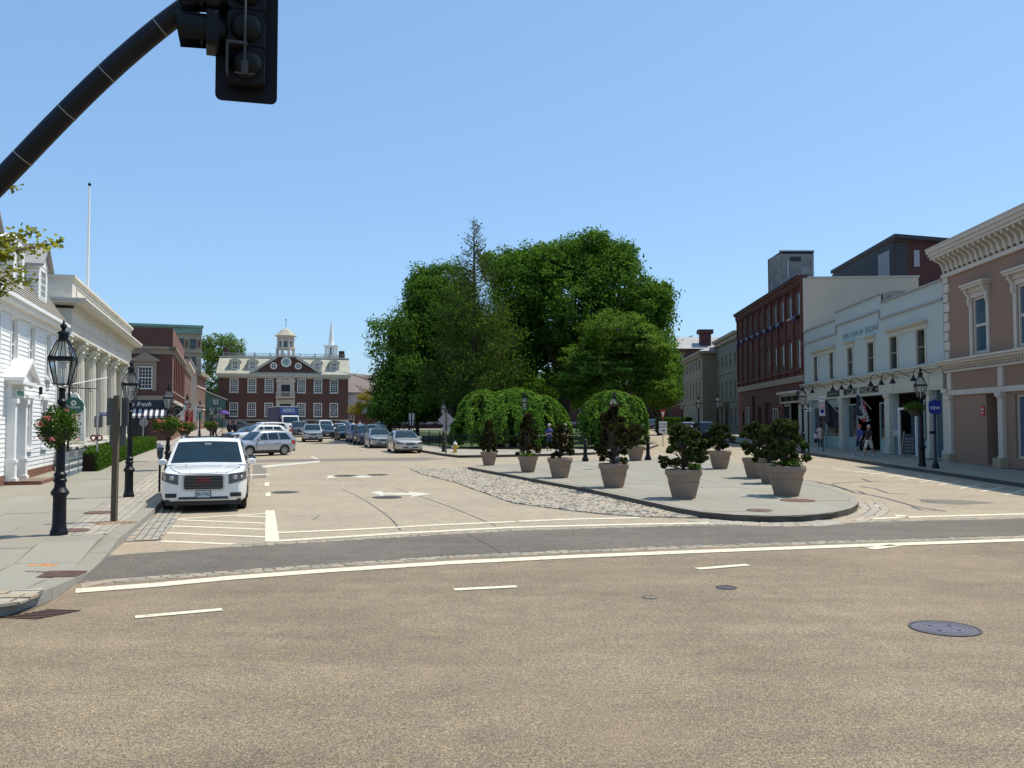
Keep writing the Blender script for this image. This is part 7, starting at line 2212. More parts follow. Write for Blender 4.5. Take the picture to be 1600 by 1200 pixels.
# bank sign: green oval hanging before a white scrolled board
Yb = 37.6; k = Yb/F
g0 = Vector((P(107, 660, Yb).x, Yb, gz(Yb)+.15))
t = thing('hanging_sign', 'green oval bank sign hanging on a white scrolled board before the columns', 'sign', g0)
Zs = lambda y: P(110, y, Yb).z-g0.z
MB().lathe([(.05, 0), (.045, Zs(592))], 8).build('post', M['black_iron'], t)
MB().tube([(0, 0, Zs(606)), (1.2, 0, Zs(607.5))], .018, 5).tube([(0, 0, Zs(596)), (.3, 0, Zs(601)), (.5, 0, Zs(606))], .014, 5).tube([(.5+.09*math.cos(a), 0, Zs(604)+.08*math.sin(a)) for a in np.linspace(-1.5, 3.4, 9)], .014, 5).tube([(.95+.09*math.cos(a), 0, Zs(609)+.08*math.sin(a)) for a in np.linspace(1.5, 5.4, 9)], .014, 5).build('bracket', M['black_iron'], t)
bd = MB().slab([(P(u, v, Yb).x-g0.x, Zs(v)) for u, v in ((100, 632), (100, 618), (104, 613), (108, 612), (111, 616), (115, 613), (120, 616), (122, 621), (128, 628), (131, 640), (131, 690), (122, 690), (122, 650), (108, 650))][::-1], .06, .14)
bd.build('back_board', M['white_paint'], t)
cx, cz = P(115.5, 660, Yb).x-g0.x, Zs(634)
ov = MB().slab([(15*k*math.cos(i*PI/16), 13*k*math.sin(i*PI/16)) for i in range(32)], -.04, .04).build('oval_panel', M['green_sign'], t, (cx, -.02, cz))
em = MB()
for i in range(8):
    a = i*PI/4+PI/8; c, s = math.cos(a), math.sin(a); em.add([(.05*c-.02*s, -.045, .05*s+.02*c), (.05*c+.02*s, -.045, .05*s-.02*c), (.12*c+.035*s, -.045, .12*s-.035*c), (.12*c-.035*s, -.045, .12*s+.035*c)], [(0, 1, 2, 3)])
em.lathe([(.065, .0), (.04, .0)], 16, (0, 0, 0), cap=False)
e_ = em.build('emblem', M['letter_white'], ov, (0, 0, .12))
lettering('Citizens', .17, M['letter_white'], ov, (.02, -.045, -.06), depth=.003)

# parking meter
g0 = G(249, 769, .15)
t = thing('parking_meter', 'dark blue parking meter on a thin pole beside the white SUV', 'parking meter', g0)
MB().lathe([(.035, 0), (.035, 1.0)], 8).build('pole', M['black_iron'], t)
MB().lathe([(.05, 1.0), (.085, 1.06), (.095, 1.2), (.10, 1.28)], 12, sy=.6).lathe([(.12, 1.28), (.12, 1.34)], 12, sy=.6).build('housing', M['car_blue'], t, smooth=40)
MB().lathe([(.11, 1.34), (.10, 1.42), (.06, 1.48), (.01, 1.50)], 12, sy=.6).build('dome', M['sign_alu'], t, smooth=40)
MB().box(-.05, .05, -.08, -.06, 1.12, 1.24).build('display', M['glass'], t)

# hydrant
g0 = G(711, 707.5, .15)
t = thing('fire_hydrant', 'yellow fire hydrant with pale cap at the park corner kerb', 'hydrant', g0)
MB().lathe([(.17, 0), (.17, .04), (.12, .05), (.105, .1), (.105, .45), (.14, .46), (.14, .50)], 16).build('barrel', M['yellow_paint'], t, smooth=35)
MB().lathe([(.13, .50), (.125, .56), (.09, .64), (.04, .68), (.035, .74), (.001, .74)], 14).build('bonnet', M['cloth_white'], t, smooth=35)
for s in (-1, 1):
    o = MB().lathe([(.055, 0), (.055, .1), (.065, .1), (.065, .14), (.02, .15)], 10).build('nozzle', M['cloth_white'] if s < 0 else M['yellow_paint'], t, (s*.08, 0, .36)); o.rotation_euler = (0, s*PI/2, 0)

# bollards
bo = None
for i, (u, v, lb) in enumerate(((914.5, 721, 'black bollard at the back of the island, left of the reddish shrub'), (1012.5, 719, 'black bollard at the back of the island, right of the rear pot'))):
    g0 = G(u, v, .15)
    if bo is None:
        bo = thing('bollard', lb, 'bollard', g0, 0, 'black bollards at the back of the island')
        MB().lathe([(.17, 0), (.17, .12), (.13, .2), (.115, .26)], 14).build('foot', M['black_iron'], bo, smooth=35)
        MB().lathe([(.105, .26), (.09, .85), (.12, .88), (.12, .92), (.08, .95)], 14).build('shaft', M['black_iron'], bo, smooth=35)
        MB().lathe([(.07, .95), (.10, 1.02), (.10, 1.08), (.05, 1.14), (.001, 1.15)], 14).build('cap', M['black_iron'], bo, smooth=35)
    else: clone(bo, g0, label=lb)
# grey utility cabinet post behind the lamp pot
g0 = Vector((P(960.5, 660, 36).x, 36, gz(36)+.156))
t = thing('utility_post', 'stout dark grey post behind the pot in front of the lamp', 'post', g0)
MB().lathe([(.22, 0), (.22, .6), (.19, .62), (.19, 1.15), (.2, 1.18), (.1, 1.3)], 16).build('body', mat('post_grey', (.04, .05, .065), .5, .1, 4), t, smooth=40)

# park fence
def fence(pts, label, spacing=.16, h=1.05, closep=99):
    t = thing('iron_fence', label, 'fence', (pts[0][0], pts[0][1], gz(pts[0][1])+.16))
    z0 = t.location.z
    rails = MB(); pk_m = None; posts = 0
    picks = MB()
    for i in range(len(pts)-1):
        a, b_ = Vector((*pts[i], 0)), Vector((*pts[i+1], 0)); L = (b_-a).length; d = (b_-a)/L
        n = max(1, round(L/2.4))
        for k in range(n+1 if i == len(pts)-2 else n):
            p = a + d*L*k/n; z = gz(p.y)+.16-z0
            MB().box(-.035, .035, -.035, .035, 0, h+.08).lathe([(.05, h+.08), (.001, h+.18)], 6).build('post', M['black_iron'], t, (p.x-pts[0][0], p.y-pts[0][1], z))
        za, zb = gz(a.y)+.16-z0, gz(b_.y)+.16-z0; o = Vector((pts[0][0], pts[0][1], 0))
        for hh in (.12, h-.12):
            rails.tube([a-o+Vector((0, 0, za+hh)), b_-o+Vector((0, 0, zb+hh))], .018, 4)
        m_ = int(L/spacing)
        for k in range(m_):
            p = a + d*(k+.5)*L/m_; z = za+(zb-za)*(k+.5)/m_; x, y = p.x-o.x, p.y-o.y
            picks.box(x-.009, x+.009, y-.009, y+.009, z+.05, z+h)
    rails.build('rail', M['black_iron'], t)
    o = picks.build('pickets', M['black_iron'], t); o['kind'] = 'stuff'
fence([(-12.9, 87), (-7.3, 68), (-4.2, 60.2), (.5, 59.0), (5.6, 60.7), (9.0, 66), (10.9, 80), (13.0, 112)], 'low black iron picket fence round the park')

# flags on the shops at right
def flag(base, tip, cols, label, w=1.0, h=1.4, text=None):
    t = thing('flag', label, 'flag', base)
    v = Vector(tip)-Vector(base)
    MB().tube([(0, 0, 0), v], .02, 6).build('staff', M['white_paint'], t)
    n = 9; b = {c: MB() for c in cols}
    for i in range(n):
        f0, f1 = i/n, (i+1)/n
        a = v*(.45+.55*f0); c = v*(.45+.55*f1)
        w0 = .06*math.sin(f0*7); w1 = .06*math.sin(f1*7)
        mcol = cols[i*len(cols)//n]
        b[mcol].add([a+Vector((0, w0, 0)), c+Vector((0, w1, 0)), c+Vector((-.1, w1+.05, -h)), a+Vector((.15, w0-.05, -h*.92))], [(0, 1, 2, 3)])
    for c in cols: b[c].build('cloth', M[c], t)
    return t
Zw = lambda v, Y: P(1300, v, Y).z
fb = P(1316, 645, 61); fb.x = facR(61)-.1; ft = Vector((fb.x-1.2, 60.4, fb.z+1.0))
flag(fb, ft, ('navy', 'black_sign'), 'dark blue banner hanging at an angle by the left shop window', h=1.6)
fb = Vector((facR(54.5)-.1, 54.5, P(1370, 640, 54.5).z)); ft = Vector((fb.x-1.1, 54.0, fb.z+1.0))
f2 = flag(fb, ft, ('red_sign', 'cloth_white', 'navy'), 'red, white and blue OPEN flag over the shop door', h=1.3)
lettering('OPEN', .42, M['letter_white'], f2, (-.75, -.75, -.25), rot=(PI/2, R(65), 0), depth=.004)
# A-frame board and easel by the shop
g0 = G(1421, 714, .15)
t = thing('sandwich_board', 'black chalkboard A-frame with wooden legs outside the shop', 'sign', (g0.x, g0.y, g0.z), R(-35))
for s in (-1, 1):
    MB().add([(s*.45-.03, -.02, 0), (s*.45+.03, -.02, 0), (s*.3+.03, .25, 1.45), (s*.3-.03, .25, 1.45), (s*.45-.03, .03, 0), (s*.45+.03, .03, 0), (s*.3+.03, .3, 1.45), (s*.3-.03, .3, 1.45)], [(0, 1, 2, 3), (7, 6, 5, 4), (0, 4, 5, 1), (1, 5, 6, 2), (0, 3, 7, 4)]).build('leg', M['sett_warm'], t)
    MB().tube([(s*.4, .75, 0), (s*.3, .29, 1.4)], .025, 5).build('leg', M['sett_warm'], t)
bdd = MB().add([(-.42, -.01, .12), (.42, -.01, .12), (.30, .2, 1.3), (-.30, .2, 1.3), (-.42, .02, .12), (.42, .02, .12), (.30, .24, 1.3), (-.30, .24, 1.3)], [(0, 1, 2, 3), (7, 6, 5, 4), (0, 4, 5, 1), (2, 6, 7, 3)]).build('chalkboard', M['black_sign'], t)
for i in range(5): MB().box(-.25, .22, -.005+i*.035, .0+i*.035, .32+i*.17, .35+i*.17).build('chalk_line', M['sign_alu'], bdd)
g0 = G(1407, 712, .15)
t = thing('easel_sign', 'small pale notice on a stand beside the chalkboard', 'sign', (g0.x+.1, g0.y+.8, g0.z))
MB().tube([(0, 0, 0), (0, 0, 1.1)], .02, 5).build('stand', M['black_iron'], t); MB().box(-.14, .14, -.03, 0, 1.1, 1.5).build('notice', M['cloth_white'], t)

# banners and flag shapes along the left row
fb = Vector((P(296, 660, 70).x, 70, P(0, 655, 70).z))
for (u, Y, v0, cols, lb) in ((285, 68, 655, ('cloth_white', 'red_sign'), 'red and white flag leaning from the row beyond the bank'), (300, 82, 652, ('red_sign', 'cloth_white'), 'red flag with white edge farther down the left row')):
    base = Vector((P(u-6, 660, Y).x-.5, Y, P(0, v0+2, Y).z)); tip = base + Vector((1.5, -.6, 1.2))
    flag(base, tip, cols, lb, h=1.2)
g0 = Vector((P(277, 660, 73).x, 73, gz(73)+.15))
t = thing('shop_sign', 'round dark shop sign projecting above the left pavement', 'sign', g0)
MB().tube([(-.9, 0, P(0, 641, 73).z-g0.z+.6), (.1, 0, P(0, 641, 73).z-g0.z+.55)], .03, 5).build('bracket', M['black_iron'], t)
o = MB().lathe([(.5, -.04), (.5, .04)], 20).build('disc', M['black_sign'], t, (0, 0, P(0, 643, 73).z-g0.z)); o.rotation_euler = (PI/2, 0, 0)
MB().lathe([(.30, .045), (.27, .045)], 20, cap=False).build('ring_print', M['sign_alu'], o)
g0 = Vector((P(310, 660, 96).x, 96, gz(96)+.15))
t = thing('shop_sign', 'green hanging shop sign far down the left pavement', 'sign', g0)
MB().tube([(0, 0, 0), (0, 0, P(0, 640, 96).z-g0.z)], .05, 6).build('post', M['white_paint'], t)
MB().box(-.45, .45, -.04, .04, P(0, 655, 96).z-g0.z, P(0, 642, 96).z-g0.z).build('sign_panel', M['verdigris'], t)
# purple umbrella and grey box awnings near the row end
g0 = Vector((P(350, 660, 104).x, 104, gz(104)+.15))
t = thing('patio_umbrella', 'dark purple umbrella left of the courthouse', 'umbrella', g0)
zt = P(0, 641, 104).z-g0.z
MB().lathe([(.03, 0), (.03, zt)], 6).build('pole', M['steel'], t); MB().lathe([(.72, zt-.45), (.7, zt-.4), (.4, zt-.1), (.02, zt+.02)], 8).build('canopy', M['purple'], t)
for i, (u, Y) in enumerate(((337, 108), (347, 106))):
    g0 = Vector((P(u, 660, Y).x, Y, gz(Y)+.15))
    t = thing('sign_post', ('grey rectangular sign back left of the purple umbrella', 'grey rectangular sign back under the purple umbrella')[i], 'sign', g0)
    z = P(0, 651, Y).z-g0.z; MB().lathe([(.04, 0), (.04, z+.3)], 6).build('post', M['black_iron'], t); obj('sign_panel', plate(.62, .45, M['sign_alu']), t, (0, -.05, z))

# ---- overhead traffic signal
def signal():
    Y = 8.0
    t = thing('traffic_signal_mast', 'curved black mast arm with steel bands at the upper left', 'signal mast', (-7.6, 8.3, .14))
    o = t.location
    pts = [Vector((0, 0, 0)), Vector((0, 0, 1.5)), Vector((.05, 0, 2.3))]
    for u, v in ((-130, 430), (-60, 345), (0, 286), (95, 186), (176, 107), (262, 34), (330, -12), (420, -62), (520, -105), (640, -140)):
        pts.append(P(u, v-2, Y) - o)
    # smooth the path
    for _ in range(2):
        q = [pts[0]]
        for i in range(len(pts)-1): q += [pts[i].lerp(pts[i+1], .25), pts[i].lerp(pts[i+1], .75)]
        pts = q + [pts[-1]]
    MB().tube(pts, .098, 20).build('mast_arm', M['black_iron'], t, smooth=40)
    MB().lathe([(.2, 0), (.2, .1), (.15, .14), (.13, .6), (.1, .62)], 16).build('pole_base', M['black_iron'], t)
    for u, v in ((-25, 305), (36, 249), (96, 185), (174, 105), (252, 40)):
        p = P(u, v, Y) - o
        i = min(range(len(pts)-1), key=lambda i: (pts[i]-p).length)
        d = (pts[i+1]-pts[i]).normalized(); b = MB().lathe([(.1005, -.004), (.1012, -.004), (.1012, .004), (.1005, .004)], 24).build('band', M['band_steel'], t, pts[i])
        b.rotation_euler = d.to_track_quat('Z', 'Y').to_euler()
    def head(name, label, loc, rz, nsec, back, vis=.24, thin=False):
        h = thing(name, label, 'traffic light', loc, rz, 'overhead signal heads')
        # local: lamps face +y, housing behind; sections stacked down from z=0
        sz = .345
        for k in range(nsec):
            z1 = -k*sz; z0 = z1-sz+.006
            b = MB(); 
            rc = rrect(.335, sz-.008, .05, 3)
            pts2 = [(x, z+(z0+z1)/2) for x, z in rc]
            b.slab(pts2, -.06 if thin else -.10, .05 if thin else .08)
            b.build('housing', M['signal_black'], h)
            dm = MB().lathe([(.145, 0), (.13, .045), (.09, .085), (.04, .105), (.001, .11)], 16, cap=False)
            q = dm.build('back_dome', M['signal_black'], h, (0, -.06 if thin else -.10, (z0+z1)/2), smooth=60); q.rotation_euler = (PI/2, 0, 0)
            v = MB(); n = 14
            a0, a1 = -R(50), R(230)
            P0 = [(.155*math.cos(a0+(a1-a0)*i/n), .155*math.sin(a0+(a1-a0)*i/n)) for i in range(n+1)]
            for i in range(n):
                (xa, za), (xb, zb) = P0[i], P0[i+1]
                la = vis*(.86+.14*max(0, min(1, (za/.155+.6)/1.2))); lb = vis*(.86+.14*max(0, min(1, (zb/.155+.6)/1.2)))
                v.add([(xa, .08, za), (xb, .08, zb), (xb*1.02, .08+lb, zb*1.02-.012), (xa*1.02, .08+la, za*1.02-.012)], [(0, 1, 2, 3)])
                v.add([(xa*.96, .08, za*.96), (xb*.96, .08, zb*.96), (xb*.98, .08+lb, zb*.98-.012), (xa*.98, .08+la, za*.98-.012)], [(3, 2, 1, 0)])
            v.build('visor', M['signal_black'], h, (0, -.035 if thin else 0, (z0+z1)/2), smooth=60)
            q = MB().lathe([(.14, .0), (.1, .03), (.001, .045)], 16, cap=False).build('lens', M['lens'], h, (0, .085, (z0+z1)/2), smooth=60); q.rotation_euler = (-PI/2, 0, 0)
        if back:
            rc = rrect(.56, nsec*sz+.23, .06, 5)
            MB().slab([(x, z-nsec*sz/2) for x, z in rc], .082, .087).build('backplate', M['signal_black'], h)
        for x in (-.10, .0): pass
        if thin: return h
        MB().tube([(-.0, -.215, .1), (-.0, -.215, -nsec*sz+.05)], .012, 6).build('bracket_tube', M['bracket_grey'], h)
        MB().box(-.16, .02, -.225, -.1, -2*sz-.03, -2*sz-.005).box(-.165, -.145, -.225, -.08, -2*sz-.30, -2*sz-.03).box(-.03, .03, -.22, -.12, -nsec*sz+.06, -nsec*sz+.16).box(-.09, .09, -.23, -.21, -nsec*sz+.04, -nsec*sz+.048).build('bracket', M['bracket_grey'], h)
        return h
    bc = P(386.5, 158, Y)     # bottom centre of the backplate
    head('traffic_light', 'overhead traffic light seen from behind, with rounded black backplate', (bc.x, Y-.05, bc.z + 3*.345 + .115), R(14), 3, True)
    bl = P(331, 80, Y-.15)
    head('traffic_light', 'overhead side-facing traffic light with long visors, left of the backplate', (bl.x, Y-.15, bl.z + 3*.345), R(109), 3, False, vis=.27, thin=True)
signal()

# ================================================================ VEHICLES
def lerp(a, b, t): return a + (b-a)*t
def interp(xs, ys, x):
    if x <= xs[0]: return ys[0]
    for i in range(1, len(xs)):
        if x <= xs[i]: return lerp(ys[i-1], ys[i], (x-xs[i-1])/(xs[i]-xs[i-1]))
    return ys[-1]

def carve(me, cutters):
    """cut the wheel arches out of a body"""
    o = bpy.data.objects.new('tmp', me); COL.objects.link(o)
    bm = MB()
    for c in cutters: bm.add(*c)
    cm = bm.mesh('tmp_cut', M['trim_black']); bq = bmesh.new(); bq.from_mesh(cm); bmesh.ops.recalc_face_normals(bq, faces=bq.faces); bq.to_mesh(cm); bq.free(); co = bpy.data.objects.new('tmp_c', cm); COL.objects.link(co)
    md = o.modifiers.new('b', 'BOOLEAN'); md.operation = 'DIFFERENCE'; md.object = co; md.solver = 'EXACT'; md.material_mode = 'TRANSFER'
    dg = bpy.context.evaluated_depsgraph_get(); ev = o.evaluated_get(dg)
    r = bpy.data.meshes.new_from_object(ev, depsgraph=dg)
    bpy.data.objects.remove(o); bpy.data.objects.remove(co)
    return r

def cyl_x(y, z, r, x0, x1, n=24):
    vs = []; fs = []
    for x in (x0, x1):
        for i in range(n): vs.append((x, y+r*math.cos(2*PI*i/n), z+r*math.sin(2*PI*i/n)))
    for i in range(n): j = (i+1) % n; fs.append((i, n+i, n+j, j))
    fs.append(tuple(range(n))); fs.append(tuple(range(n, 2*n))[::-1])
    return vs, fs

_wheels = {}
def wheel_meshes(r):
    k = round(r, 3)
    if k in _wheels: return _wheels[k]
    def lx(prof, n=28):
        vs = []; fs = []
        for q, x in prof:
            for i in range(n): vs.append((x, q*math.cos(2*PI*i/n), q*math.sin(2*PI*i/n)))
        for m_ in range(len(prof)-1):
            for i in range(n): j = (i+1) % n; fs.append((m_*n+i, m_*n+j, (m_+1)*n+j, (m_+1)*n+i))
        fs.append(tuple(range(n))[::-1]); fs.append(tuple(range((len(prof)-1)*n, len(prof)*n)))
        return vs, fs
    t = MB().add(*lx([(r*.64, -.11), (r*.93, -.11), (r, -.07), (r, .07), (r*.94, .105), (r*.68, .11), (r*.66, .05)])).mesh('tyre', M['tyre'], 40)
    rim = MB().add(*lx([(r*.67, .04), (r*.67, .10), (r*.62, .10), (r*.60, .05), (.01, .05)]))
    rm = rim.mesh('rim', M['trim_black'], 40)
    sp = MB()
    for i in range(5):
        a = 2*PI*i/5+.3; c, s = math.cos(a), math.sin(a)
        def pt(x, u, v): return (x, u*c - v*s, u*s + v*c)
        w0, w1 = r*.10, r*.16
        sp.add([pt(.095, r*.08, -w0), pt(.095, r*.08, w0), pt(.085, r*.63, w1), pt(.085, r*.63, -w1), pt(.06, r*.08, -w0), pt(.06, r*.08, w0), pt(.055, r*.63, w1), pt(.055, r*.63, -w1)],
               [(0, 1, 2, 3), (0, 4, 5, 1), (1, 5, 6, 2), (2, 6, 7, 3), (3, 7, 4, 0)])
    sp.add(*lx([(r*.16, .05), (r*.16, .10), (r*.1, .11)], 12)); sp.add(*lx([(r*.67, .08), (r*.67, .105), (r*.61, .105), (r*.61, .08)]))
    sm = sp.mesh('spokes', M['alloy'], 40)
    _wheels[k] = (t, rm, sm); return _wheels[k]

def car(name, label, cat, spec, paint, group=None):
    """forward is -y; the empty stands on the ground at the middle of the wheelbase area"""
    t = thing(name, label, cat, (0, 0, 0), 0, group)
    L, W = spec['L'], spec['W']; hw = W/2; y0 = -L/2; y1 = L/2
    zl = spec.get('zl', .26); belt = spec['belt']; hood = spec['hood']; H = spec['H']
    fa, ra = spec['fa'], spec['ra']   # axle positions from the front
    r = spec['r']
    cowl, rf, rr_, rb = spec['cab']   # cowl, roof front, roof rear, rear base (from front)
    deck = spec.get('deck', belt)
    nose = spec.get('nose', hood-.12)
    # station: y, half width factor, z low, shoulder z, centre z
    st = [(0, .80, zl+.10, nose-.06, nose), (.07, .88, zl+.02, nose+.00, nose+.05), (.20, .945, zl, lerp(nose, hood, .45), lerp(nose, hood, .7)+.02), (.45, .985, zl, hood-.03, hood+.05), (fa, 1.0, zl, hood+.02, hood+.09),
          (cowl, 1.0, zl, belt-.04, belt+.02), (lerp(cowl, rb, .5), 1.0, zl, belt, belt+.02), (ra-.1, 1.0, zl, belt+.01, belt+.02), (min(rb, L-.32), .985, zl, deck, deck+.02),
          (L-.22, .95, zl+.02, deck-.03, deck), (L-.06, .90, zl+.10, deck-.08, deck-.05), (L, .84, zl+.16, deck-.18, deck-.14)]
    st = sorted(st, key=lambda s: s[0])
    vs = []; fs = []
    for y, k, a, e, c in st:
        w = hw*k; mid = lerp(a, e, .5)
        ring = [(0, a), (w*.88, a), (w*.965, a+.07), (w, lerp(a, e, .32)), (w*1.0, lerp(a, e, .62)), (w*.985, e-.10), (w*.93, e), (w*.70, lerp(e, c, .6)+.005), (0, c)]
        full = [(x, z) for x, z in ring] + [(-x, z) for x, z in ring[-2:0:-1]]
        for x, z in full: vs.append((x, y0+y, z))
    n = 16
    for k in range(len(st)-1):
        for i in range(n): j = (i+1) % n; fs.append((k*n+i, (k+1)*n+i, (k+1)*n+j, k*n+j))
    fs.append(tuple(range(n))); fs.append(tuple(range((len(st)-1)*n, len(st)*n))[::-1])
    me = MB().add(vs, fs).mesh('body', paint)
    bm = bmesh.new(); bm.from_mesh(me); bmesh.ops.recalc_face_normals(bm, faces=bm.faces); bm.to_mesh(me); bm.free()
    me = carve(me, [cyl_x(y0+fa, r, r*1.17, hw-.34, hw+.2), cyl_x(y0+fa, r, r*1.17, -hw-.2, -hw+.34), cyl_x(y0+ra, r, r*1.17, hw-.34, hw+.2), cyl_x(y0+ra, r, r*1.17, -hw-.2, -hw+.34)])
    me.polygons.foreach_set('use_smooth', [True]*len(me.polygons)); me.set_sharp_from_angle(angle=R(32))
    body = obj('body', me, t)
    def hwid(y): return hw*interp([s[0] for s in st], [s[1] for s in st], y)
    def fy(x):
        f = abs(x)/hw
        return y0 + interp([0, .80, .88, .945, .985, 1.0], [0, 0, .07, .20, .45, 1.0], f) - .03*(1-min(1, f/.8)**2)*0
    def ry(x):
        f = abs(x)/hw
        return y1 - interp([0, .84, .90, .95, .985, 1.0], [0, 0, .06, .22, .4, 1.0], f)
    # cabin
    wb = hw*.955; wr = hw*spec.get('tuck', .76); zr = H
    cs = []
    stc = [(cowl, belt+.01), (lerp(cowl, rf, .5), lerp(belt, zr, .55)), (lerp(cowl, rf, .85), lerp(belt, zr, .92)), (rf+.12, zr-.005), (lerp(rf, rr_, .5), zr+.015), (rr_-.1, zr-.03), (lerp(rr_, rb, .3), lerp(zr, deck, .22)), (rb, deck+.01)]
    vs = []; fs = []
    zside = lambda zt: max(belt, zt-.055)
    def xs(z): return lerp(wb, wr, max(0, (z-belt)/(zr-.055-belt)))
    for y, zt in stc:
        zs = zside(zt); xw = xs(zs)
        ring = [(wb, belt-.09), (wb, belt-.001), (xw, zs), (xw*.93, min(zt, zs+.045)), (xw*.6, zt+.006), (0, zt+.018)]
        full = ring + [(-x, z) for x, z in ring[-2::-1]]
        for x, z in full: vs.append((x, y0+y, z))
    n = 11
    for k in range(len(stc)-1):
        for i in range(n-1): fs.append((k*n+i, (k+1)*n+i, (k+1)*n+i+1, k*n+i+1))
    fs.append(tuple(range(n))); fs.append(tuple(range((len(stc)-1)*n, len(stc)*n))[::-1])
    MB().add(vs, fs).build('cabin', paint, t, smooth=28)
    # windscreen and rear window: strips following the loft
    def topz(y): return interp([s[0] for s in stc], [s[1] for s in stc], y)
    def screen(nm, ya, yb, margin, off, m=M['car_glass']):
        b = MB(); N = 8; K = 6; vs = []
        for k in range(K+1):
            y = lerp(ya, yb, k/K); zt = topz(y); zs = zside(zt); xw = xs(zs)*margin
            for i in range(N+1):
                f = -1+2*i/N; x = xw*f; a = abs(f*margin)
                z = interp([0, .6, .93, 1], [zt+.018, zt+.006, min(zt, zs+.045), zs], a)
                vs.append((x, y0+y+off[0], z+off[1]))
        fs = [(k*(N+1)+i, k*(N+1)+i+1, (k+1)*(N+1)+i+1, (k+1)*(N+1)+i) for k in range(K) for i in range(N)]
        return b.add(vs, fs).build(nm, m, t, smooth=50)
    ws = screen('windshield', cowl+.05, lerp(cowl, rf, spec.get('wtop', .93)), .90, (-.012, .010))
    if spec.get('mark', 1): MB().box(-.08, .08, -.02, -.012, 0, .05).build('mirror_mount', M['cloth_white'], ws, (0, y0+lerp(cowl, rf, .66), topz(lerp(cowl, rf, .66))+.02))
    rw0, rw1 = (rr_+.02, lerp(rr_, rb, .80))
    screen('rear_window', rw0, rw1, .86, (.012, .010))
    # side windows
    zb_, zt_ = belt+.045, zr-.125
    for s in (-1, 1):
        def sq(ya0, ya1, yb1, yb0, z0=zb_, z1=zt_):
            o = .008
            pts = [(s*(xs(z0)+o), y0+ya0, z0), (s*(xs(z0)+o), y0+ya1, z0), (s*(xs(z1)+o), y0+yb1, z1), (s*(xs(z1)+o), y0+yb0, z1)]
            f = (0, 1, 2, 3) if s > 0 else (3, 2, 1, 0)
            MB().add(pts, [f]).build('side_window', M['car_glass'], t)
        doors = spec['doors']
        for a0, a1, b1, b0 in doors: sq(a0, a1, b1, b0)
        # mirror
        q = MB().lathe([(.02, -.09), (.095, -.07), (.11, 0), (.10, .06), (.03, .09)], 10, sx=1, sy=.55).build('mirror', spec.get('mir') or paint, t, (s*(wb+.13), y0+cowl+.42, belt+.06), smooth=40)
        q.scale = (1.05, 1, .9)
        MB().box(-.06, .06, -.02, .02, -.03, .0).build('mirror_arm', M['trim_black'], q, (-s*.10, 0, -.03))
        # sill
        MB().box(min(s*(hw-.06), s*(hw+.005)), max(s*(hw-.06), s*(hw+.005)), y0+fa+r*1.15, y0+ra-r*1.15, zl-.02, zl+.10).build('sill', M['trim_black'] if spec.get('clad', 1) else paint, t)
        # handles and door lines
        for yd in spec['hand']: MB().box(-.012, .012, -.09, .09, -.012, .012).build('door_handle', spec.get('hm') or paint, t, (s*(hw*1.0+.006), y0+yd, belt-.13))
        for yd in spec['cuts']: MB().box(-.003, .003, -.006, .006, zl+.12, belt-.05).build('door_gap', M['trim_black'], t, (s*(hw*.997), y0+yd, 0))
        # lights
        hx0, hx1, hz0, hz1 = spec['head']
        b = MB(); vsx = []; K = 6
        for i in range(K+1):
            x = lerp(hx0, hx1, i/K); y = fy(x)
            zt2 = lerp(hz1-.03, hz1+.02, i/K); zz0 = lerp(hz0, hz0+spec.get('hrise', .05), i/K)
            vsx += [(s*(x+.006*i/K), y-.02, zz0), (s*(x+.006*i/K), y-.012, zt2), (s*x, y+.06, zt2)]
        for i in range(K):
            q4 = [3*i, 3*i+3, 3*i+4, 3*i+1]; q5 = [3*i+1, 3*i+4, 3*i+5, 3*i+2]
            if s < 0: q4.reverse(); q5.reverse()
            fs_ = [tuple(q4), tuple(q5)]
            b.add(vsx, fs_) if i == 0 else b.f.append(tuple(q4)) or b.m.append(0) or b.f.append(tuple(q5)) or b.m.append(0)
        hl = b.build('headlight', M['lamp_smoke'], t, smooth=50)
        c = lerp(hx0, hx1, .42); cz = lerp(hz0, hz1, .5)
        for ci, kk in ((c-.02, .2), (lerp(hx0, hx1, .72), .15)): MB().lathe([((hz1-hz0)*kk, .0), ((hz1-hz0)*kk*.7, .012), (.001, .016)], 12, cap=False).build('reflector', M['steel'], hl, (s*ci, fy(ci)-.02, cz+.03)).rotation_euler = (PI/2, 0, 0)
        if spec.get('fog'):
            a, b2, c2, d2 = spec['fog']
            fb_ = MB(); vf = []
            for i in range(7):
                x = lerp(a, b2, i/6); vf += [(s*(x+.006), fy(x)-.014, c2), (s*(x+.006), fy(x)-.014, d2)]
            fb_.add(vf, [((2*i, 2*i+2, 2*i+3, 2*i+1) if s > 0 else (2*i+1, 2*i+3, 2*i+2, 2*i)) for i in range(6)])
            fb_.build('fog_lamp_recess', M['trim_black'], t)
        a, b2, c2, d2 = spec['tail']
        b = MB(); K = 5; vt = []
        for i in range(K+1):
            x = lerp(a, b2, i/K); vt += [(s*(x+.008), ry(x)+.012, c2), (s*(x+.008), ry(x)+.012, d2)]
        b.add(vt, [((2*i, 2*i+1, 2*i+3, 2*i+2) if s > 0 else (2*i+2, 2*i+3, 2*i+1, 2*i)) for i in range(K)])
        b.build('tail_light', M['lamp_red'], t, smooth=50)
        if spec.get('rails'):
            MB().tube([(s*(wr*.9), y0+rf+.15, zr-.0), (s*(wr*.9), y0+rf+.4, zr+.07), (s*(wr*.9), y0+rr_-.4, zr+.06), (s*(wr*.9), y0+rr_-.1, zr-.03)], .02, 6).build('roof_rail', M['trim_black'] if spec['rails'] == 'b' else M['alloy'], t)
        tm, rm, sm = wheel_meshes(r)
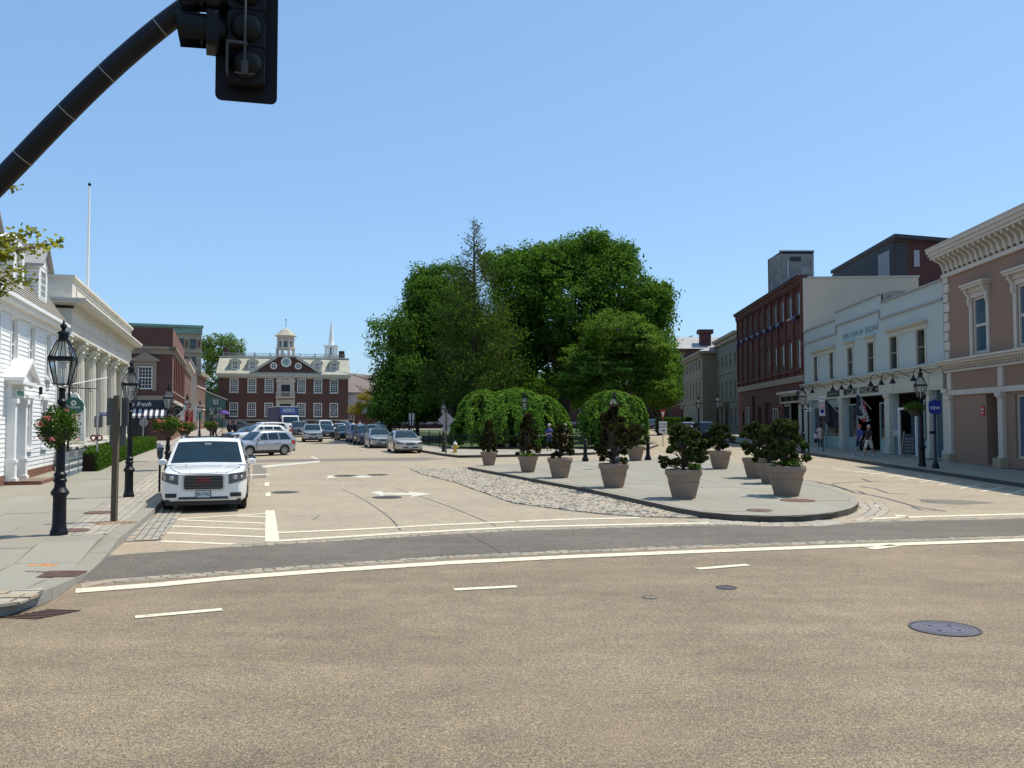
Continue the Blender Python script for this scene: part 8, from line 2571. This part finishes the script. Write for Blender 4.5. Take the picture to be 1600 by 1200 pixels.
        for ya in (fa, ra):
            wl = obj('wheel', rm, t, (s*(hw-.125), y0+ya, r)); wl.rotation_euler = (0, 0, 0 if s > 0 else PI)
            obj('tyre', tm, wl); obj('spokes', sm, wl)
    MB().box(-hw*.8, hw*.8, y0+.35, y1-.35, .17, zl+.06).build('underbody', M['trim_black'], t)
    # front: grille, bumper intake, plate
    gx, gz0, gz1 = spec['grille']
    fr = MB().slab(rrect_at(gx*2, gz1-gz0, .07, 0, (gz0+gz1)/2), y0-.03, y0+.02).build('grille', M['alloy'] if spec.get('gchrome', 1) else M['trim_black'], t)
    MB().slab(rrect_at(gx*2-.07, gz1-gz0-.07, .05, 0, (gz0+gz1)/2), y0-.034, y0-.03).build('grille_mesh', M['trim_black'], fr)
    nb = spec.get('nbars', 3)
    for i in range(nb):
        z = gz0+.05+(gz1-gz0-.1)*(i+.5)/nb
        MB().box(-gx+.06, gx-.06, y0-.045, y0-.034, z-.012, z+.008).build('grille_bar', M['lamp_smoke'], fr)
    lz0, lz1, lx = spec['low']
    MB().box(-lx, lx, y0-.012, y0+.05, lz0, lz1).build('lower_intake', M['trim_black'], t)
    MB().box(-hw*.86, hw*.86, y0+.04, y0+.3, zl-.05, zl+.085).build('front_valance', M['trim_black'], t)
    pz = spec['plate']
    pl_ = MB().box(-.155, .155, y0-.05, y0-.03, pz-.08, pz+.08).build('licence_plate', M['plate'], t)
    MB().box(-.17, .17, y0-.04, y0-.012, pz-.095, pz+.095).build('plate_frame', M['trim_black'], pl_)
    MB().box(-.17, .17, y1+.0, y1+.03, .78, .93).build('licence_plate', M['plate'], t)
    MB().box(-hw*.8, hw*.8, y1-.3, y1-.01, zl-.02, zl+.15).build('rear_valance', M['trim_black'], t)
    return t, fr, pl_

def rrect_at(w, h, r, cx, cz): return [(cx+x, cz+z) for x, z in rrect(w, h, r)]

SUV = dict(wtop=.78, L=5.1, W=2.0, H=1.78, belt=1.11, hood=1.03, nose=.95, fa=.98, ra=4.0, r=.385, cab=(1.28, 2.15, 4.45, 5.0), deck=1.13, tuck=.78,
           doors=((1.62, 2.52, 2.50, 2.28), (2.58, 3.55, 3.5, 2.58), (3.62, 4.55, 4.25, 3.58)), hand=(2.3, 3.25), cuts=(1.55, 2.55, 3.55), head=(.57, .975, .68, .965), hrise=.11,
           fog=(.60, .86, .375, .475), tail=(.72, .97, .85, 1.1), rails='b', grille=(.475, .535, .935), low=(.335, .385, .56), plate=.455, nbars=4, zl=.235)
WAGON = dict(L=4.5, W=1.80, H=1.63, belt=1.02, hood=.96, nose=.88, fa=.92, ra=3.56, r=.345, cab=(1.15, 1.95, 4.0, 4.52), deck=1.02, tuck=.76,
             doors=((1.45, 2.3, 2.28, 2.05), (2.36, 3.15, 3.1, 2.36), (3.22, 4.1, 3.75, 3.18)), hand=(2.1, 2.98), cuts=(1.4, 2.33, 3.2), head=(.48, .85, .72, .90), tail=(.60, .885, .76, 1.04), rails='a',
             grille=(.40, .62, .80), low=(.38, .48, .45), plate=.52, zl=.28, nbars=2)
SEDAN = dict(L=4.75, W=1.82, H=1.46, belt=.93, hood=.84, nose=.74, fa=.92, ra=3.68, r=.335, cab=(1.45, 2.35, 3.45, 4.25), deck=.96, tuck=.70,
             doors=((1.85, 2.6, 2.58, 2.42), (2.66, 3.55, 3.35, 2.66)), hand=(2.45, 3.3), cuts=(1.75, 2.63, 3.5), head=(.50, .87, .60, .76), tail=(.55, .88, .72, .88), grille=(.34, .53, .70), low=(.34, .42, .5), plate=.46, zl=.22, nbars=3, clad=0)
def mk(spec, paint, name='parked_car', label='x', cat='car', group='cars parked on the left street', **kw):
    s = dict(spec); s.update(kw)
    return car(name, label, cat, s, paint, group)
def put(t, x, y, rz): t.location = (x, y, gz(y)+.004); t.rotation_euler = (math.atan(.0085) if abs(math.sin(rz)) < .7 and 30 < y < 200 else 0, 0, rz)

# white SUV at the kerb (a thing with its badge and plate)
suv, gr_, pl_ = mk(SUV, M['car_white'], 'parked_suv', 'white SUV with chrome-framed grille parked nearest at the left kerb', 'SUV')
hy = math.atan(.3185)*.93
front = G(316, 799); fx, fyy = front.x, front.y+.15
d = Vector((-math.sin(hy), math.cos(hy)))
put(suv, fx+d.x*2.1, fyy+d.y*2.1, hy); suv.scale = (1.04, 1.02, 1.02)
lettering('GMC', .16, M['letter_red'], gr_, (0, -2.55-.062, .78), depth=.012)
lettering('JB•742', .115, M['black_sign'], pl_, (0, -2.55-.052, .45), depth=.002)
MB().box(-.62, .62, .0, .9, 1.81, 1.83).build('sunroof', M['car_glass'], suv, (0, -.05, -.012))
MB().box(-.60, .60, -2.575, -2.53, .295, .315).build('bumper_trim', M['chrome'], suv)
for s_ in (-1, 1):
    MB().tube([(s_*.50, -2.56, .962), (s_*.66, -2.40, 1.01), (s_*.80, -1.9, 1.065), (s_*.83, -1.35, 1.12)], .006, 5).build('hood_gap', M['trim_black'], suv)
    MB().tube([(s_*.30, -2.50, .985), (s_*.40, -2.0, 1.08), (s_*.50, -1.35, 1.135)], .012, 5).build('hood_crease', M['car_white'], suv)
MB().tube([(-.50, -2.56, .962), (.50, -2.56, .962)], .006, 5).build('hood_gap', M['trim_black'], suv)
# dark car behind it
c2, _, _ = mk(SEDAN, M['car_black'], label='black sedan parked right behind the white SUV', H=1.5); put(c2, fx+d.x*8.9+.12, fyy+d.y*8.9, hy)

# silver crossover parked at an angle, seen from the side
g0 = G(413, 713)
ang = R(90-32)      # nose to the left and slightly towards us
sb, _, _ = mk(WAGON, M['car_silver'], 'parked_crossover', 'silver crossover parked nose-in at an angle beyond the white SUV', 'car')
put(sb, g0.x-.5, g0.y+.9, -R(42)); sb.scale = (.92, .92, .92)
specs2 = [(WAGON, 'car_white', 400, 695, 'white crossover parked nose-in behind the silver one', -52, 'parked_crossover'), (SUV, 'car_white', 408, 688, 'white SUV parked nose-in farther along the left kerb', -52, 'parked_suv'),
          (SEDAN, 'car_blue', 384, 691, 'blue-grey sedan parked nose-in between the white cars', -52, 'parked_car'), (SEDAN, 'car_grey', 398, 681, 'grey car at the far end of the nose-in row', -52, 'parked_car')]
protos = {}
def proto_copy(spec, paint, name, label, group, cat='car'):
    k = (id(spec), paint)
    if k not in protos:
        t, _, _ = car(name, label, cat, spec, M[paint], group); protos[k] = t; return t
    t = clone(protos[k], (0, 0, 0), 0, label, group); t.name = name; t['category'] = cat
    return t
for sp_, pt, u, v, lb, a, nm in specs2:
    t = proto_copy(sp_, pt, nm, lb, 'cars parked on the left street'); g0 = G(u, v); put(t, g0.x, g0.y+1, R(a))
# cars parked along the park, nose to us
row = [(SEDAN, 'car_champagne', 639, 708.5, 'champagne silver sedan parked first at the park kerb', 'parked_car'), (SEDAN, 'car_silver', 597, 700.5, 'bright silver sedan parked second at the park kerb', 'parked_car'),
       (WAGON, 'car_blue', 576, 696, 'dark blue crossover parked third at the park kerb', 'parked_crossover'), (WAGON, 'car_silver', 562, 692, 'silver crossover parked fourth at the park kerb', 'parked_crossover'),
       (SEDAN, 'car_black', 542, 688.5, 'black sedan parked fifth at the park kerb', 'parked_car')]
for sp_, pt, u, v, lb, nm in row:
    t = proto_copy(sp_, pt, nm, lb, 'cars parked along the park kerb'); g0 = G(u, v); a = math.atan(.31)
    put(t, g0.x - math.sin(a)*2.0, g0.y + 2.1, a)
# moving and distant cars
mov = [(WAGON, 'car_silver', 489, 691, 'small silver car driving towards us in the left street', 'driving_car', .28), (SUV, 'car_grey', 469, 683, 'dark grey SUV driving behind beside the truck', 'driving_suv', .28),
       (SEDAN, 'car_black', 511, 685.5, 'black sedan driving behind the small silver car', 'driving_car', .28), (SEDAN, 'car_white', 527, 681, 'white car between the black sedans farther back', 'driving_car', .1),
       (SUV, 'car_white', 511, 677, 'white pickup-like SUV in front of the courthouse steps', 'parked_suv', .4), (SEDAN, 'car_blue', 557, 674, 'dark car crossing at the far right of the courthouse', 'parked_car', 1.2),
       (SEDAN, 'car_white', 575, 671, 'white car parked far back under the yellow tree', 'parked_car', -1.2),
       (SEDAN, 'car_grey', 393, 672, 'grey car passing in front of the courthouse windows', 'parked_car', 1.5)]
for sp_, pt, u, v, lb, nm, a in mov:
    t = proto_copy(sp_, pt, nm, lb, 'cars farther up the left street'); g0 = G(u, v); put(t, g0.x-math.sin(a)*2, g0.y+2, a)
# right street
rt = [(SUV, 'car_black', 1103, 686, 'black SUV seen from behind, driving up the right street', 'driving_suv', PI-.06), (WAGON, 'car_silver', 1076, 681, 'silver car ahead of the black SUV on the right street', 'driving_car', PI-.06),
      (SUV, 'car_black', 1024, 672, 'black SUV parked by the park at the far end of the right street', 'parked_suv', -.1), (SEDAN, 'car_silver', 1003, 670, 'pale car at the park edge left of the far black SUV', 'parked_car', -.1)]
for sp_, pt, u, v, lb, nm, a in rt:
    t = proto_copy(sp_, pt, nm, lb, 'cars on the right street'); g0 = G(u, v); put(t, g0.x, g0.y+1.5, a)

# box truck
def truck():
    g0 = G(455, 679.5); a = .50
    t = thing('box_truck', 'white-cab truck with blue cargo box heading towards us', 'truck', (g0.x-.3, g0.y+1, g0.z), a)
    MB().box(-1.2, 1.2, 1.3, 8.0, .95, 3.55).build('cargo_box', mat('truck_blue', (.035, .06, .16), .5, .15, 2, stain=(.10, .16, .30), stain_amt=.6), t)
    MB().box(-1.22, 1.22, 1.25, 8.05, 3.55, 3.65).build('cargo_roof', M['car_white'], t)
    bx = MB().box(-1.1, 1.1, 1.24, 1.299, 2.75, 3.5).build('cargo_front', mat('truck_blue_light', (.06, .13, .32), .5, .3, 3), t)
    lettering('KPK3', .62, M['cloth_white'], bx, (0, 1.23, 3.1), depth=.01)
    MB().slabx([(-1.2, .6), (-1.25, 1.05), (-1.1, 1.35), (.0, 1.5), (.35, 2.35), (.5, 2.45), (1.2, 2.45), (1.2, .6)], -1.05, 1.05).build('cab', M['car_white'], t)
    MB().add([(-.95, -.03, 1.55), (.95, -.03, 1.55), (.9, .28, 2.3), (-.9, .28, 2.3)], [(0, 1, 2, 3)]).build('windshield', M['car_glass'], t)
    MB().box(-1.15, 1.15, -1.4, -1.2, .5, .8).build('bumper', M['trim_black'], t)
    MB().box(-.55, .55, -1.27, -1.24, .85, 1.2).build('grille', M['trim_black'], t)
    for s in (-1, 1):
        MB().box(s*.82-.16, s*.82+.16, -1.28, -1.2, .95, 1.15).build('headlight', M['lamp_clear'], t)
        MB().box(s*1.3-.1, s*1.3+.1, -.05, 0, 1.6, 2.0).build('mirror', M['trim_black'], t)
        tm, rm, sm = wheel_meshes(.42)
        for y in (-.6, 6.2): wl = obj('wheel', rm, t, (s*.95, y, .42)); wl.rotation_euler = (0, 0, 0 if s > 0 else PI); obj('tyre', tm, wl)
    MB().box(-.4, .4, -.6, 8, .5, .95).build('chassis', M['trim_black'], t)
truck()

# ================================================================ PEOPLE
def remeshed(name, limbs_, m, vox, parent, smooth=2):
    """one continuous surface from overlapping tapered limbs"""
    b = MB()
    for p0, p1, r0, r1 in limbs_:
        p0, p1 = Vector(p0), Vector(p1); d = p1-p0; n = 5
        pts = [p0 - d.normalized()*r0*.7, p0 - d.normalized()*r0*.35] + [p0.lerp(p1, i/n) for i in range(n+1)] + [p1 + d.normalized()*r1*.35, p1 + d.normalized()*r1*.7]
        rs = [r0*.45, r0*.85] + [lerp(r0, r1, i/n) for i in range(n+1)] + [r1*.85, r1*.45]
        b.tube(pts, rs, 10)
    me = b.mesh(name, m); o = bpy.data.objects.new('tmp', me); COL.objects.link(o)
    md = o.modifiers.new('r', 'REMESH'); md.mode = 'VOXEL'; md.voxel_size = vox
    ms = o.modifiers.new('s', 'SMOOTH'); ms.iterations = smooth; ms.factor = .5
    dg = bpy.context.evaluated_depsgraph_get(); r = bpy.data.meshes.new_from_object(o.evaluated_get(dg), depsgraph=dg)
    bpy.data.objects.remove(o)
    r.materials.clear(); r.materials.append(m); r.polygons.foreach_set('use_smooth', [True]*len(r.polygons))
    return obj(name, r, parent)

def person(label, loc, rz, h=1.75, top='cloth_navy', legs='cloth_khaki', shorts=True, stride=.25, arms='swing', hair='hair_dark', cap=None, detail=True, dress=False, sleeves=.55):
    t = thing('person', label, 'person', loc, rz)
    k = h/1.75
    def V(x, y, z): return Vector((x*k, y*k, z*k))
    L = []
    hipz = .92
    # facing -y
    head = V(0, -.02, 1.62); neck = V(0, 0, 1.46)
    body = [(V(0, 0, .98), V(0, .0, 1.15), .145*k, .135*k), (V(0, 0, 1.15), V(0, .0, 1.34), .135*k, .155*k), (V(-.12, 0, 1.38), V(.12, 0, 1.38), .08*k, .08*k), (V(0, 0, 1.36), V(0, -.01, 1.50), .075*k, .052*k)]
    hd = [(V(0, .01, 1.60), V(0, -.01, 1.66), .092*k, .098*k), (V(0, -.035, 1.56), V(0, -.03, 1.62), .06*k, .075*k), (V(0, -.095, 1.625), V(0, -.105, 1.60), .016*k, .02*k), (V(-.098, 0, 1.60), V(-.098, 0, 1.64), .014*k, .018*k), (V(.098, 0, 1.60), V(.098, 0, 1.64), .014*k, .018*k)]
    legsL = []; armsL = []; shoes = []; shortsL = []; sleeveL = []; pants = []
    for s, ph in ((-1, 1), (1, -1)):
        hip = V(s*.09, 0, hipz); kn = V(s*.10, -ph*stride*.45 - .02, .50); an = V(s*.10, -ph*stride + (.06 if ph < 0 else 0), .09 if ph > 0 else .13)
        if stride == 0: kn = V(s*.10, -.01, .50); an = V(s*.11, 0, .08)
        legsL += [(hip, kn, .088*k, .058*k), (kn, an, .058*k, .036*k), (an, an+V(0, -.12, -.035), .04*k, .035*k)]
        pants += [(hip, kn, .098*k, .075*k), (kn, an, .075*k, .058*k)]
        shortsL += [(hip, hip.lerp(kn, .92), .105*k, .092*k)]
        shoes += [(an+V(0, .04, -.045), an+V(0, -.15, -.05), .045*k, .042*k)]
        sh = V(s*.19, 0, 1.37)
        if arms == 'swing': el = V(s*.25, ph*.10, 1.10); wr = V(s*.25, ph*.10-.16, .90)
        elif arms == 'front': el = V(s*.25, -.02, 1.10); wr = V(s*.10, -.28, 1.12)
        else: el = V(s*.24, .02, 1.10); wr = V(s*.23, -.04, .86)
        armsL += [(sh, el, .05*k, .042*k), (el, wr, .042*k, .028*k)]
        dh = (wr-el).normalized(); side = V(s, 0, 0).normalized()
        cr = dh.cross(side).normalized()
        palm = wr + dh*.07*k
        armsL += [(wr, palm, .026*k, .030*k)]
        if detail:
            for q, ln in ((-1.5, .06), (-.5, .075), (.5, .072), (1.5, .055)):
                f0 = palm + cr*q*.016*k + dh*.01*k; f1 = f0 + dh*ln*.55*k; f2 = f1 + (dh*.8 - side*.5).normalized()*ln*.45*k
                armsL += [(f0, f1, .0105*k, .0095*k), (f1, f2, .0095*k, .008*k)]
            th0 = wr + dh*.02*k - cr*.028*k; armsL += [(th0, th0 - cr*.02*k + dh*.045*k, .012*k, .0095*k)]
        sleeveL += [(sh, sh.lerp(el, sleeves/.55*.85 if sleeves < .8 else 1), .066*k, .06*k)]
        if sleeves > .8: sleeveL += [(el, el.lerp(wr, .95), .056*k, .042*k)]
    vox = .011 if detail else .018
    remeshed('body', body + hd + legsL + armsL, M['skin'], vox, t)
    tor = [(V(0, 0, .95), V(0, .0, 1.15), .165*k, .155*k), (V(0, 0, 1.15), V(0, .0, 1.34), .155*k, .17*k), (V(-.13, 0, 1.37), V(.13, 0, 1.37), .09*k, .09*k), (V(0, .005, 1.38), V(0, .005, 1.45), .085*k, .075*k)]
    if dress: tor += [(V(0, 0, .98), V(0, 0, .70), .17*k, .20*k)]
    remeshed('shirt', tor + sleeveL, M[top], .018, t)
    remeshed('shorts' if shorts else 'trousers', [(V(0, 0, .90), V(0, 0, 1.0), .155*k, .155*k)] + (shortsL if shorts else pants), M[legs], .018, t)
    remeshed('shoes', shoes, M['cloth_white'] if shorts else M['cloth_black'], .014, t)
    hr = [(V(0, .02, 1.66), V(0, .01, 1.69), .098*k, .098*k), (V(0, .05, 1.60), V(0, .045, 1.66), .075*k, .085*k)]
    remeshed('hair', hr, M[hair], .014, t)
    for s in (-1, 1): MB().lathe([(.012*k, -.004), (.012*k, .004)], 8).build('eye', M['black_sign'], t, V(s*.035, -.108, 1.635)).rotation_euler = (PI/2, 0, 0)
    MB().box(-.022*k, .022*k, -.006, .004, -.004, .004).build('mouth', M['letter_red'], t, V(0, -.102, 1.565))
    if cap:
        MB().lathe([(.108*k, 0), (.105*k, .04*k), (.07*k, .085*k), (.001, .10*k)], 14).build('cap', M[cap], t, V(0, 0, 1.67), smooth=60)
        MB().box(-.07*k, .07*k, -.19*k, -.09*k, -.006, .006).build('cap_peak', M[cap], t, V(0, 0, 1.675))
    return t
pp = G(1358, 714, .15); person('man in black T-shirt and pale shorts walking left past the shops', pp, R(-62), 1.80, 'cloth_black', 'cloth_khaki', True, .30, 'swing', 'hair_grey')
pp = G(1344, 711, .15); person('man in blue T-shirt walking just behind the man in pale shorts', pp, R(-62), 1.80, 'cloth_blue', 'cloth_navy', True, .28, 'swing', 'hair_dark', cap='red_sign')
pp = G(1282, 698.5, .15); person('woman in pink top and white tunic, back turned, by the shop window', pp, R(160), 1.68, 'cloth_pink', 'cloth_black', False, .05, 'down', 'hair_dark', dress=True)
pp = G(1275, 698.5, .15); person('child in white beside the woman at the shop window', pp, R(170), 1.15, 'cloth_white', 'cloth_black', True, .05, 'down', 'hair_dark', detail=False)
for (u, lb, c, a, cp) in ((858, 'man in blue shirt standing by the fence behind the third pot', 'cloth_blue', 'front', 'cloth_khaki'), (883, 'man in dark shirt with folded arms behind the third pot', 'cloth_navy', 'front', 'cloth_khaki')):
    g0 = Vector((P(u, 660, 56.5).x, 56.5, gz(56.5)+.15)); person(lb, g0, R(20 if u < 870 else -20), 1.78, c, 'cloth_navy' if u < 870 else 'cloth_khaki', True, .0, a, 'hair_grey', cap=cp)
for k, (u, Y, lb, c) in enumerate(((336, 84, 'person in dark clothes near the green basket pole, leftmost of three', 'cloth_black'), (359, 86, 'person in dark clothes in the middle of three by the left kerb', 'cloth_navy'), (368, 85, 'person in black at the right of three by the left kerb', 'cloth_black'))):
    g0 = Vector((P(u, 660, Y).x, Y, gz(Y)+.15)); person(lb, g0, R(30*k-20), 1.76, c, 'cloth_black', False, .12, 'down', 'hair_dark', detail=False, sleeves=1)
for k, (u, Y, lb) in enumerate(((552, 100, 'small figure in white by the yellow tree'), (562, 104, 'small figure in white crossing under the yellow tree'))):
    g0 = Vector((P(u, 660, Y).x, Y, gz(Y)+.15)); person(lb, g0, R(60-90*k), 1.72, 'cloth_white', 'cloth_khaki' if k else 'cloth_black', False, .2, 'down', 'hair_dark', detail=False)
